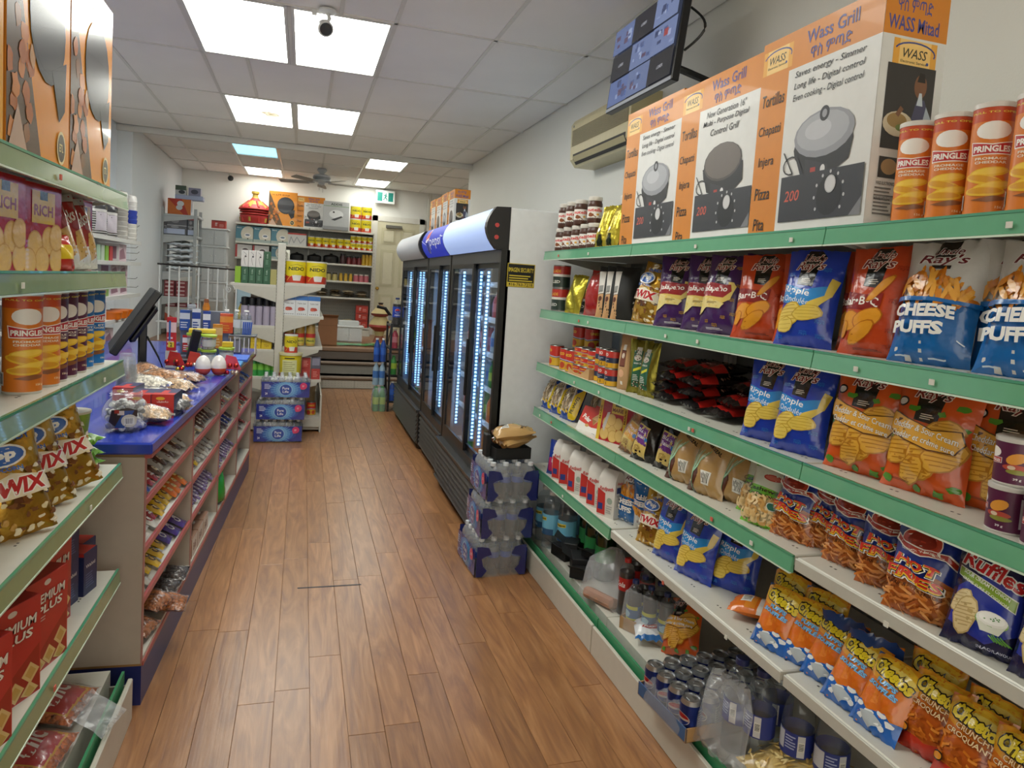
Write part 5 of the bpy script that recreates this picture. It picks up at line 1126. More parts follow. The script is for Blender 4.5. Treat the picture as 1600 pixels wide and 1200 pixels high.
RUF = bag('chip_bag', 'snack bag', .145, .205, .06, a_ruf, '#1a1c44', '#191a3a', FILM, 37, .006)
RR(RUF, 1.295, .995, Z4, 'navy sour cream chip bag beside the largest hot fries bag', 'navy sour cream chip bags', 18, 17); RR(RUF, 1.305, .86, Z4, 'navy sour cream chip bag cut by the right picture edge', 'navy sour cream chip bags', 16, 15)
# ---------------------------------------------------------------- fifth shelf
def a_bl(A): A.poly([(.2,.1),(.8,.1),(.8,.5),(.2,.5)], '#b83060').text('SALT', .5, .65, .6, .1, '#dfe6f2', .03, 0, 1.5)
RR(bag('small_packet', 'packet', .08, .18, .035, a_bl, '#23409c', '#23409c', FILM, 51, .003), 1.295, 3.40, Z5, 'slim blue packet at the far end beside the sugar bags', None, 35, 8)
def paperbag(w, d, h, art, side, nm):
    m = MB(); rings = []
    for z, a, b in ((0,1,1),(.01,1.02,1.04),(.4*h,1.05,1.1),(.8*h,1.0,1.0),(.9*h,.96,.7),(.985*h,.92,.25),(h,.9,.08)):
        n = len(m.v); rings.append(n); W, D = w/2*a, d/2*b; m.v += [(-W,-D+d/2,z),(W,-D+d/2,z),(W,D+d/2,z),(-W,D+d/2,z)]
    for p, q in zip(rings[:-1], rings[1:]):
        for i in range(4): m.face((p+i, p+(i+1)%4, q+(i+1)%4, q+i), '#d6d2cb')
    m.face([rings[0]+i for i in (3,2,1,0)], '#d6d2cb'); m.face([rings[-1]+i for i in range(4)], '#d6d2cb')
    root = m.mesh(nm, PAPER, math.radians(25)); ps = []
    for fn, aw, f in ((art, w, lambda x, y, k: (x-w/2, -.0032-.0001*k, .01+y)), (side, d, lambda x, y, k: (w/2*1.05+.0006+.0001*k, x, .01+y))):
        A = Art(aw, .77*h); fn(A); ps.append(('printed_front' if fn is art else 'printed_side', A.mesh('print', f, PAPER, smooth=False)))
    return Proto(nm, 'bag', root, ps)
def a_red(A):
    w, h = A.w, A.h; A.poly([(0,0),(w*.5,0),(w*.46,h*.6),(0,h*.7)], '#c22f28').rect(w*.06,h*.12,w*.34,h*.3,'#2a3a80'); A.text('Redpath', w*.5, h*.72, w*.84, h*.14, '#c4302c', .015, .3, .1); A.ell(w*.74,h*.42,w*.16,h*.09,'#9aa89a').smalltext(w*.56,h*.06,w*.95,h*.3,'#a9a6a2',4)
def s_red(A):
    w, h = A.w, A.h; A.rect(w*.12,h*.66,w*.92,h*.82,'#34427c').smalltext(w*.14,h*.28,w*.9,h*.62,'#9c9a98',8).barcode(w*.4,h*.06,w*.85,h*.2).text('Redpath', w*.5, h*.92, w*.7, h*.1, '#c4302c', .01, .3)
FLR = paperbag(.095, .065, .205, a_red, s_red, 'sugar_bag')
g = 'white and red paper sugar bags'
for k, (x, y, yw) in enumerate(((1.29, 3.285, 30), (1.30, 3.185, 55), (1.285, 3.06, 24), (1.32, 2.965, 42), (1.30, 2.85, 28), (1.295, 2.725, 24))): RR(FLR, x, y, Z5, ['first white and red paper sugar bag, beside the blue packet', 'second paper sugar bag, turned to its red side', 'third paper sugar bag, front and back panel showing', 'fourth paper sugar bag from the far end', 'fifth paper sugar bag from the far end', 'nearest paper sugar bag, beside the cheese puffs'][k], g, yw)
for k, (x, y) in enumerate(((1.42, 3.2), (1.43, 3.08), (1.43, 2.96), (1.43, 2.84))): RR(FLR, x, y, Z5, 'white paper sugar bag in the back row, %s from the far end' % ORD[k], g, 15)
RR(PUF, 1.37, 2.645, Z5, 'cheese puffs bag beside the paper sugar bags', 'white and blue cheese puff bags', 22, 8, 0, .78)
o = RR(PUF, 1.38, 2.53, Z5+.21, 'cheese puffs bag standing upside down', 'white and blue cheese puff bags', 25, 6, 180, .75)
RR(TWX, 1.33, 2.385, Z5, 'gold candy popcorn bag beside the upside-down puffs', 'gold popcorn bags', 20, 16, 0, .85)
for k, (x, y, yw, ln) in enumerate(((1.33, 2.235, 16, 10), (1.335, 2.075, 18, 12), (1.415, 1.96, 28, 18))): RR(RIP, x, y, Z5, ['blue ripple chip bag overlapping the gold popcorn bag, fifth shelf', 'blue ripple chip bag in the middle of three, fifth shelf', 'blue ripple chip bag nearest the cheese snacks, fifth shelf'][k], 'blue ripple chip bags', yw, ln, 0, .93)
CHP = bag('cheese_snack_bag', 'snack bag', .13, .175, .055, lambda A: a_chee(A), '#dd7a1e', '#28437e', FILM, 43, .006)
CHC = bag('cheese_snack_bag', 'snack bag', .13, .175, .055, lambda A: a_chee(A, True), '#d9741c', '#c9662a', FILM, 45, .006)
def a_plain(A): A.rect(.0,.55,1,.72,'#e6e0d8').rect(.1,.3,.9,.5,'#e08a2c').barcode(.3,.2,.7,.4)
o = RR(bag('cheese_snack_bag', 'snack bag', .12, .16, .05, a_plain, '#d9701e', '#d9701e', FILM, 47, .006), 1.33, 1.83, Z5+.028, 'small orange snack bag lying on its side', 'orange cheese snack bags', -50, 86)
g = 'orange cheese snack bags'
CB = [(1.40, 1.69, 10, 14, 'puffs', 'orange cheese puff bag set back behind the first'), (1.295, 1.60, 14, 24, 'puffs', 'first orange cheese puff bag from the left, leaning back'), (1.325, 1.505, 18, 24, 'puffs', 'second front orange cheese puff bag'), (1.325, 1.425, 14, 27, 'puffs', 'third front orange cheese puff bag'), (1.30, 1.325, 8, 30, 'puffs', 'fourth front orange cheese puff bag'), (1.295, 1.225, 4, 28, 'puffs', 'fifth front orange cheese puff bag, next to the crunchy ones'),
      (1.42, 1.55, 20, 10, 'puffs', 'orange puff bag behind the second one'), (1.42, 1.44, -160, 12, 'puffs', 'snack bag turned backwards behind the third one'), (1.42, 1.34, -155, 12, 'puffs', 'snack bag turned backwards behind the fourth one'),
      (1.345, 1.125, 12, 20, 'crunchy', 'first crunchy cheese snack bag, red at its foot'), (1.33, 1.025, 12, 22, 'crunchy', 'second crunchy cheese snack bag in front'), (1.42, 1.04, 12, 10, 'crunchy', 'crunchy cheese snack bag in the back row'), (1.33, .92, 12, 20, 'crunchy', 'crunchy cheese snack bag in the bottom right picture corner'), (1.42, .93, 10, 12, 'crunchy', 'crunchy cheese snack bag behind the corner one'), (1.43, 1.2, 12, 10, 'crunchy', 'crunchy cheese snack bag behind the first crunchy one')]
for x, y, yw, ln, kd, l in CB: RR(CHP if kd == 'puffs' else CHC, x, y, Z5, l, g, yw, ln)
# ---------------------------------------------------------------- base deck
def a_schw(A):
    w, h = A.w, A.h; A.rect(0,0,w,h,'#6fb4d0').rect(0,0,w,h*.3,'#28527a').poly([(w*.2,h*.62),(w*.75,h*.7),(w*.75,h*.86),(w*.2,h*.78)], '#dcc63a'); A.text('Schweppes', w*.48, h*.74, w*.5, h*.12, '#2a2a1c', .03, .2, .1); A.text('SODA', w*.5, h*.15, w*.2, h*.12, '#cfe0ea', .03)
SCH = bottle('soda_bottle', 'bottle', .05, .31, '#dfe9ec', '#d8d8d4', '#6fb4d0', (.26, .62), None, .32, a_schw)
g = 'clear soda bottles with pale blue labels'
for k, (x, y) in enumerate(((1.30, 3.37), (1.345, 3.265), (1.30, 3.48), (1.41, 3.36))): RR(SCH, x, y, ZB, ['front clear soda bottle with pale blue label', 'clear soda bottle right of the front one', 'clear soda bottle at the far end, partly hidden', 'clear soda bottle in the second row'][k], g, [-10,15,5,0][k], sc=(1,1,.96))
SPR2 = bottle('soda_bottle', 'bottle', .05, .3, '#1f6a34', '#2c8a48', '#3a9c56', (.3, .55), PETG)
for k, (x, y) in enumerate(((1.44, 3.2), (1.42, 3.08), (1.42, 2.95))): RR(SPR2, x, y, ZB, 'large green soda bottle in the back of the bottom shelf, %s from the far end' % ORD[k], 'green soda bottles')
g = 'crumpled black cartons'
for k, (x, y, z, w, d, h, a) in enumerate(((1.285, 3.22, .0, .13, .1, .06, 12), (1.30, 3.075, .0, .15, .12, .08, -18), (1.36, 3.0, .0, .1, .12, .11, 30), (1.29, 2.95, .0, .09, .06, .05, 50), (1.31, 3.19, .065, .1, .07, .04, -30))):
    m = MB().cbox(-w/2, 0, 0, w/2, d, h, '#19191b', .003); fl = MB().add([(-w/2,0,h),(w/2,0,h),(w/2*.9,-.05,h+.03),(-w/2*.9,-.05,h+.03),(-w/2,0,h-.002),(w/2,0,h-.002),(w/2*.9,-.05,h+.028),(-w/2*.9,-.05,h+.028)], [(0,1,2,3),(7,6,5,4),(0,3,7,4),(1,5,6,2),(2,6,7,3)], '#222224')
    RR(Proto('carton', 'carton', m.mesh('carton', MATTE), [('flap', fl.mesh('flap', MATTE))]), x, y, ZB+z, ['black carton in front of the soda bottles', 'wide open black carton on the bottom shelf', 'upright black carton with a raised flap', 'small black carton beside the clear plastic bag', 'small black carton lying on the others'][k], g, a)
PLB = bag('plastic_bag', 'plastic bag', .26, .25, .12, None, '#d8d0cc', '#d8d0cc', WRAP, 61, .018, gather=.75)
o = RR(PLB, 1.285, 2.70, ZB, 'crumpled clear plastic bag on the bottom shelf', None, 25, 22); tag(MB().blob if False else o)
MB().cbox(-.085, -.03, .004, .085, .03, .05, '#b98a72', .012).obj('contents', PAPER, o)
def a_cola(A): A.text('Cola', A.w*.5, A.h*.5, A.w*.5, A.h*.4, '#f0e6e2', .02, .3)
COK = bottle('cola_bottle', 'bottle', .033, .24, '#1e0f0c', '#b8241e', '#b8241e', (.45, .68), None, .35, a_cola)
RR(COK, 1.36, 2.60, ZB, 'cola bottle with a red cap beside the clear plastic bag', 'cola bottles', 10)
RR(COK, 1.43, 2.55, ZB, 'cola bottle in the second row, dark label side', 'cola bottles', 60); RR(COK, 1.44, 2.67, ZB, 'cola bottle at the back, behind the plastic bag', 'cola bottles', 0)
def a_tea(A):
    w, h = A.w, A.h; A.rect(0,0,w,h,'#3c6c9c').rect(0,h*.75,w,h,'#c8c83a').rect(0,h*.0,w,h*.12,'#c8c83a').blob(w*.5,h*.4,w*.2,h*.25,'#a8cfe0',3)
TEA = bottle('iced_tea_bottle', 'bottle', .03, .2, '#1b1410', '#1d2a5c', '#3c6c9c', (.22, .5), None, .38, a_tea)
TR = empty('bottle_tray', (1.40, 2.42, ZB), R_+math.radians(28)); tag(TR, 'shrink-wrapped cardboard tray of dark iced tea bottles', 'tray')
MB().box(-.115,-.07,0,.115,.07,.003,'#a98258').obj('tray_base', PAPER, TR)
for a in ((-.115,-.07,.115,-.066),(-.115,.066,.115,.07),(-.115,-.07,-.111,.07),(.111,-.07,.115,.07)): MB().box(a[0],a[1],0,a[2],a[3],.05,'#b58e62').obj('tray_wall', PAPER, TR)
def shrink(hw, hd, h0, h1, mat=WRAP):
    m = MB(); n = 28; rings = []
    for j, (z, s) in enumerate(((0,1),(h0*.5,1.01),(h0,1.0),(h1*.9,.93),(h1,.8))):
        rings.append(len(m.v))
        for i in range(n):
            a = 2*PI*i/n; c, s2 = math.cos(a), math.sin(a); q = (abs(c)**6+abs(s2)**6)**(-1/6); w = 1+.012*math.sin(i*5+j*2)
            m.v.append((hw*s*w*c*q, hd*s*w*s2*q, z))
    for p, q in zip(rings[:-1], rings[1:]):
        for i in range(n): m.face((p+i, p+(i+1)%n, q+(i+1)%n, q+i), '#ffffff')
    return m.mesh('shrink_wrap', mat, SMO)
link('shrink_wrap', shrink(.12, .076, .05, .17), TR)
for i in range(3):
    for j in range(2):
        c, s = math.cos(R_+math.radians(28)), math.sin(R_+math.radians(28)); lx, ly = -.075+.075*i, -.034+.066*j
        TEA.put((1.40+lx*c-ly*s, 2.42+lx*s+ly*c, ZB+.0035), R_+.4*i, 'dark iced tea bottle, %s in the %s row of the wrapped tray' % (['left', 'middle', 'right'][i], ['front', 'back'][j]), 'iced tea bottles in the tray')
def a_white(A): A.ell(.45,.7,.3,.07,'#a83a3a').text("Ray's", .45, .7, .5, .07, '#e8e2de', .03, .2).ell(.5,.28,.3,.06,'#a83a3a').text("Ray's", .5, .28, .5, .06, '#e8e2de', .03, .2).rect(0,.0,1,.08,'#2f6cb0').rect(0,.9,1,1,'#2f6cb0')
RR(bag('snack_bag', 'snack bag', .14, .2, .05, a_white, '#d6d8dc', '#d6d8dc', FILM, 53, .006), 1.345, 2.315, ZB+.028, 'white snack bag with blue ends lying on the bottom shelf', None, 70, 84)
RR(bag('snack_bag', 'snack bag', .17, .22, .07, a_ched, '#cc581e', '#8f8d8c', FILM, 55, .006), 1.40, 2.215, ZB+.02, 'orange chip bag leaning behind the drink cans', None, 30, 38, -20)
# drink cans in a tray
def a_can(A):
    w, h = A.w, A.h; A.rect(0,0,w,h,'#2a3f94').ell(w*.5,h*.5,w*.16,h*.22,'#e0e2ea').ell(w*.5,h*.5,w*.145,h*.2,'#c0343a',16,0,0,PI).ell(w*.5,h*.5,w*.145,h*.2,'#2c48a8',16,0,PI,2*PI).rect(w*.36,h*.47,w*.64,h*.54,'#e4e6ec').rect(w*.78,h*.1,w*.95,h*.9,'#b9bcc8').smalltext(w*.79,h*.14,w*.94,h*.86,'#5a6080',8).barcode(w*.05,h*.1,w*.16,h*.8).text('pepsi', w*.28, h*.5, h*.5, w*.06, '#e0e4f0', .02, .1, 1.57)
r, h = .0325, .118; cp = [(0,.004),(r*.72,.004),(r*.8,0),(r,.012),(r,h-.014),(r*.85,h-.003),(r*.86,h),(r*.8,h),(r*.79,h-.004),(0,h-.005)]
tab = MB().box(-.009,-.012,h-.0045,.009,.006,h-.003,'#c4c6c8').lathe([(.01,h-.0048),(.01,h-.004),(0,h-.004)], '#8f9194', 12, 0, .009).mesh('pull_tab', METAL)
PCN = can('drink_can', 'can', r, h, cp, ['#b8babc','#b8babc','#b8babc','#2a3f94','#b8babc','#c8cacc','#c8cacc','#a9abae','#c0c2c4'], a_can, .98, METAL, 20, ay0=.014, ay1=h-.016, parts=[('pull_tab', tab)], pmat=FOIL)
PK = empty('can_tray', (1.36, 1.925, ZB), R_+math.radians(5)); tag(PK, 'torn shrink-wrapped tray of blue drink cans on the bottom shelf', 'tray')
HW, HD = .136, .205
MB().box(-HW,-HD,0,HW,HD,.003,'#b58e62').obj('tray_base', PAPER, PK)
for a, c in (((-HW,-HD,HW,-HD+.004),'#3c5a86'),((-HW,HD-.004,HW,HD),'#3c5a86'),((-HW,-HD,-HW+.004,HD),'#b9905e'),((HW-.004,-HD,HW,HD),'#b9905e')): MB().box(a[0],a[1],0,a[2],a[3],.045,c).obj('tray_wall', PAPER, PK)
link('shrink_wrap', shrink(HW+.004, HD+.004, .06, .1), PK)
c, s = math.cos(R_+math.radians(5)), math.sin(R_+math.radians(5))
for i in range(4):
    for j in range(6):
        lx, ly = -.1+.0668*i, -.168+.0668*j
        PCN.put((1.36+lx*c-ly*s, 1.925+lx*s+ly*c, ZB+.0035), R_+random.uniform(-1.5, 1.5), 'blue drink can, row %s from the aisle, %s from the far end' % (['one', 'two', 'three', 'four', 'five', 'six'][j], ORD[i]), 'blue drink cans in the tray')
def a_aqua(A):
    w, h = A.w, A.h; A.rect(0,0,w,h,'#2c3a86').rect(w*.05,h*.2,w*.35,h*.95,'#c9cad2').rect(w*.62,h*.05,w*.76,h*.95,'#d0d0d2').barcode(w*.63,h*.3,w*.75,h*.7,False).smalltext(w*.38,h*.3,w*.6,h*.9,'#aab4d8',5)
AQ = bottle('water_bottle', 'bottle', .045, .285, '#e4e8ea', '#232c5e', '#2c3a86', (.34, .58), None, .38, a_aqua, 0.55)
g = 'large water bottles on the bottom shelf'
for k, (x, y) in enumerate(((1.335, 1.655), (1.39, 1.56), (1.43, 1.47), (1.31, 1.725), (1.43, 1.70))): RR(AQ, x, y, ZB, ['large water bottle with navy cap, right of the plastic bag', 'second large water bottle with navy cap', 'third large water bottle with navy cap, in shadow', 'water bottle inside the clear plastic sleeve', 'water bottle in the second row behind the sleeve'][k], g, [10,30,50,0,10][k])
SLV = bag('plastic_sleeve', 'plastic bag', .2, .24, .1, None, '#dcdcdc', '#dcdcdc', WRAP, 65, .02, gather=.3)
RR(SLV, 1.235, 1.70, ZB, 'torn clear plastic sleeve standing beside the drink cans', None, 12, 8)
def a_pasta(A):
    rd = random.Random(12); A.rect(0,.8,1,1,'#b9cfe0')
    for k in range(150): x, y = rd.uniform(.04,.96), rd.uniform(.03,.8); a = rd.uniform(0,3); A.ell(x, y, .045, .012, rd.choice(['#dcc078','#cfae60','#e6d090','#c49c50']), 7, a)
RR(bag('pasta_bag', 'bag', .26, .26, .07, a_pasta, '#cdb172', '#c8ac6c', FILM, 57, .006), 1.27, 1.52, ZB+.03, 'clear bag of small yellow pasta lying at the bottom edge', None, 5, 80)
# ================================================================ LEFT SHELVES NEAR THE VIEWER
def LR(p, x, y, z, label, group=None, yaw=0, lean=0, roll=0, sc=1): return p.put((x, y, z), PI/2-math.radians(yaw), label, group, -math.radians(lean), math.radians(roll), sc)
Y1, Y2, Y3, Y4, Y5 = LZ
def a_mitad(A):
    w, h = A.w, A.h; A.rect(0,0,w,h,'#d68a2c').poly([(0,0),(w*.52,0),(w*.3,h*.42),(w*.12,h*.78),(w*.0,h)], '#5a4632'); rd = random.Random(5)
    for k in range(16): x = rd.uniform(.02,.36)*w; y = rd.uniform(.1,.7)*h*(1-x/w); A.blob(x, y, w*.05, h*.045, rd.choice(['#c27a3c','#a8602c','#b98a5a','#8a5a34']), k, 10, .25)
    A.poly([(0,0),(w*.14,h*.2),(w*.3,0)], '#b59682')
    A.ell(w*.6,h*.6,w*.3,h*.25,'#1b1b1e').ell(w*.58,h*.62,w*.28,h*.225,'#3c3c40').poly([(w*.66,h*.42),(w*.92,h*.5),(w*.9,h*.28),(w*.8,h*.22)], '#232326')
    A.text('16 ኢንች ምጣድ', w*.42, h*.9, w*.62, h*.05, '#5a3a14', .01); A.ell(w*.84,h*.11,w*.08,h*.075,'#d9c68c').ell(w*.84,h*.11,w*.065,h*.062,'#4a463a').text('ETL', w*.84, h*.11, w*.07, h*.035, '#d9c68c', .02)
MT = boxp('grill_box', 'box', .385, .2, .53, '#c27c28', a_mitad, mat=GLOSSCARD)
g = 'orange grill boxes on the left top shelf'
LR(MT, -.575, 2.235, Y1, 'orange grill box nearest the shelf end, black pan pictured', g); LR(MT, -.575, 1.84, Y1, 'second orange grill box from the shelf end on the left', g); LR(boxp('grill_box', 'box', .35, .2, .55, '#d99a20', mat=GLOSSCARD), -.575, 1.46, Y1, 'plain yellow box cut by the left picture edge', None)
# second shelf: crackers
def a_rich(A):
    w, h = A.w, A.h; A.rect(0,0,w,h,'#a8242c')
    for k, (x, y) in enumerate(((.3,.3),(.66,.36),(.48,.12),(.86,.14),(.14,.1),(.85,.4))): A.ell(w*x,h*y,w*.19,w*.19,'#c79a4a',18).ell(w*x,h*y,w*.17,w*.17,'#dab266',18)
    A.rect(w*.2,h*.55,w*.8,h*.92,'#d9b43a'); A.text('RICH', w*.5, h*.7, w*.5, h*.13, '#8a2418', .03).rect(w*.4,h*.82,w*.6,h*.92,'#2f4a2c')
RCH = boxp('biscuit_pack', 'pack', .17, .09, .195, '#a8242c', a_rich, lambda A: (A.rect(0,0,A.w,A.h,'#b8a48a'), A.rect(A.w*.15,A.h*.5,A.w*.75,A.h*.92,'#d9b43a'), A.text('TRIO', A.w*.45, A.h*.65, A.w*.5, A.h*.12, '#8a2418', .02)), mat=FILM, b=.012)
LR(RCH, -.575, 1.86, Y2, 'red round-cracker pack with yellow label on the left shelf', 'cracker packs on the left second shelf', 8); LR(RCH, -.58, 1.66, Y2, 'red round-cracker pack at the left picture edge', 'cracker packs on the left second shelf', 5)
def a_crk(A):
    A.poly([(0,.0),(1,.0),(1,.34),(0,.3)], '#d6d2cc').text('Cracks', .45, .68, .62, .16, '#e6dcd4', .02, .3, .2); A.poly([(.5,.1),(.95,.18),(.9,.55),(.55,.5)], '#c9a05a'); rd = random.Random(3)
    for k in range(12): A.ell(.55+.35*rd.random(), .15+.35*rd.random(), .02, .012, '#a87c3c', 6)
    A.rect(0,.9,1,1,'#b8b4b0').smalltext(.1,.12,.4,.22,'#8a4a44',3)
CRK = bag('cracker_bag', 'snack bag', .14, .2, .07, a_crk, '#9c221f', '#c2beb8', FILM, 71, .006)
g = 'red and white cracker bags'
for k, (x, y, yw, rl) in enumerate(((-.60, 2.06, 30, -12), (-.60, 2.16, 26, -10), (-.60, 2.25, 20, -6))): LR(CRK, x, y, Y2, ['first red and white cracker bag, slumped beside the cracker pack', 'second red and white cracker bag, leaning', 'third red and white cracker bag, nearest the shelf end'][k], g, yw, 10, rl)
LR(MAR, -.63, 2.33, Y2, 'tall biscuit pack standing at the shelf end', None, 10)
LR(bag('candy_packet', 'packet', .1, .09, .05, lambda A: A.rect(.2,.3,.8,.7,'#e0c02c'), '#c4342c', '#c4342c', FILM, 73, .006), -.575, 1.985, Y2, 'small red and yellow packet between crackers', None, 20, 10)
# third shelf: chip tubes
TPU = tube('#571b3c', '#4a1432', ('BARBECUE', 'BBQ')); TBL = tube('#1e70b8', '#1a5a9c', ('SEL ET', 'VINAIGRE'))
g = 'chip tubes on the left third shelf'
for k, (p, x, y, l) in enumerate(((TO, -.60, 1.82, 'largest orange cheese chip tube on the left shelf'), (TO, -.595, 1.925, 'orange chip tube behind the largest one'), (TPU, -.60, 2.0, 'first dark purple chip tube from the orange ones'), (TPU, -.60, 2.08, 'second dark purple chip tube from the orange ones'), (TPU, -.60, 2.165, 'third dark purple chip tube from the orange ones'), (TBL, -.605, 2.25, 'first blue chip tube, beside the purple ones'), (TBL, -.60, 2.345, 'second blue chip tube, at the shelf end'))): LR(p, x, y, Y3, l, g, 55)
# fourth shelf: popcorn, noodle cups
g = 'gold popcorn bags on the left shelf'
LR(TWX, -.60, 1.80, Y4, 'gold popcorn bag at the left picture edge', g, 45, 14, -6, 1.05); LR(TWX, -.61, 2.0, Y4, 'gold popcorn bag in the middle of the left shelf', g, 40, 16, -8, 1.05); LR(TWX, -.595, 2.16, Y4, 'gold popcorn bag nearest the noodle cup', g, 52, 12, -14, 1.05)
NC = can('noodle_cup', 'cup', .05, .12, [(0,0),(.038,0),(.05,.112),(.053,.114),(.053,.12),(0,.12)], ['#c9c4b8','#8aa83c','#d8d4c8','#d8d4c8','#cfcabc'], None, mat=CARD)
LR(NC, -.66, 2.40, Y4+.06, 'green noodle cup on the left shelf, behind the popcorn', None); MBx = MB()
NP = bag('noodle_packet', 'packet', .12, .1, .03, lambda A: (A.poly([(0,.5),(1,.6),(1,.9),(0,.85)],'#d8e0c8'), A.ell(.4,.3,.25,.2,'#d09a4a'), A.text('NOODLES', .5, .7, .7, .14, '#3c7a2c', .02)), '#6fa83c', '#6fa83c', FILM, 75, .005)
for k in range(3): LR(NP, -.60, 2.37-.0*k, Y4+.018+.034*k, ['bottom green noodle packet of the small stack', 'middle green noodle packet of the small stack', 'top green noodle packet of the small stack'][k], 'green noodle packets', 30, 86, [0,8,-6][k])
LR(NP, -.66, 2.40, Y4+.018, 'green noodle packet lying under the noodle cup', 'green noodle packets', 0, 86)
# fifth shelf: cracker boxes
def a_prem(A):
    w, h = A.w, A.h; A.rect(0,0,w,h,'#b8322e').ell(w*.5,h*.93,w*.08,h*.03,'#d9cfc4').poly([(w*.0,h*.02),(w*.98,h*.02),(w*.98,h*.5),(w*.6,h*.34),(w*.3,h*.2)], '#9c2a22')
    for k, (x, y) in enumerate(((.55,.12),(.82,.24),(.8,.05),(.3,.06))): A.poly([(w*(x-.16),h*y),(w*x,h*(y+.11)),(w*(x+.16),h*y),(w*x,h*(y-.11))], '#dcbb80').poly([(w*(x-.1),h*y),(w*x,h*(y+.07)),(w*(x+.1),h*y),(w*x,h*(y-.07))], '#c9a058')
    A.text('PREMIUM', w*.5, h*.78, w*.84, h*.1, '#e8ded2', .025, .1, 0, outline='#7a1a18', ow=.03); A.text('PLUS', w*.55, h*.66, w*.6, h*.09, '#e8ded2', .025, .1, 0, outline='#7a1a18', ow=.03); A.smalltext(w*.1,h*.54,w*.5,h*.6,'#d9a49a',2)
def s_prem(A): A.rect(0,0,A.w,A.h,'#b22e2a').smalltext(A.w*.25,A.h*.3,A.w*.75,A.h*.75,'#cc7a72',9)
PRM = boxp('cracker_box', 'box', .155, .075, .228, '#b2302c', a_prem, None, None, s_prem, topcol='#a82a26', mat=GLOSSCARD)
g = 'red cracker boxes on the left fifth shelf'
for k, (x, y, yw) in enumerate(((-.565, 1.52, 20), (-.575, 1.70, 24), (-.56, 1.87, 16), (-.60, 2.06, 12))): LR(PRM, x, y, Y5, ['red cracker box at the left picture edge', 'second red cracker box from the picture edge', 'third red cracker box, pulled out to the shelf front', 'farthest red cracker box, set back beside the navy boxes'][k], g, yw)
NAV = boxp('food_box', 'box', .075, .1, .13, '#232a52', lambda A: (A.rect(0,0,A.w,A.h,'#252c58'), A.text('Wahid', A.w*.5, A.h*.66, A.w*.7, A.h*.08, '#d9d6d6', .02), A.smalltext(A.w*.15,A.h*.15,A.w*.8,A.h*.5,'#5a6290',6)), topcol='#b83028', lside=lambda A: (A.rect(0,0,A.w,A.h,'#252c58'), A.rect(0,A.h*.92,A.w,A.h,'#b83028'), A.smalltext(A.w*.2,A.h*.2,A.w*.8,A.h*.6,'#5a6290',6), A.text('Al Wahid', A.w*.5, A.h*.7, A.w*.6, A.h*.08, '#d9d6d6', .02)))
g = 'navy boxes with red tops'
for k, (x, y, z) in enumerate(((-.60, 2.20, 0), (-.575, 2.29, 0), (-.60, 2.375, 0), (-.68, 2.23, .1305))): LR(NAV, x if k < 3 else -.6, y if k < 3 else 2.2, Y5+z, ['near navy box with a red top, lower left shelf', 'middle navy box with a red top, lower left shelf', 'far navy box with a red top, lower left shelf', 'navy box stacked on the near one'][k], g, 12)
# base: lentil bags
def a_clic(A):
    A.poly([(.1,.08),(.9,.08),(.9,.62),(.1,.62)], '#c8942c').poly([(.12,.1),(.88,.1),(.88,.6),(.12,.6)], '#b2282a').text('clic', .5, .36, .56, .24, '#efe4dc', .02, .1, .0).poly([(.0,.7),(1,.7),(1,.76),(0,.76)], '#a82a2a')
LEN = bag('lentil_bag', 'bag', .2, .26, .07, a_clic, '#b2602c', '#a8582a', FOOD, 77, .004, heavy=1., pmat=FILM, film=True)
g = 'bags of orange lentils'
LR(LEN, -.56, 2.20, .17+.034, 'upper clear bag of orange lentils with a red label', g, 8, 84, 0, .95); LR(LEN, -.55, 1.98, .17+.034, 'lower clear bag of orange lentils, cut by the picture bottom', g, 6, 84, 0, .95)
LR(bag('plastic_bag', 'plastic bag', .14, .12, .02, None, '#dddddd', '#dddddd', WRAP, 79, .012), -.475, 2.17, .16, 'clear loose end of plastic hanging over the kick plate', None, 15, 60)
# ================================================================ COUNTER
CM = Matrix.Translation(Vector(CTO)) @ Matrix.Rotation(CTR, 4, 'Z')
c_, s_ = math.cos(SLOPE), math.sin(SLOPE)
def on_slope(p, y, z, a, lift, label, group, spin=0, sc=1):
    """lay a thing on a sloped candy shelf, its foot a metres behind the lip"""
    loc = CM @ Vector((-.012-a*c_+lift*s_, y, z+a*s_+lift*c_))
    R = Matrix(((0, -s_, -c_), (1, 0, 0), (0, -c_, s_)))
    R = Matrix.Rotation(CTR, 3, 'Z') @ R @ Matrix.Rotation(math.radians(spin), 3, 'Y')
    o = p.put(loc, 0, label, group, sc=sc); o.rotation_euler = R.to_euler(); return o
def barp(w, h, t, col, txt, tcol, band=None, seed=1, mat=FILM):
    def art(A):
        if band: A.rect(0,.3,1,.7,band)
        A.text(txt, .5, .5, .66, .5, tcol, .04, .15, 1.5708 if False else 0)
    # lettering runs along the bar: build lying and turned
    def art2(A):
        if band: A.poly([(.12,.05),(.88,.05),(.88,.95),(.12,.95)], band)
        vs, ts, x0, x1, y0, y1 = text_tris(txt, .04, .15); A.k += 1
        for q in ts: A.t.append(([(.5-(vs[i][1]-(y0+y1)/2)/(y1-y0)*.55, .5+(vs[i][0]-(x0+x1)/2)/(x1-x0)*.76) for i in q], L(tcol), A.k))
    return bag('candy_bar', 'candy bar', w, h, t, art2, col, col, mat, seed, .0015, 5, 8)
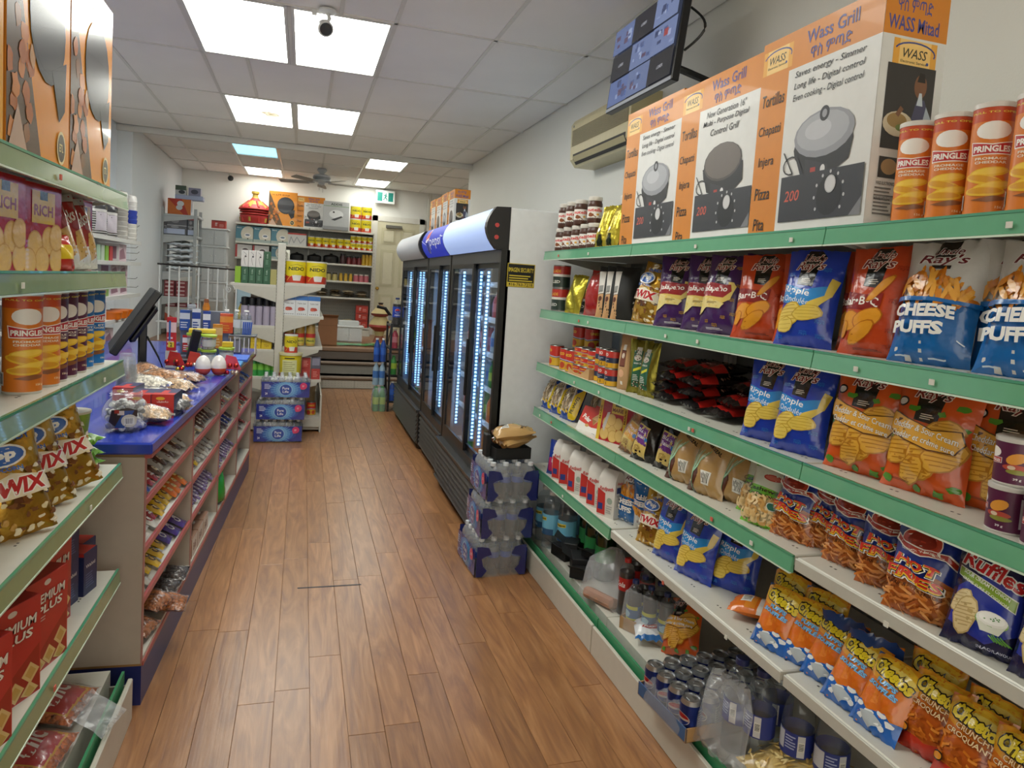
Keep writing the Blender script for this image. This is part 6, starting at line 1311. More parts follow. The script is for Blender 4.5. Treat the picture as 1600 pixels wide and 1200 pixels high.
BAR = dict(navy=barp(.045,.15,.022,'#22357e','Mr. Big','#e6e2da',None,1), red=barp(.045,.15,.022,'#a8262a','KitKat','#efe6e0',None,2), brown=barp(.042,.16,.022,'#5a3828','Reese','#d9c8a8',None,3), silver=barp(.045,.16,.024,'#b9b4aa','Bounty','#6a5040',None,4),
    orange=barp(.05,.16,.026,'#d06a1c','REESE','#f2dc8a',None,5), yellow=barp(.045,.16,.024,'#d9b02a','COFFEE','#4a2a18',None,6), white=barp(.05,.16,.02,'#d6d2ca','Caramilk','#a8262a',None,7), black=barp(.045,.16,.02,'#241c1a','Dark','#c9a45a',None,8),
    purple=barp(.075,.17,.018,'#4a2a86','Cadbury','#e2dce8',None,9), violet=barp(.034,.14,.016,'#6a5080','Dairy','#d6cfe0','#8a78a0',10), gold=barp(.06,.15,.018,'#cdb27a','JOY','#4a3a2a','#d9d4c8',11), blue=barp(.045,.14,.02,'#3c62b4','OREO','#e6e8ec',None,12), m_m=barp(.05,.15,.02,'#4a342c','m&m','#e6e2de','#3a2a44',13))
DESC = dict(navy='navy blue', red='red', brown='brown', silver='silver white', orange='orange', yellow='yellow', white='white and red', black='black', purple='large purple', violet='slim violet', gold='gold and white', blue='blue and white', m_m='dark brown patterned')
ROWS = {(0,2): ['navy','navy','red','red']+['brown','silver']*4, (0,1): ['black','white','white','white','red','yellow','yellow','yellow','yellow','orange','orange','orange','orange'], (0,0): ['silver','silver','yellow','yellow','yellow','yellow','purple','purple','purple'],
    (1,2): ['red','gold','gold','gold','brown','brown','brown','brown','brown','silver'], (1,1): ['white','white','violet','yellow','silver','silver','silver','silver','silver','silver'], (1,0): ['violet']*14,
    (2,2): ['red','red','brown','red','gold','silver','brown','brown'], (2,1): ['silver','silver','m_m','m_m','m_m','navy','navy','m_m'], (2,0): ['violet']*13,
    (3,2): ['violet','blue','silver','blue','blue','silver','blue'], (3,1): ['silver','red','red','orange','brown','red','red'], (3,0): ['white','white','silver','red']}
BN = ['first counter bay', 'second counter bay', 'third counter bay', 'fourth counter bay']; SN = ['lower', 'middle', 'upper']
for (b, s), row in ROWS.items():
    y0, y1 = CTB[b]+.02, CTB[b+1]-.02; n = len(row); ws = [dict(purple=.08,violet=.042,gold=.064).get(k, .053) for k in row]; tot = sum(ws); gap = max((y1-y0-tot)/n, -.004); y = y0
    cnt = {}
    for k, nm in enumerate(row):
        cnt[nm] = cnt.get(nm, 0)+1
        yy = y+ws[k]/2+gap/2; y += ws[k]+gap
        on_slope(BAR[nm], yy, SLZ[s], .006+random.uniform(0,.02), .014, '%s candy bar, %s of its colour, %s shelf of the %s' % (DESC[nm], ORD[cnt[nm]-1], SN[s], BN[b]), 'candy bars on the sloped counter shelves', random.uniform(-4,4), (1.12, 1.15, 1.1))
        if s > 0 or b < 1:
            pass
# bottom row of the counter
def world(x, y, z): return CM @ Vector((x, y, z))
NUT = bag('nut_bag', 'bag', .13, .17, .045, lambda A: (A.rect(.25,.55,.85,.8,'#d9d6d0'), A.text('$3.99', .55, .69, .4, .07, '#3a3434', .02), A.smalltext(.3,.57,.8,.62,'#a86a70',2)), '#a8622c', '#9c5826', FOOD, 81, .008, gather=.2, pmat=PAPER, film=True)
NUTD = bag('nut_bag', 'bag', .13, .17, .045, lambda A: (A.rect(.25,.5,.9,.8,'#cfccc8'), A.smalltext(.3,.54,.85,.76,'#6a5a5a',4)), '#3a2a22', '#3a2a22', FOOD, 83, .008, gather=.2, pmat=PAPER, film=True)
for k, (p, x, y, z, r) in enumerate(((NUT, .05, .16, .19, 80), (NUT, .12, .36, .19, 95), (NUT, .07, .26, .235, 70), (NUTD, .06, .50, .19, 85), (NUTD, .07, .64, .19, 92))):
    o = p.put(world(x-.05, y, z), PI/2+CTR, ['caramel nut bag at the near end of the counter bottom', 'caramel nut bag spilling over the counter edge', 'caramel nut bag lying on two others', 'dark nut bag with white label, left', 'dark nut bag with white label, right'][k], 'nut bags on the counter bottom shelf', -1.5, 0); o.rotation_euler = (-1.48, 0, math.radians(r)+CTR)
for k in range(2): NP2 = None
o = BAR['blue'].put(world(-.05, .07, .18), CTR+PI/2, 'crumpled blue wrapper at the near foot of the counter', None, -1.45)
DB = boxp('display_box', 'box', .13, .24, .09, '#a5806a', lambda A: (A.rect(0,0,A.w,A.h,'#cfc8c0'), A.text('BAR', A.w*.5, A.h*.5, A.w*.5, A.h*.4, '#5a2a22', .03)))
for k, y in enumerate((.93, 1.07, 1.21)):
    DB.put(world(-.004, y, .165), PI/2+CTR, ['near brown display box of bars at the counter foot', 'middle brown display box of bars at the counter foot', 'far brown display box of bars at the counter foot'][k], 'display boxes at the counter foot')
    BAR['silver'].put(world(-.03, y, .165+.1), PI/2+CTR, 'silver bar lying on the %s display box' % ['near', 'middle', 'far'][k], 'bars on the display boxes', -1.5)
bag('snack_bag', 'snack bag', .14, .18, .07, lambda A: A.poly([(.0,.0),(1,.0),(1,.2),(0,.15)],'#2c8a2c'), '#2f9a3a', '#d99a5a', FILM, 85, .006).put(world(-.02, 1.66, .17), PI/2+CTR-.5, 'bright green snack bag standing at the counter foot', None, -.1)
bc = empty('lighter_box', world(-.06, 2.62, .165), PI/2+CTR); tag(bc, 'small black box of sticks at the far counter foot', 'box')
MB().cbox(-.05,0,0,.05,.07,.1,'#1c1a1a',.003).obj('box', CARD, bc)
for k in range(4): MB().tube([(-.035+.023*k,.02,.09),(-.03+.023*k,.03,.2)], .004, '#c9c4bc', 6).obj('stick', PLAS, bc)
# ---------------------------------------------------------------- things on the counter top
CZ = .915
jr = empty('candy_jar', (-.575, 2.70, CZ)); tag(jr, 'round clear candy jar full of silver-wrapped sweets on the counter corner', 'jar')
MB().lathe([(0,.004),(.045,0),(.062,.012),(.075,.045),(.074,.075),(.06,.1),(.048,.112),(.047,.118),(.052,.12),(.047,.124),(.052,.128),(.047,.132),(.05,.136),(.049,.137)], '#ffffff', 28, cap=False).obj('glass_body', JAR, jr, SMO)
rd = random.Random(5)
for k in range(130):
    a, r_, z = rd.uniform(0, 2*PI), .066*math.sqrt(rd.random())*(.75+.25*rd.random()), rd.uniform(.012, .098); mx = .05+.018*math.sin(PI*min(max((z-.005)/.09,0),1)); r_ = min(r_, mx)
    s = MB().lathe([(0,-.005),(.009,-.005),(.0105,-.002),(.0105,.002),(.009,.005),(0,.005)], rd.choice(['#dedcd8','#b4b2b0','#e6e4e0','#8a8888']), 8).obj('sweet', PLAS, jr); s.location = (r_*math.cos(a), r_*math.sin(a), z); s.rotation_euler = (rd.uniform(0,3), rd.uniform(0,3), 0)
A = Art(.09, .07); A.poly([(0,.02),(.03,0),(.09,.04),(.09,.06),(.06,.07),(.01,.06)], '#3a2824').poly([(.02,.0),(.05,0),(.08,.06),(.05,.06)], '#2a4a8c').ell(.065,.025,.024,.022,'#cfcab8').barcode(.05,.012,.08,.036).rect(.03,.045,.05,.06,'#d9c8c0').rect(.02,.05,.035,.062,'#b83a2c')
link('label', A.mesh('label', lambda x, y, k: ((.0758+.0001*k)*math.cos(-PI/2+(x-.04)/.074), (.0758+.0001*k)*math.sin(-PI/2+(x-.04)/.074), .02+y), CARD, [.09*i/9 for i in range(1,9)], [.07*i/6 for i in range(1,6)]), jr)
RBX = boxp('tea_box', 'box', .075, .14, .085, '#c22a26', lambda A: (A.rect(0,0,A.w,A.h,'#c42c28'), A.ell(A.w*.4,A.h*.84,A.w*.2,A.h*.07,'#e0b02c'), A.text('ليوران', A.w*.5, A.h*.7, A.w*.5, A.h*.1, '#f0e6e0', .02), A.smalltext(A.w*.2,A.h*.2,A.w*.8,A.h*.5,'#d9827a',5)), lambda A: (A.rect(0,0,A.w,A.h,'#232a52'), A.smalltext(A.w*.1,A.h*.2,A.w*.8,A.h*.8,'#4a5280',6)), lambda A: (A.rect(0,0,A.w,A.h,'#2a2f5a'), A.rect(0,0,A.w,A.h*.3,'#c22a26'), A.rect(A.w*.3,A.h*.3,A.w*.6,A.h*.7,'#c22a26')))
for k, (x, y) in enumerate(((-.575, 2.90), (-.495, 2.905))): RBX.put((x, y, CZ), -.05, ['left red tea box with navy sides behind the candy jar', 'right red tea box with navy sides behind the candy jar'][k], 'red tea boxes on the counter', sc=1.05)
RBX.put((-.67, 3.08, CZ), -.1, 'red and navy box lying behind the tea boxes', 'red tea boxes on the counter')
# bags of seeds and nuts
def snackbag(col, mat, lab, seed, w=.11, h=.19, t=.05): return bag('seed_bag', 'bag', w, h, t, lab, col, col, mat, seed, .007, 8, 12, .25, pmat=PAPER, film=True)
lw_ = lambda A: A.rect(.3,.82,.75,.95,'#d9d6d0')
SB = [snackbag('#a8713c', FOOD, lw_, 91), snackbag('#d9d2c2', FOOD, lw_, 92), snackbag('#c2a078', FOOD, lw_, 93), snackbag('#8a5a34', FOOD, lw_, 94), snackbag('#3a3434', FOOD, lw_, 95)]
SBP = [(0,-.76,3.62,0,'brown almond bag at the back of the pile'),(3,-.70,3.50,-20,'dark brown nut bag at the pile edge by the cups'),(0,-.66,3.70,40,'brown nut bag crossing the pile'),(3,-.60,3.42,10,'dark brown nut bag in the middle of the pile'),(1,-.56,3.33,60,'white pumpkin seed bag in the pile'),(1,-.50,3.20,70,'white pumpkin seed bag nearest the tea boxes'),(0,-.52,3.55,75,'brown sesame bag across the pile'),(2,-.47,3.45,60,'tan peanut bag at the counter edge'),(2,-.43,3.10,80,'tan nut bag beside the tea boxes'),(4,-.42,2.98,70,'black and white seed bag beside the tea boxes'),(2,-.45,2.80,85,'tan stick bag beside the candy jar'),(3,-.46,3.72,70,'brown biscuit bag at the far end of the pile'),(1,-.58,3.12,50,'white seed bag under the others')]
for k, (i, x, y, r, l) in enumerate(SBP):
    o = SB[i].put((x, y, CZ+.028+(.03 if k in (2,4,6) else 0)), 0, l, 'clear bags of nuts and seeds on the counter'); o.rotation_euler = (-1.5, 0, math.radians(r))
# stacks of clear plastic cups
cs = empty('cup_stack', (-.715, 3.36, CZ)); tag(cs, 'tall stack of clear plastic cups upside down on the counter', 'cups')
for k in range(6): MB().lathe([(.043,0),(.044,.004),(.029,.11),(.0,.112)], '#ffffff', 18, cap=False).obj('cup', CUPM, cs, SMO).location = (0, 0, .016*k)
# point-of-sale screen seen from behind
pos = empty('till_screen', (-.85, 4.08, CZ)); pos.rotation_euler = (0, 0, math.radians(-76)); tag(pos, 'black till touchscreen on a stand, seen from behind, tilted', 'screen')
MB().cbox(-.12,-.09,0,.12,.1,.018,'#151516',.005).obj('base', PLAS, pos); MB().cbox(-.03,.03,.01,.03,.07,.3,'#131314',.006).obj('stand', PLAS, pos)
sc_ = MB().cbox(-.2,-.02,-.21,.2,.02,.17,'#19191b',.006).cbox(-.14,.02,-.12,.14,.055,.1,'#161618',.014).obj('screen_body', PLAS, pos); sc_.location = (0, .02, .3); sc_.rotation_euler = (math.radians(-32), 0, 0)
MB().box(-.06,.045,.05,.06,.048,.075,'#8f9092').obj('rear_label', PLAS, sc_)
MB().tube([(.03,.07,.2),(.09,.12,.1),(.1,.15,.02),(.02,.14,.012)], .005, '#111111', 6).obj('cable', PLAS, pos)
ct2 = empty('card_terminal', (-.66, 4.55, CZ), math.radians(20)); tag(ct2, 'black card terminal standing upright on the counter', 'terminal')
MB().cbox(-.09,-.07,0,.09,.07,.035,'#1a1a1c',.006).obj('base', PLAS, ct2); o = MB().cbox(-.025,-.015,0,.025,.015,.18,'#161617',.006).obj('handset', PLAS, ct2); o.location = (.03, 0, .03); o.rotation_euler = (.1, .18, 0)
# chocolate eggs, candy nets
EGG = lambda: Proto('chocolate_egg', 'egg', MB().lathe([(0,0),(.022,.004),(.036,.02),(.041,.04)]+[(.041*math.cos(a),.045+.065*math.sin(a)) for a in (.2,.5,.8,1.1,1.35,1.57)], ['#cc4a2c','#cc4a2c','#d0502e','#e2ddd8']+['#e6e2de']*6, 22).mesh('chocolate_egg', FILM, SMO))
e = EGG(); e.put((-.50, 4.07, CZ), 0, 'left white and orange chocolate egg at the counter edge', 'chocolate eggs'); e.put((-.425, 4.10, CZ), 0, 'right white and orange chocolate egg at the counter edge', 'chocolate eggs')
for k, (x, y, col) in enumerate(((-.66, 4.22, '#b8322c'), (-.56, 4.24, '#c24436'), (-.36, 4.12, '#c83c5a'))):
    t = empty('candy_net', (x, y, CZ)); tag(t, ['red net of wrapped chocolates, left', 'red net of wrapped chocolates beside the eggs', 'pink wrapped candy net at the counter edge'][k], 'candy', 'candy nets on the counter'); rd = random.Random(k+3)
    for q in range(14 if k < 2 else 6):
        s = MB().lathe([(0,-.013)]+[(.013*math.cos(a), .013*math.sin(a)) for a in (-1.1,-.6,0,.6,1.1)]+[(0,.013)], rd.choice(['#c9b44a','#b8342c','#8aa83c','#d8cfc0',col]), 10).obj('sweet', FOIL, t, SMO); s.location = (rd.uniform(-.045,.045), rd.uniform(-.03,.03), .014+rd.choice([0,0,.022,.04]))
    MB().add([(-.05,0,.03),(.05,0,.03),(.02,0,.1),(-.03,0,.11),(-.05,.008,.03),(.05,.008,.03),(.02,.008,.1),(-.03,.008,.11)], [(0,1,2,3),(7,6,5,4),(0,3,7,4),(1,5,6,2),(2,6,7,3),(0,4,5,1)], col).obj('header_bag', FILM, t)
bt = MB().cbox(-.085,-.1,0,.085,.1,.022,'#2a86c8',.004).obj('blue_tray', PLAS); bt.location = (-.42, 4.50, CZ); tag(bt, 'flat blue display tray under the front snack tub', 'tray')
TUB = Proto('snack_tub', 'tub', MB().lathe([(0,.002),(.036,0),(.042,.078)], '#ffffff', 20, cap=False).mesh('snack_tub', JAR, SMO), [('lid', MB().lathe([(.045,.076),(.046,.088),(.043,.09),(0,.09)], '#a9c83a', 20).mesh('lid', PLAS, SMO)), ('contents', MB().lathe([(0,.004),(.033,.004),(.038,.06),(0,.065)], '#b0a890', 16).mesh('contents', FOOD, SMO)), ('label', MB().lathe([(.0385,.02),(.0405,.062)], '#c9c8be', 20, cap=False).mesh('label', CARD, SMO))])
g = 'clear tubs with lime lids on the counter'
for k, (x, y, z) in enumerate(((-.425, 4.50, CZ+.0225), (-.53, 4.55, CZ), (-.62, 4.62, CZ), (-.54, 4.64, CZ+.0905), (-.645, 4.66, CZ+.0905))):
    if k >= 3: x, y = (-.53, 4.55) if k == 3 else (-.62, 4.62)
    TUB.put((x, y, z), 0, ['lime-lidded tub standing on the blue tray', 'lime-lidded tub in the lower row, middle', 'lime-lidded tub in the lower row, left', 'lime-lidded tub stacked on the middle one', 'lime-lidded tub stacked on the left one'][k], g)
o = boxp('mint_box', 'box', .06, .04, .03, '#d9b820').put((-.42, 4.48, CZ+.115), 0, 'small yellow box on the front lime-lidded tub')
o = boxp('gum_box', 'box', .15, .09, .022, '#e0c02c', topcol='#d0b424').put((-.575, 4.6, CZ+.182), .1, 'flat yellow and teal box on the stacked tubs')
# tall display rack with packets
rk = empty('packet_rack', (-.62, 4.95, CZ)); tag(rk, 'grey counter rack hung with packets of razors, batteries and lighters', 'rack')
MB().cbox(-.13,0,0,.16,.02,.30,'#6a7284',.003).obj('back_panel', PLAS, rk); MB().cbox(-.13,-.09,0,.16,.0,.012,'#6a7284',.003).obj('base', PLAS, rk)
def pkt(name, x, y, z, w, h, col, lab, band='#e6e6e6', lean=0):
    o = boxp(name, 'packet', w, .012, h, col, lambda A: (A.rect(0,A.h*.55,A.w,A.h*.85,band), A.smalltext(A.w*.1,A.h*.1,A.w*.9,A.h*.45,band,3)), mat=FILM).put((x, y, z), 0, lab, None, lean); return o
for k, (x, z, w, h, col, band, l) in enumerate(((-.72,.17,.06,.13,'#3a5aa0','#d0d6e0','blue battery packet hung left on the counter rack'),(-.65,.17,.05,.14,'#d6dae2','#2a4a94','white and blue packet hung on the counter rack'),(-.59,.17,.045,.13,'#2c4a9c','#e2e4ea','dark blue packet hung on the counter rack'),(-.70,.03,.055,.11,'#b8302c','#e6dcd8','red blade packet low on the counter rack'),(-.62,.04,.07,.10,'#2a58b4','#e08a7a','blue packet with red arc on the counter rack'),(-.52,.06,.06,.16,'#d08a34','#e0b878','tan lighter card on the counter rack'),(-.47,.16,.08,.13,'#d2481c','#e08a2c','orange lighter card hung right on the rack'),(-.68,.31,.05,.03,'#9aa0aa','#c0c4c8','clear blister card on top of the rack'))): pkt('hang_packet', x, 4.915-.016*(k%2), CZ+z, w, h, col, l, band)
tb = pkt('toothbrush_pack', -.70, 4.32, CZ+.1, .05, .19, '#c23038', 'red two-brush toothbrush pack standing by the card terminal', '#e6c8cc'); A = Art(.03,.03); A.rect(0,0,.03,.03,'#e0c83c').text('2', .015, .015, .012, .022, '#1a1a1a', .03)
link('price_mark', A.mesh('price_mark', lambda x, y, k: (x-.015, -.002-.0002*k, .02+y), CARD), tb); MB().tube([(-.008,-.004,.06),(-.008,-.004,.17)], .005, '#3a6ab0', 6).obj('toothbrush', PLAS, tb)
MB().cbox(-.03,-.0,-.1,.03,.03,0,'#c9c7c2',.003).obj('stand', PLAS, tb)
fgr = MB().lathe([(0,0),(.02,0),(.024,.02),(.014,.05),(.016,.06),(.012,.075),(0,.08)], ['#d98a2c','#d98a2c','#c87a24','#8a5030','#8a5030','#3a241a'], 14).obj('toy_figure', PLAS, None, SMO); fgr.location = (-.60, 4.96, CZ+.3015); tag(fgr, 'small orange toy figure on top of the counter rack', 'toy')
SAN = bottle('sanitizer_bottle', 'bottle', .036, .165, '#cfd6d8', '#e6e4e0', '#d2d6da', (.25, .6), None, .3)
for k, (x, y) in enumerate(((-.505, 5.28), (-.44, 5.30), (-.375, 5.28))): SAN.put((x, y, CZ+.13), 0, ['left clear bottle with white cap on the raised rack', 'middle clear bottle with white cap on the raised rack', 'right clear bottle with white cap on the raised rack'][k], 'clear bottles with white caps')
sr = empty('wire_rack', (-.43, 5.25, CZ)); tag(sr, 'low white rack of pens and small goods at the far counter end', 'rack')
MB().cbox(-.13,-.07,.118,.13,.09,.128,'#55565a',.003).obj('shelf', PLAS, sr)
for x in (-.125, .12): MB().box(x,-.06,0,x+.006,.08,.118,'#d8d6d2').obj('side', PLAS, sr)
for k in range(7): MB().box(-.1+.03*k,-.075,.01,-.094+.03*k,-.07,.11,'#d8d8d6').obj('wire', PLAS, sr)
MB().cbox(-.115,-.06,.001,.03,.05,.09,'#8a8784',.003).obj('box_insert', CARD, sr)
for k in range(5): MB().tube([(.04+.012*k,-.04,.13),(.045+.013*k,-.045,.22)], .005, '#3a62c0', 6).obj('pen', PLAS, sr)
for k in range(4): MB().lathe([(0,.128),(.012,.128),(.012,.18),(0,.18)], ['#1c1c1e','#b8b8ba','#2c4a9c','#1c1c1e'][k], 10, -.12+.03*k, -.045).obj('lighter', PLAS, sr)
g = MB().cbox(-.1,-.12,0,.1,.12,.02,'#3a6ad0',.003).obj('blue_mat', PLAS); g.location = (-.42, 4.82, CZ); tag(g, 'blue plastic tray insert along the far counter edge', 'tray')

# ---------------------------------------------------------------- seat behind the counter
oc = empty('office_chair', (-1.22, 3.15, 0), math.radians(-70)); tag(oc, 'black office chair tucked behind the counter', 'chair')
MB().cbox(-.24,-.23,.44,.24,.23,.52,'#161616',.03).obj('seat', MATTE, oc)
MB().cbox(-.22,.2,.56,.22,.27,1.0,'#151515',.03).obj('backrest', MATTE, oc)
MB().cbox(-.04,.2,.45,.04,.3,.7,'#1c1c1c',.006).obj('back_support', PLAS, oc)
MB().lathe([(.028,.08),(.028,.45)], '#2a2a2a', 12).obj('gas_post', METAL, oc)
for k in range(5):
    a = 2*PI*k/5; l = MB().tube([(0,0,.09),(.27*math.cos(a),.27*math.sin(a),.07)], .022, '#1a1a1a', 8, r2=.014).obj('leg', PLAS, oc)
    MB().lathe([(0,-.02),(.028,-.018),(.028,.018),(0,.02)], '#111111', 12, .27*math.cos(a), .27*math.sin(a), axis='x', cz=.029).obj('caster', PLAS, l)
# ================================================================ WATER CASES
WB = MB().lathe([(0,0),(.03,0),(.032,.01),(.029,.05),(.032,.09),(.03,.13),(.024,.155),(.013,.175),(.013,.183)], '#ffffff', 10, cap=False).mesh('bottle', PET, SMO)
WC = MB().lathe([(.0145,.178),(.0145,.195),(0,.195)], '#d6dade', 10).mesh('cap', PLAS, SMO)
WL = MB().lathe([(.0325,.095),(.0325,.125)], '#2a4a9c', 10, cap=False).mesh('label', CARD, SMO)
WI = MB().lathe([(.026,.004),(.027,.15)], '#b4c4cc', 8).mesh('contents', clear('still_water', (.95, .975, .985), .6, .05, .05, 0, .03), SMO)
def band_art(A):
    w, h = A.w, A.h; A.rect(0,0,w,h,'#222f86'); cx, cy = w*.5, h*.5
    for R, c in ((.48,'#2a4a9e'),(.40,'#3768b4'),(.32,'#4d87c6'),(.25,'#6aa4d6'),(.18,'#9cc8e6')): A.ell(cx, cy, w*R*.8, min(h*.5, w*R*.7), c, 24)
    rd = random.Random(3)
    for k in range(26): a = k/26*2*PI; r0, r1 = .06, rd.uniform(.09, .15); A.line([(cx+r0*math.cos(a), cy+r0*.8*math.sin(a)), (cx+r1*math.cos(a), min(max(cy+r1*.8*math.sin(a), 0), h))], .003, '#7fb2dc')
    A.ell(cx, cy, .055, .052, '#8fc0e4').ell(cx, cy, .05, .047, '#26479e'); A.text('Pure', cx, cy+.014, .055, .024, '#eef2f6', .01); A.text('Life', cx, cy-.016, .05, .022, '#eef2f6', .01)
    A.ell(w*.87, h*.76, .03, .03, '#d0366a').ell(w*.84,h*.62,.014,.012,'#d0366a').smalltext(w*.84,h*.7,w*.9,h*.82,'#eec0cc',2).smalltext(w*.06,h*.55,w*.2,h*.9,'#c2cbe6',4).text('24', w*.1, h*.25, .02, .02, '#dfe4f2', .02)
def end_art(A, side):
    w, h = A.w, A.h
    for s in (side,):
        f = (lambda x: x) if s == 0 else (lambda x: w-x)
        A.poly([(f(0),0),(f(w*.12),0),(f(w*.22),h*.2),(f(w*.14),h*.34),(f(w*.1),h*.6),(f(w*.16),h*.66),(f(w*.3),h*.72),(f(w*.24),h*.95),(f(w*.1),h),(f(0),h)], '#232a66')
def water_case(name, loc, rz, label, n=(6,4), sx=1):
    t = empty(name, loc, rz); tag(t, label, 'water case', 'shrink-wrapped cases of water bottles'); hw, hd = n[0]*.0335, n[1]*.0335
    for i in range(n[0]):
        for j in range(n[1]):
            if 0 < i < n[0]-1 and 0 < j < n[1]-1 and False: continue
            b = link('bottle', WB, t, (-hw+.0335+.067*i, -hd+.0335+.067*j, .002)); link('cap', WC, b); link('contents', WI, b); link('label', WL, b)
    link('shrink_wrap', shrink(hw+.004, hd+.004, .15, .192), t)
    A = Art(2*hw, .135); band_art(A)
    for s in (-1, 1): link('printed_band', A.mesh('printed_band', lambda x, y, k: (s*(x-hw) if s < 0 else x-hw, 0, 0) if False else ((x-hw)*(1 if s < 0 else -1), s*(hd+.0075)+s*.0002*k, .008+y), FILM, smooth=False), t)
    for s, sd in ((-1, 0), (-1, 1), (1, 0), (1, 1)):
        E_ = Art(2*hd, .16); end_art(E_, sd)
        link('printed_end', E_.mesh('printed_end', lambda x, y, k: (s*(hw+.0075)+s*.0002*k, (x-hd)*(1 if s > 0 else -1), .004+y), FILM, smooth=False), t)
    return t
for k, (dx, dy) in enumerate(((-.165, 6.54), (-.145, 6.535), (-.115, 6.54))): water_case('water_case', (dx, dy, .002+.197*k), [.02, -.02, .03][k], ['bottom case of water by the counter end', 'middle case of water by the counter end', 'top case of water by the counter end'][k])
for k, (dx, dy) in enumerate(((1.03, 3.545), (1.062, 3.55), (1.075, 3.55))): water_case('water_case', (dx, dy, .002+.197*k), PI/2+[.04, -.03, .0][k], ['bottom case of water beside the nearest cooler', 'middle case of water beside the nearest cooler', 'top case of water beside the nearest cooler'][k], (5,4))
zt = .002+.197*3
bt = empty('black_tray', (1.09, 3.54, zt), .1); tag(bt, 'black open tray on the water cases beside the cooler', 'tray')
MB().box(-.1,-.07,0,.1,.07,.004,'#141414').obj('tray_base', MATTE, bt)
for a in ((-.1,-.07,.1,-.066),(-.1,.066,.1,.07),(-.1,-.066,-.096,.066),(.096,-.066,.1,.066)): MB().box(*a[:2],0,*a[2:],.06,'#171717').obj('tray_wall', MATTE, bt)
MB().cbox(-.13,.0,.0,-.104,.06,.12,'#171717',.004).obj('raised_flap', MATTE, bt)
for k, (x, y, z, r) in enumerate(((1.12, 3.47, zt+.09, 70), (1.09, 3.50, zt+.125, 95))):
    o = SUG.put((x-.1 if k else x-.11, y, z), 0, ['lower brown sugar bag lying on the black tray', 'upper brown sugar bag lying on the black tray'][k], 'brown sugar bags on the water cases'); o.rotation_euler = (-1.45, 0, math.radians(r-180+[0,0][k]) if False else math.radians(-r))
# ================================================================ COOLER CONTENTS AND TOPS
def drink(nm, r, h, liq, cap, lab): 
    m = MB().lathe([(0,0),(r,0),(r,.3*h),(r*1.01,.3*h),(r*1.01,.6*h),(r,.6*h),(r*.9,.72*h),(r*.42,.88*h),(r*.42,.93*h),(r*.5,.93*h),(r*.5,h),(0,h)], [liq,liq,lab,lab,lab,liq,liq,liq,liq,cap,cap], 10)
    return Proto(nm, 'bottle', m.mesh(nm, PLAS, SMO))
DK = [('cola bottle', drink('cola_bottle', .032, .18, '#22110e', '#b8241e', '#b82c24')), ('blue soda bottle', drink('soda_bottle', .032, .18, '#2a4ea0', '#e0e0e0', '#3a6ac8')), ('orange soda bottle', drink('soda_bottle', .032, .18, '#c8661c', '#2a5a2a', '#d88a2c')), ('green soda bottle', drink('soda_bottle', .032, .18, '#3c8a44', '#3c8a44', '#a8c84a')), ('water bottle', drink('water_bottle', .032, .18, '#9ab4c8', '#e6e6e6', '#4a7ac0')), ('pink juice bottle', drink('juice_bottle', .032, .18, '#b84a5c', '#e0d8d0', '#d88a96')), ('dark energy drink', drink('drink_bottle', .028, .16, '#20242c', '#8a8a8c', '#3a4a5c'))]
rd = random.Random(21)
for ci, (y0, y1, nm) in enumerate(((3.74, 5.08, 'nearest cooler'), (5.11, 6.07, 'cooler with the cola sign'), (6.10, 7.74, 'farthest cooler'))):
    for si, z in enumerate((.37, .62, .84, 1.06, 1.28, 1.5)):
        if z == 1.5: continue
        y = y0+.09; q = 0; cnt = {}
        while y < y1-.08:
            if not (abs(y-(y0+y1)/2) < .02):
                d, p = DK[(ci*2+si+q//3) % len(DK)]; cnt[d] = cnt.get(d, 0)+1
                p.put((CX0+.13, y, z+.0005), rd.uniform(0, 6), '%s number %s along the %s shelf of the %s' % (d, ORD[min(cnt[d]-1, 11)], ['lowest', 'second', 'third', 'fourth', 'fifth'][si], nm), 'drinks inside the %s' % nm)
            q += 1; y += .092
for k, y in enumerate((6.58, 6.91, 7.24, 7.57)):
    (G1 if k % 2 else G2).put((1.30, y, CH+.001), R_, ['nearest grill box on top of the coolers', 'second grill box on top of the coolers', 'third grill box on top of the coolers', 'farthest grill box on top of the coolers'][k], 'grill boxes on top of the coolers', sc=(.66, .78, .78))
# ================================================================ SIDE RACK BEYOND THE COOLERS
sr = empty('drink_rack', (1.14, 8.12, 0)); tag(sr, 'black drink rack past the farthest cooler, filled with bottles', 'rack')
for x in (-.17, .17):
    for y in (-.2, .2): MB().box(x-.012,y-.012,0,x+.012,y+.012,1.0,'#17171a').obj('post', STEEL, sr)
for z in (.12, .42, .72, .98): MB().cbox(-.18,-.21,z-.02,.18,.21,z,'#1a1a1c',.003).obj('shelf', STEEL, sr)
COL2 = bottle('cola_bottle', 'bottle', .052, .31, '#170d0c', '#2a3a6c', '#2442a8', (.3, .68), None, .3, lambda A: (A.ell(A.w*.5,A.h*.6,A.w*.2,A.h*.22,'#e6e8ee'), A.ell(A.w*.5,A.h*.6,A.w*.18,A.h*.2,'#c4343a',16,0,0,PI), A.ell(A.w*.5,A.h*.6,A.w*.18,A.h*.2,'#2a4ab0',16,0,PI,2*PI), A.text('PEPSI', A.w*.5, A.h*.18, A.w*.4, A.h*.14, '#e6e8f0', .02)))
for k, (x, y) in enumerate(((1.03, 7.99), (1.14, 7.99), (1.25, 8.0))): COL2.put((x, y, .9805), 0, ['left large cola bottle on the black rack', 'middle large cola bottle on the black rack', 'right large cola bottle on the black rack'][k], 'large cola bottles on the rack')
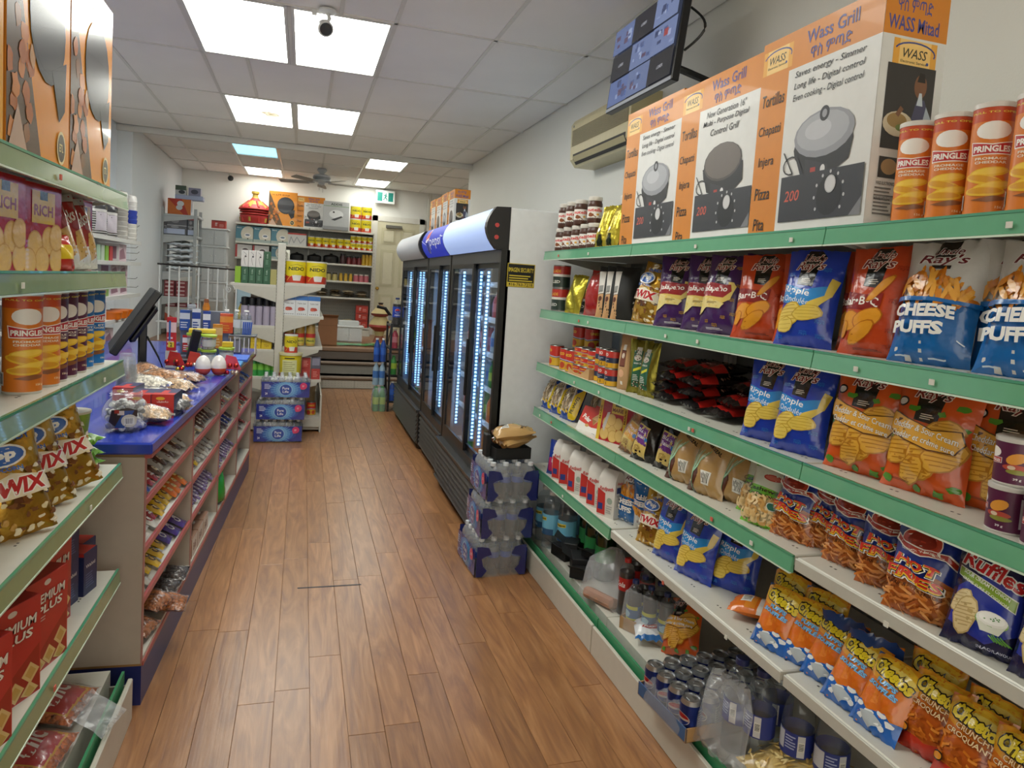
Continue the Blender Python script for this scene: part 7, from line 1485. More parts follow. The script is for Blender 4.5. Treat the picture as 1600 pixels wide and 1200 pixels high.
for si, z in enumerate((.1205, .4205, .7205)):
    for k in range(3): DK[[1,3,5,3,2,4,5,3,2][si*3+k]][1].put((1.02+.1*k, 7.985, z), 0, '%s on the %s level of the black rack, %s' % (DK[[1,3,5,3,2,4,5,3,2][si*3+k]][0], ['low', 'middle', 'high'][si], ['left', 'middle', 'right'][k]), 'bottles on the black rack', sc=1.2)
gp = empty('bottle_pack', (.875, 7.98, 0)); tag(gp, 'wrapped pack of clear green-labelled bottles on the floor by the rack', 'bottle pack')
for i in range(2):
    for j in range(2): b = link('bottle', DK[3][1].root, gp, (-.036+.072*i, -.036+.072*j, .001)); b.scale = (1.1, 1.1, 1.5)
link('shrink_wrap', shrink(.076, .076, .22, .27), gp)
gp2 = empty('bottle_pack', (.88, 8.16, 0)); tag(gp2, 'tall stack of water bottles behind the green-labelled pack', 'bottle pack')
for i in range(2):
    for k in range(3): b = link('bottle', DK[[4,4,1][k]][1].root, gp2, (-.036+.072*i, 0, .001+.27*k)); b.scale = (1.1, 1.1, 1.5)
st = empty('tool_stand', (1.0, 8.55, 0)); tag(st, 'black and grey long-handled tool leaning behind the drink rack', 'tool')
MB().tube([(.03,0,0),(-.02,0,.55),(.06,0,1.02)], .014, '#161618', 8).obj('pole', PLAS, st); MB().tube([(-.14,0,1.16),(-.04,0,1.14),(.03,0,1.05),(.1,0,1.02)], .02, '#141416', 8).obj('handle', PLAS, st); MB().cbox(.0,-.03,1.0,.14,.03,1.06,'#8a8a8c',.006).obj('head', PLAS, st)
# ================================================================ MID GONDOLA GOODS
def gput(p, x, y, z, label, group=None, rz=0, sc=1): return p.put((x, y, z), rz, label, group, sc=sc)
def a_nido(A):
    w, h = A.w, A.h; A.rect(0,0,w,h,'#e2cf24').poly([(0,0),(w,0),(w,h*.3),(w*.8,h*.36),(w*.62,h*.3),(w*.5,h*.38),(w*.3,h*.3),(w*.1,h*.38),(0,h*.34)], '#c8402a')
    for c in (.25, .75): A.text('NIDO', w*c, h*.66, w*.26, h*.17, '#22301c', .03).line([(w*(c-.1),h*.8),(w*c,h*.86),(w*(c+.1),h*.8)], h*.015, '#3a4a24').poly([(w*(c-.07),h*.36),(w*(c+.08),h*.36),(w*(c+.06),h*.1),(w*(c-.05),h*.1)], '#e0dcd4').line([(w*(c-.16),h*.08),(w*(c-.1),h*.3),(w*(c+.02),h*.42)], h*.02, '#e6d84a')
def nido(r, h): return can('milk_powder_tin', 'tin', r, h, [(0,0),(r,0),(r+.001,.003),(r,.006),(r,h-.012),(r+.0015,h-.012),(r+.0015,h),(0,h)], ['#b8b6b0','#c8c6be','#c8c6be','#e2cf24','#d8d6ce','#d8d6ce','#d2d0c8'], a_nido, .98, CARD, 28, ay0=.006, ay1=h-.012)
N1, N2, N3, N4 = nido(.094, .215), nido(.058, .17), nido(.05, .118), nido(.088, .215)
g = 'yellow milk powder tins on the gondola'
gput(N1, -.075, 6.95, 1.40, 'left large yellow milk powder tin on the gondola top', g, -PI*.45); gput(N1, .115, 6.95, 1.40, 'right large yellow milk powder tin on the gondola top', g, -PI*.45)
cbx = MB().cbox(-.12,-.06,0,.12,.07,.5,'#a9825a',.003).obj('cardboard_box', PAPER); cbx.location = (-.1, 6.755, 0); tag(cbx, 'plain cardboard box hidden behind the water cases', 'box')
bk = can('milk_powder_pail', 'pail', .1, .26, [(0,0),(.09,0),(.1,.24),(.106,.242),(.106,.26),(0,.26)], ['#e2cf24','#e2cf24','#d6cfa0','#d6cfa0','#d2cc98'], lambda A: (A.rect(0,0,A.w,A.h*.3,'#c8402a'), A.rect(A.w*.3,A.h*.05,A.w*.66,A.h*.85,'#d9d89c'), A.smalltext(A.w*.33,A.h*.1,A.w*.62,A.h*.8,'#a8a470',9), A.rect(A.w*.36,A.h*.9,A.w*.6,A.h*.94,'#2a2a24')), .6, CARD, 26, ay0=.006, ay1=.235)
gput(bk, -.085, 6.765, .5005, 'large yellow pail under the small tin, behind the water', None); gput(N2, -.085, 6.75, .761, 'small yellow milk powder tin standing on the yellow pail', g, -PI*.45)
JW = can('spice_jar', 'jar', .04, .2, [(0,0),(.04,0),(.04,.15),(.036,.16),(.042,.16),(.042,.195),(0,.195)], ['#6a4a34','#7a5a3c','#5a4030','#e0deda','#e0deda','#e0deda'])
for k in range(4): gput(JW, -.13+.085*k, 7.15, 1.40, 'white-lidded jar behind the large tins, %s from the left' % ORD[k], 'white-lidded jars on the gondola')
WBX = boxp('slim_box', 'box', .062, .09, .15, '#d8d5d0', lambda A: (A.ell(A.w*.6,A.h*.62,A.w*.14,A.h*.05,'#3a3634'), A.line([(A.w*.3,A.h*.9),(A.w*.7,A.h*.75),(A.w*.4,A.h*.5),(A.w*.6,A.h*.1)], .003, '#7a7674')))
GBX = boxp('green_box', 'box', .06, .09, .15, '#2c5a3e', lambda A: (A.smalltext(A.w*.25,A.h*.2,A.w*.7,A.h*.5,'#6a9478',4), A.text('CURL', A.w*.5, A.h*.72, A.h*.3, A.w*.2, '#a8c4ac', .02, 0, 1.57)))
LBX = boxp('lime_box', 'box', .05, .09, .15, '#8ab42c'); YBX = boxp('gold_box', 'box', .055, .09, .14, '#a8a060')
g = 'boxes on the left side of the gondola top'
gput(LBX, -.575, 6.87, 1.375, 'lime green box at the outer end of the gondola row', g)
for k in range(4): gput(GBX, -.515+.063*k, 6.87, 1.375, 'dark green box in the lower row, %s from the left' % ORD[k], g)
for k in range(3): gput(WBX, -.52+.064*k, 6.875, 1.5255, 'white box with dark print stacked on green boxes, %s from the left' % ORD[k], g)
gput(GBX, -.325, 6.875, 1.5255, 'dark green box stacked beside the white ones', g); gput(YBX, -.266, 6.87, 1.375, 'pale gold box next to the gondola post', g)
SLT = boxp('white_box', 'box', .11, .08, .185, '#d6d8d8', lambda A: (A.rect(0,A.h*.78,A.w,A.h,'#2a6cb4'), A.text('Table Salt', A.w*.5, A.h*.62, A.w*.7, A.h*.07, '#5a5a5c', .01), A.blob(A.w*.5,A.h*.34,A.w*.28,A.h*.1,'#b03a2c',4), A.blob(A.w*.36,A.h*.3,A.w*.16,A.h*.06,'#c85a40',2), [A.ell(A.w*(.18+.16*q),A.h*.08,A.w*.04,A.h*.022,'#2a2a2a') for q in range(5)]))
for k in range(3): gput(SLT, -.118+.112*k, 6.87, 1.10, ['left white and blue box with red fruit', 'middle white and blue box with red fruit', 'right white and blue box with red fruit'][k], 'white and blue boxes on the gondola')
SHP = can('shampoo_bottle', 'bottle', .03, .26, [(0,0),(.031,0),(.031,.17),(.024,.178),(.024,.182),(.03,.182),(.03,.25),(.0,.255)], ['#a49cae','#aaa2b4','#98909f','#141416','#141416','#141416','#141416'], None, mat=PLAS)
for k in range(5):
    for j in range(2): gput(SHP, -.51+.064*k, 6.90+.09*j, .995, 'lavender bottle with black cap, %s from the left, %s row' % (ORD[k], ['front', 'back'][j]), 'lavender bottles with black caps')
gput(drink('yellow_bottle', .03, .2, '#d9b83a', '#2a4aa0', '#e0c84a'), -.545, 7.02, .995, 'yellow bottle with blue cap behind the lavender ones')
OIL = bottle('oil_bottle', 'bottle', .045, .27, '#c99a2c', '#d8d4c8', '#c9b84a', (.1, .45), None, .32, lambda A: (A.rect(0,A.h*.6,A.w,A.h,'#b8342c'), A.text('Mazola', A.w*.5, A.h*.3, A.w*.5, A.h*.2, '#2a5a2c', .02)))
for k in range(3): gput(OIL, -.11+.098*k, 6.94, .81, ['left cooking oil bottle', 'middle cooking oil bottle', 'right cooking oil bottle'][k]+' on the gondola', 'cooking oil bottles')
TEB = boxp('tea_box', 'box', .09, .09, .062, '#d9bc2a', lambda A: (A.text('TEA', A.w*.5, A.h*.5, A.w*.5, A.h*.4, '#a8801c', .02), A.rect(0,0,A.w,A.h*.12,'#c8a820')))
for k in range(2):
    for j in range(2): gput(TEB, -.40+.094*k+(.0 if j else 0), 6.87, .775+.0625*j, 'yellow tea box, %s column, %s layer' % (['left', 'right'][k], ['lower', 'upper'][j]), 'yellow tea boxes on the gondola')
gput(TEB, -.305, 6.99, .775, 'yellow tea box behind the others by the post', 'yellow tea boxes on the gondola')
GRC = drink('green_bottle', .032, .19, '#3c9a4c', '#1f5a2c', '#7ac04a')
for k in range(4): gput(GRC, -.41+.075*k*.8, 6.9, .52, 'green bottle low on the gondola, %s from the left' % ORD[k], 'green bottles on the gondola')
RBB = boxp('red_box', 'box', .08, .08, .1, '#b03a34', lambda A: (A.smalltext(A.w*.2,A.h*.2,A.w*.8,A.h*.8,'#d98a80',4)))
for k, (x, z) in enumerate(((.055, .5), (.055, .601), (.145, .5))): gput(RBB, x, 6.88, z+.0, ['lower left red box on the gondola', 'upper left red box on the gondola', 'lower right red box on the gondola'][k], 'red boxes on the gondola')
gput(boxp('dark_box', 'box', .085, .08, .11, '#5a5a6a', lambda A: A.rect(A.w*.1,A.h*.3,A.w*.9,A.h*.9,'#8a8a9c')), .145, 6.88, .601, 'grey box stacked on the right red box')
gput(T1, .12, 6.98, .14, 'red and yellow tin on the gondola base', None, 0, 1.15); gput(bag('kraft_sack', 'bag', .2, .25, .12, None, '#b0946a', '#b0946a', PAPER, 97, .008), .06, 7.15, .14, 'kraft paper sack on the gondola base')
gput(bag('snack_bag', 'snack bag', .16, .2, .08, lambda A: A.rect(0,.3,1,.55,'#1c1c18'), '#c8ac2c', '#1c1c18', FILM, 99, .006), .12, 7.08, .14+.0, 'black and yellow bag behind the tin', None, .2) if False else None
# ================================================================ RAISED FLOOR: BACK WALL SHELVES
BYF = 12.13
# lidded woven baskets
def mesob(loc, s, label, cols):
    t = empty('woven_basket', loc); tag(t, label, 'basket', 'lidded woven baskets'); c1, c2, c3 = cols; t.scale = (s, s, s)
    MB().lathe([(0,0),(.2,0),(.215,.03),(.225,.09),(.235,.13),(.0,.13)], [c3,c2,c1,c2,c3], 24).obj('bowl', MATTE, t, SMO)
    for z in (.13, .175): MB().lathe([(.18,z),(.235,z+.012),(.24,z+.022),(.235,z+.032),(.17,z+.044),(.0,z+.044)], [c1,c1,c2,c1,c2], 24).obj('rim', MATTE, t, SMO)
    MB().lathe([(.25,.222),(.258,.235),(.25,.25),(.17,.31),(.1,.37),(.055,.42),(.042,.45),(.042,.49),(.06,.495),(.06,.53),(0,.535)], [c1,c1,c2,c3,c2,c3,c3,c3,c3,c3], 24).obj('lid', MATTE, t, SMO)
    for k in range(10):
        a = 2*PI*k/10; MB().tube([(.235*math.cos(a),.235*math.sin(a),.258),(.17*math.cos(a),.17*math.sin(a),.308),(.102*math.cos(a),.102*math.sin(a),.366)], .02, c3 if k%2 else c1, 6).obj('woven_panel', MATTE, t, SMO)
        MB().tube([(.212*math.cos(a),.212*math.sin(a),.03),(.222*math.cos(a),.222*math.sin(a),.1)], .02, c3 if k%2 else c1, 6).obj('woven_panel', MATTE, t, SMO)
    return t
mesob((-.8, 12.3, BZ[0]+.001), .98, 'red and gold lidded woven basket on the top back shelf', ('#b8322c', '#c23a3c', '#b59a44'))
BT = BZ[0]
gput(boxp('grill_box', 'box', .44, .12, .55, '#c88430', a_mitad), -.365, BYF+.05, BT, 'orange grill box with black pan on the back shelf, beside the basket', 'boxes on the top back shelf')
gput(G2, .07, BYF+.06, BT, 'orange and white grill box on the back shelf', 'boxes on the top back shelf', 0, .93)
gput(boxp('appliance_box', 'box', .41, .12, .46, '#b9bbbb', lambda A: (A.rect(0,0,A.w,A.h*.12,'#8f9192'), A.rect(0,A.h*.82,A.w,A.h*.84,'#7a9a6a'), A.text('ADDIS', A.w*.5, A.h*.9, A.w*.45, A.h*.08, '#3a4a3a', .03), A.ell(A.w*.5,A.h*.55,A.w*.28,A.h*.15,'#e2e4e4'), A.ell(A.w*.4,A.h*.62,A.w*.04,A.h*.03,'#2a2a2c'), A.poly([(A.w*.3,A.h*.35),(A.w*.7,A.h*.5),(A.w*.76,A.h*.46),(A.w*.45,A.h*.32)],'#3a3a3c'))), .475, BYF+.05-.13, BT, 'grey appliance box with a white pan on the back shelf', 'boxes on the top back shelf')
for i in range(2):
    for j in range(2): gput(N4, .80+.18*i, BYF+.11, BT+.2155*j, 'large yellow tin on the back shelf, %s column, %s' % (['left', 'right'][i], ['below', 'above'][j]), 'yellow tins on the back shelves', -PI*.45)
TEL = boxp('teal_box', 'box', .262, .14, .25, '#4c7c8c', lambda A: (A.ell(A.w*.72,A.h*.5,A.w*.42,A.h*.5,'#c9c4b4'), A.rect(0,0,A.w,A.h*.2,'#9aa6a0'), A.ell(A.w*.68,A.h*.42,A.w*.18,A.h*.14,'#e0deda'), A.ell(A.w*.68,A.h*.44,A.w*.13,A.h*.06,'#6a7a8c'), A.text('Mama', A.w*.2, A.h*.88, A.w*.26, A.h*.08, '#d8e0e2', .01), A.ell(A.w*.7,A.h*.2,A.w*.04,A.h*.04,'#2a2a2a')))
for k in range(3): gput(TEL, -.935+.268*k, BYF, BZ[1], ['left teal appliance box on the back shelf', 'middle teal appliance box on the back shelf', 'right teal appliance box on the back shelf'][k], 'teal boxes')
gput(boxp('appliance_box', 'box', .3, .14, .2, '#c4c2be', lambda A: (A.rect(0,A.h*.88,A.w,A.h,'#b83a34'), A.line([(A.w*.1,A.h*.1),(A.w*.2,A.h*.7),(A.w*.35,A.h*.2),(A.w*.5,A.h*.7),(A.w*.7,A.h*.2),(A.w*.9,A.h*.6)], .012, '#8f9092'))), -.13, BYF, BZ[1], 'white and red box beside the teal ones')
for k in range(6): gput(N2, .10+.118*k*.98, BYF+.07, BZ[1], 'medium yellow tin on the second back shelf, %s from the left' % ORD[k], 'yellow tins on the back shelves', -PI*.45)
for i in range(4):
    for j in range(2): gput(N3, .775+.1015*i*.92, BYF+.06, BZ[1]+.1185*j, 'small yellow tin, %s column, %s row, second back shelf' % (ORD[i], ['lower', 'upper'][j]), 'yellow tins on the back shelves', -PI*.45, (.92,.92,1))
APP = boxp('appliance_box', 'box', .25, .14, .2, '#cfccc8', lambda A: (A.ell(A.w*.6,A.h*.5,A.w*.3,A.h*.36,'#d9d7d4'), A.ell(A.w*.6,A.h*.5,A.w*.2,A.h*.22,'#5a4a4c'), A.rect(0,0,A.w*.12,A.h,'#b03a3a')))
for k in range(2): gput(APP, -.94+.26*k, BYF, BZ[2], ['left white and red box on the third back shelf', 'right white and red box on the third back shelf'][k], 'white and red boxes')
gput(TEL, -.41, BYF, BZ[2], 'teal box on the third back shelf', 'teal boxes', 0, .82)
pt = can('cooking_pot', 'pot', .12, .16, [(0,0),(.1,0),(.125,.03),(.125,.1),(.13,.105),(.1,.13),(.03,.145),(.02,.16),(.0,.165)], '#1c1b1c', None, mat=PLAS); gput(pt, .43, BYF+.14, BZ[2], 'black lidded cooking pot on the third back shelf'); gput(pt, .16, BYF+.16, BZ[2], 'black cooking pot beside the other pot, in shadow', None, 0, .9); gput(pt, -.12, BYF+.16, BZ[2], 'black pot behind the gondola on the third back shelf', None, 0, .9)
def jar(r, h, body, lid, nm='food_jar'): return Proto(nm, 'jar', MB().lathe([(0,0),(r,0),(r,h*.7),(r*.75,h*.82),(r*.75,h*.84),(r*.82,h*.84),(r*.82,h),(0,h)], [body,body,body,body,lid,lid,lid], 12).mesh(nm, PLAS, SMO))
JD, JR, JY, JG, JP = jar(.05,.17,'#3a1a1c','#1a1a1c'), jar(.042,.14,'#6a1f22','#22201f'), jar(.03,.18,'#c9a02c','#c9a02c'), jar(.045,.13,'#b0a060','#2a2a24'), jar(.043,.13,'#b8606a','#d8d0c4')
for k, (p, x, l) in enumerate(((JD, .62, 'large dark jam jar'), (JR, .72, 'dark red jam jar'), (JR, .805, 'second dark red jam jar'), (JR, .89, 'third dark red jam jar'), (JY, .96, 'mustard squeeze bottle'), (JY, 1.02, 'second mustard squeeze bottle'), (JY, 1.075, 'mustard bottle nearest the door'))): gput(p, x, BYF+.07, BZ[2], l+' on the third back shelf', 'jars and bottles on the third back shelf')
for k, (p, x) in enumerate(((JG, .40), (JG, .50), (JY, .6), (JY, .68), (JY, .76), (JP, .85), (JP, .935), (JP, 1.02), (JG, .30))): gput(p, x, BYF+.06, BZ[3], '%s jar on the fourth back shelf, at place %s' % ({id(JG): 'olive green', id(JY): 'yellow', id(JP): 'pink and red'}[id(p)], ORD[k]), 'jars on the fourth back shelf', 0, (1,1,.72) if p is JY else 1)
FB = lambda col, sd: bag('flour_bag', 'bag', .2, .26, .04, None, col, col, FILM, sd, .006, 8, 8)
F1, F2, F3 = FB('#6a5a44', 101), FB('#c9b89a', 103), FB('#4c4438', 105)
for i in range(4):
    for j in range(3):
        o = [F1, F2, F3][(i+j) % 3].put((.30+.22*i, BYF+.02, BZ[4]+.022+.036*j), 0, 'flat packet in the %s pile, %s layer, fifth back shelf' % (ORD[i], ['bottom', 'middle', 'top'][j]), 'flat packets piled on the fifth back shelf'); o.rotation_euler = (-1.53, 0, random.uniform(-.1,.1))
o = bag('rice_sack', 'sack', .34, .3, .12, None, '#d4d4d2', '#d4d4d2', FILM, 107, .01).put((.4, BYF-.02, BZ[5]+.07), 0, 'white sack lying on the low back shelf'); o.rotation_euler = (-1.45, 0, 0)
o = bag('rice_sack', 'sack', .3, .26, .1, None, '#c2b48e', '#c2b48e', FILM, 109, .01).put((.74, BYF, BZ[5]+.06), 0, 'tan sack lying beside the white one'); o.rotation_euler = (-1.45, 0, 0)
ITB = boxp('red_carton', 'box', .2, .14, .125, '#b4382c', lambda A: (A.rect(0,A.h*.86,A.w,A.h,'#8a2a22'), A.text('IT', A.w*.35, A.h*.5, A.w*.16, A.h*.4, '#e6dcd8', .03), A.smalltext(A.w*.55,A.h*.2,A.w*.9,A.h*.6,'#d9948a',3)))
for k in range(3): gput(ITB, .97, BYF-.01, BZ[5]+.126*k, ['bottom red carton on the low back shelf', 'middle red carton on the low back shelf', 'top red carton on the low back shelf'][k], 'red cartons on the low back shelf')
# on the raised floor
cb = empty('cardboard_box', (.36, 10.35, .503)); tag(cb, 'open brown cardboard box at the edge of the raised floor', 'box')
MB().box(-.13,-.1,0,.13,.1,.004,'#8a5f40').obj('bottom', PAPER, cb)
for a in ((-.13,-.1,.13,-.096),(-.13,.096,.13,.1),(-.13,-.096,-.126,.096),(.126,-.096,.13,.096)): MB().box(*a[:2],0,*a[2:],.4,'#8f6444').obj('wall', PAPER, cb)
MB().add([(-.13,-.1,.4),(.13,-.1,.4),(.14,-.17,.44),(-.14,-.17,.44),(-.13,-.104,.398),(.13,-.104,.398),(.14,-.174,.438),(-.14,-.174,.438)], [(0,1,2,3),(7,6,5,4),(0,3,7,4),(1,5,6,2),(2,6,7,3),(0,4,5,1)], '#9c7050').obj('flap', PAPER, cb); MB().box(-.131,-.1012,.28,.131,-.1,.286,'#7a5236').obj('seam', PAPER, cb)
def cabinet(loc, label, w=.42, h=.24, d=.3, rz=0):
    t = empty('small_cabinet', loc, rz); tag(t, label, 'cabinet', 'small white two-door cabinets'); c = '#d4d6d6'
    MB().cbox(-w/2,0,0,w/2,d,h,c,.005).obj('body', PLAS, t); MB().cbox(-w/2-.025,-.02,h,w/2+.025,d,h+.025,'#dcdedd',.006).obj('top', PLAS, t)
    for s in (-1, 1):
        o = MB().cbox(min(s*.004, s*(w/2-.02)),-.012,.015,max(s*.004, s*(w/2-.02)),.0,h-.015,'#cdd0d0',.004).obj('door', PLAS, t); MB().lathe([(0,-.034),(.01,-.03),(.01,-.02),(.005,-.012)], '#e2e2e0', 10, s*.03, 0, axis='y', cz=h*.5).obj('knob', PLAS, o, SMO)
    return t
cabinet((.69, 10.9, .502), 'small white cabinet on the raised floor before the back shelves', .4, .22)
for k in range(4): cabinet((-1.31, 11.45, 1.02+.266*k), ['lowest white cabinet in the stack behind the railing', 'second white cabinet in the stack behind the railing', 'third white cabinet in the stack behind the railing', 'top white cabinet in the stack behind the railing'][k], .36, .24)
for x, y in ((-1.48, 11.48), (-1.14, 11.48)): pass
tb2 = empty('display_stand', (-1.31, 11.6, .5)); tag(tb2, 'low white stand carrying the stacked cabinets', 'stand')
MB().cbox(-.2,-.16,.48,.2,.16,.518,'#cfd2d4',.004).obj('top', PLAS, tb2)
for x in (-.17,.17):
    for y in (-.13,.13): MB().box(x-.015,y-.015,0,x+.015,y+.015,.48,'#cfd2d4').obj('leg', PLAS, tb2)
gput(ITB, -1.26, 11.55, 1.02+.266*4, 'small red carton on top of the white cabinets', None)
gput(boxp('white_carton', 'box', .3, .2, .07, '#d0d2d0'), .69, 10.93, .749, 'flat white carton lying on the small cabinet')
gs = MB(); rd = random.Random(7); n = 9
for j in range(4):
    for i in range(n): gs.v.append((-.36+.09*i+rd.uniform(-.02,.02), -.14+.09*j, .004+rd.uniform(0,.022)))
for j in range(3):
    for i in range(n-1): gs.face((j*n+i, j*n+i+1, (j+1)*n+i+1, (j+1)*n+i), '#2f9a54')
k0 = len(gs.v)
for v in gs.v[:k0]: gs.v.append((v[0], v[1], max(v[2]-.003, .0008)))
for j in range(3):
    for i in range(n-1): gs.face(tuple(k0+q for q in (j*n+i, (j+1)*n+i, (j+1)*n+i+1, j*n+i+1)), '#2f9a54')
o = gs.obj('green_sheet', FILM, None, SMO); o.location = (.80, 10.42, .503); tag(o, 'crumpled shiny green plastic sheet on the raised floor', 'plastic sheet')
ob = empty('woven_basket', (1.13, 10.7, .502)); tag(ob, 'tall straw and red woven basket stand beside the steps', 'basket', 'lidded woven baskets')
MB().lathe([(0,0),(.12,0),(.1,.03),(.06,.13),(.08,.2)], ['#8a3a34','#b5a070','#9c5a44','#b5a070'], 20).obj('foot', MATTE, ob, SMO); MB().lathe([(.07,.2),(.17,.27),(.165,.3),(.09,.42),(0,.42)], ['#b0473c','#a23c34','#c0ac78','#b5a070'], 20).obj('bowl', MATTE, ob, SMO); MB().lathe([(.13,.44),(.14,.47),(.05,.58),(.03,.6),(.04,.63),(0,.635)], ['#7a3a34','#c0ac78','#b08a5c','#3a2a22','#3a2a22'], 20).obj('lid', MATTE, ob, SMO); MB().lathe([(.08,.42),(.14,.445),(0,.45)], '#a23c34', 20).obj('rim', MATTE, ob, SMO)
# tall open shelving goods
ORB = boxp('appliance_box', 'box', .3, .25, .22, '#c86a24', lambda A: (A.poly([(0,A.h),(A.w*.6,A.h),(A.w*.9,0),(A.w*.7,0)],'#b0301c'), A.ell(A.w*.55,A.h*.7,A.w*.15,A.h*.18,'#d4d8dc'), A.ell(A.w*.5,A.h*.45,A.w*.14,A.h*.16,'#c8ccd2')), lambda A: (A.rect(0,0,A.w,A.h,'#cdd0d4'), A.ell(A.w*.4,A.h*.5,A.w*.2,A.h*.3,'#7a8290')))
gput(ORB, -1.72, 10.98, LSZ[0]+.0, 'orange and white appliance box on top of the tall shelving'); gput(boxp('flat_box', 'box', .36, .2, .06, '#8f9cc0', lambda A: A.rect(A.w*.02,A.h*.1,A.w*.98,A.h*.9,'#a8b2d0')), -1.6, 10.99, LSZ[0]+.2205, 'flat pale blue box lying on the orange one')
gput(boxp('small_box', 'box', .14, .14, .13, '#4a5a4c', lambda A: (A.rect(0,0,A.w,A.h*.5,'#b9bcc0'), A.ell(A.w*.6,A.h*.3,A.w*.3,A.h*.2,'#3a3c44'))), -1.71, 11.0, LSZ[0]+.281, 'small green and grey box on the pile, left'); gput(boxp('small_box', 'box', .16, .14, .11, '#8a88a0', lambda A: A.ell(A.w*.5,A.h*.5,A.w*.3,A.h*.3,'#4a4c5c')), -1.53, 11.0, LSZ[0]+.281, 'small lilac box on the pile, right')
GRB = boxp('grey_box', 'box', .26, .3, .26, '#5c5c62', lambda A: (A.rect(0,A.h*.9,A.w,A.h,'#a84844'), A.rect(0,A.h*.5,A.w,A.h*.53,'#c8c8cc'), A.rect(0,A.h*.06,A.w*.9,A.h*.34,'#b8c2dc'), A.ell(A.w*.4,A.h*.75,A.w*.2,A.h*.1,'#8f9096'), A.ell(A.w*.4,A.h*.43,A.w*.2,A.h*.06,'#8f9096')))
gput(GRB, -1.74, 10.96, LSZ[1], 'wide grey box with red stripe on the tall shelving'); gput(GRB, -1.555, 10.97, LSZ[1], 'narrow grey box with red stripe on the tall shelving', None, 0, (.36,1,.95)); gput(GRB, -1.87, 10.98, LSZ[1], 'dark box at the left of the tall shelving', None, 0, (.3,1,.9))
WHB = bag('linen_bag', 'bag', .42, .3, .09, lambda A: A.rect(.2,.1,.75,.3,'#6a6a64'), '#e2e8ee', '#e2e8ee', FILM, 111, .008, heavy=1.)
for k in range(5):
    o = WHB.put((-1.67, 10.93+.0*k, LSZ[2]+.048+.085*k), 0, 'white linen packet on the tall shelving, %s from the bottom' % ORD[k], 'white linen packets'); o.rotation_euler = (-1.5, 0, [.04,-.05,.03,0,-.04][k])
RDB = boxp('red_case', 'box', .13, .2, .055, '#8a3038', lambda A: (A.rect(A.w*.1,A.h*.3,A.w*.9,A.h*.7,'#c4a4a4')))
for i in range(2):
    for j in range(4): gput(RDB, -1.82+.15*i, 10.96, LSZ[3]+.056*j, 'dark red case, %s column, %s layer, tall shelving' % (['left', 'right'][i], ORD[j]), 'dark red cases')
gput(boxp('appliance_box', 'box', .34, .25, .2, '#b8b4ae', lambda A: (A.poly([(0,0),(A.w*.6,0),(0,A.h*.6)],'#a8482c'), A.ell(A.w*.6,A.h*.5,A.w*.22,A.h*.3,'#d6d6d4'))), -1.7, 10.96, LSZ[4], 'white and orange appliance box low on the tall shelving')
for k in range(3): gput(RDB, -1.8+.145*k, 10.99, LSZ[4]+.201, 'dark red case lying on the appliance box, %s from the left' % ORD[k], 'dark red cases')
pb = MB().cbox(-.09,-.05,0,.09,.05,.34,'#a9c2d0',.012).obj('blue_bin', PLAS); pb.location = (-.78, 10.35, .9); tag(pb, 'pale blue plastic bin by the end of the railing', 'bin')
ps = MB().cbox(-.1,-.08,0,.1,.08,.397,'#c9ccce',.004).obj('bin_stand', PLAS); ps.location = (-.78, 10.35, .502); tag(ps, 'grey stand under the pale blue bin', 'stand')
# ================================================================ LEFT WALL SHELVING GOODS
def wput(p, y, z, label, group=None, x=-1.70, yaw=0, sc=1): return p.put((x, y, z), PI/2-math.radians(yaw), label, group, sc=sc)
slv = lambda c1, c2, c3, nm: Proto(nm, 'cups', MB().lathe([(0,0),(.06,0)]+[q for k in range(9) for q in ((.066,.03+.045*k),(.06,.036+.045*k))]+[(.05,.45),(.01,.46),(0,.47)], [c1]*9+[c2]*6+[c3]*7, 16).mesh(nm, FILM, SMO))
wput(slv('#b0aca6','#a39f98','#b9b5b0','plate_sleeve'), 7.60, LWZ[0], 'sleeve of grey disposable bowls on the left wall shelf'); wput(slv('#c9c6c0','#2a3f9c','#d0cdca','cup_sleeve'), 7.98, LWZ[0], 'sleeve of blue printed paper cups on the left wall shelf')
STR = bag('striped_bag', 'bag', .2, .32, .08, lambda A: ([A.rect(0,.04+.06*k,1,.065+.06*k,'#1c1c1e') for k in range(10)], A.rect(.4,.12,.95,.6,'#c4bcc4'), A.rect(0,.68,1,.95,'#3a3a3c')), '#c9c7c4', '#c9c7c4', FILM, 113, .006)
wput(STR, 6.75, LWZ[0], 'black and white striped packet on the left wall shelf', 'striped packets', yaw=50); wput(STR, 7.1, LWZ[0], 'second black and white striped packet, partly seen', 'striped packets', yaw=50)
CUT = bag('cutlery_bag', 'bag', .2, .42, .1, lambda A: [A.line([(.1+.09*k,.1),(.15+.08*k,.95)], .02, ['#8a8880','#b9b6b0','#5a5854'][k%3]) for k in range(9)], '#8f8c86', '#8f8c86', FILM, 115, .01); wput(CUT, 7.35, LWZ[0], 'clear bag of plastic cutlery behind the bowls', None, -1.80, 40)
SM = [boxp('small_pack', 'pack', .1, .1, .16, c) for c in ('#48606e', '#9cb8a0', '#a8b8a4', '#7aa83c', '#a83034')]
for k, y in enumerate((6.72, 6.86, 7.0, 7.14, 7.28)): wput(SM[k], y, LWZ[1], ['slate blue', 'pale green', 'grey green', 'lime green', 'red'][k]+' small packet on the second left wall shelf', 'small packets on the left wall', sc=(1,1,.85 if k else 1.1))
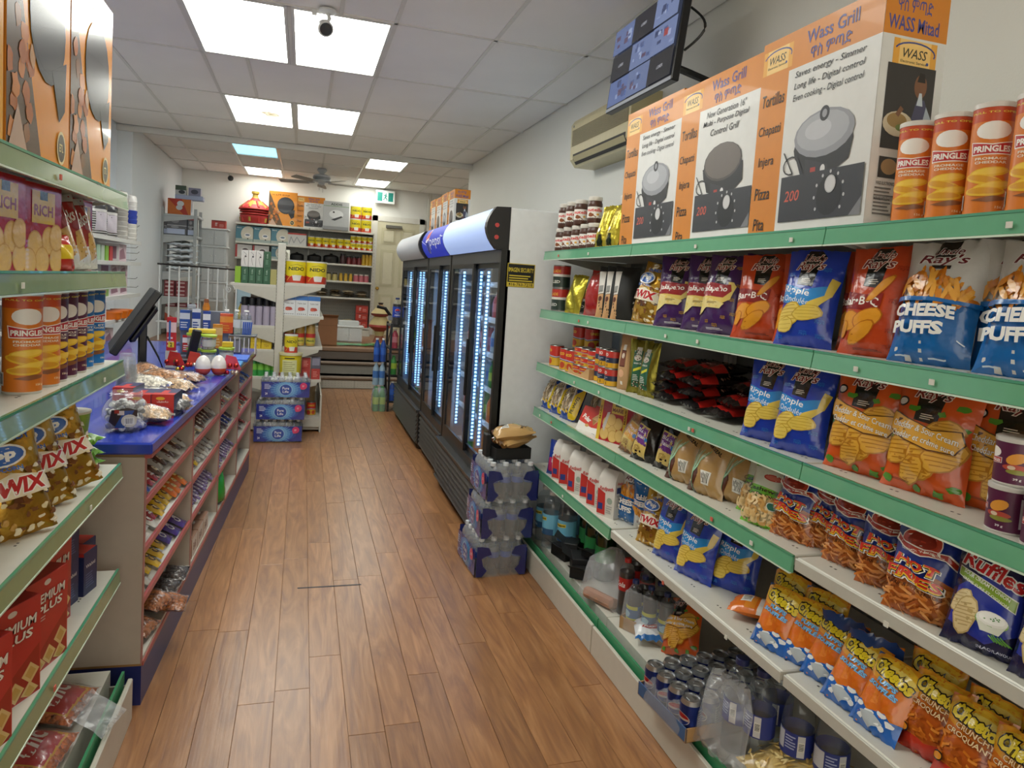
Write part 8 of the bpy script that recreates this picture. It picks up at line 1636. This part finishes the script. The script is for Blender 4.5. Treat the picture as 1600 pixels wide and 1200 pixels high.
PKB = boxp('pink_box', 'box', .3, .2, .17, '#c8b4bc', lambda A: (A.poly([(A.w*.1,A.h*.1),(A.w*.9,A.h*.2),(A.w*.6,A.h*.8),(A.w*.1,A.h*.6)],'#8a6272'), A.smalltext(A.w*.1,A.h*.8,A.w*.6,A.h*.95,'#7a6a72',2)), None, None, lambda A: (A.rect(0,0,A.w,A.h,'#d6d2d2'), A.smalltext(A.w*.15,A.h*.2,A.w*.5,A.h*.9,'#8a8488',8), A.rect(A.w*.6,A.h*.15,A.w*.9,A.h*.85,'#94707e')))
g = 'pink and white household boxes on the left wall'
wput(PKB, 7.7, LWZ[1], 'pink and white box on the second left wall shelf', g)
for i in range(2):
    for j in range(2): wput(PKB, 7.42+.34*i, LWZ[2]+.1715*j*.88, 'pink and white box, %s column, %s layer, third left wall shelf' % (['near', 'far'][i], ['lower', 'upper'][j]), g, sc=(1,1,.88))
GPK = boxp('green_pack', 'pack', .16, .12, .09, '#6a8a3a', lambda A: (A.ell(A.w*.3,A.h*.55,A.w*.14,A.h*.25,'#b83a3a'))); wput(GPK, 7.13, LWZ[2], 'green pack with a red spot on the third left wall shelf'); wput(boxp('white_box', 'box', .14, .12, .1, '#d2d4d2'), 6.92, LWZ[2], 'plain white box on the third left wall shelf')
RDX = boxp('red_box', 'box', .17, .15, .15, '#b03c48'); wput(RDX, 6.72, LWZ[3], 'near red box on the fourth left wall shelf', 'red boxes on the left wall'); wput(RDX, 6.9, LWZ[3], 'far red box on the fourth left wall shelf', 'red boxes on the left wall'); wput(boxp('white_box', 'box', .12, .12, .16, '#d2d4d2'), 7.08, LWZ[3], 'white box beside the red ones')
OT = can('orange_tub', 'tub', .1, .07, [(0,0),(.09,0),(.1,.06),(.104,.06),(.104,.07),(.0,.07)], '#d9701c', None, mat=PLAS)
for k, y in enumerate((7.27, 7.5, 7.73)): wput(OT, y, LWZ[3], ['near orange plastic tub', 'middle orange plastic tub', 'far orange plastic tub'][k]+' on the left wall shelf', 'orange tubs')
wput(PKB, 7.25, LWZ[4], 'wide pink box on the lowest left wall shelf', g); wput(boxp('appliance_box', 'box', .2, .18, .2, '#c9c4be', lambda A: (A.ell(A.w*.3,A.h*.5,A.w*.16,A.h*.34,'#3a3836'), A.ell(A.w*.72,A.h*.55,A.w*.14,A.h*.36,'#4a4846'))), 6.72, LWZ[4], 'white box picturing two black items, lowest left wall shelf'); wput(boxp('blue_white_box', 'box', .12, .12, .12, '#d0d4d8', lambda A: A.rect(A.w*.2,0,A.w*.8,A.h*.6,'#3a7ac0')), 6.92, LWZ[4], 'near small blue and white box, lowest left wall shelf', 'blue and white boxes'); wput(boxp('blue_white_box', 'box', .12, .12, .12, '#d0d4d8', lambda A: A.rect(A.w*.2,0,A.w*.8,A.h*.6,'#3a7ac0')), 7.05, LWZ[4], 'far small blue and white box, lowest left wall shelf', 'blue and white boxes')
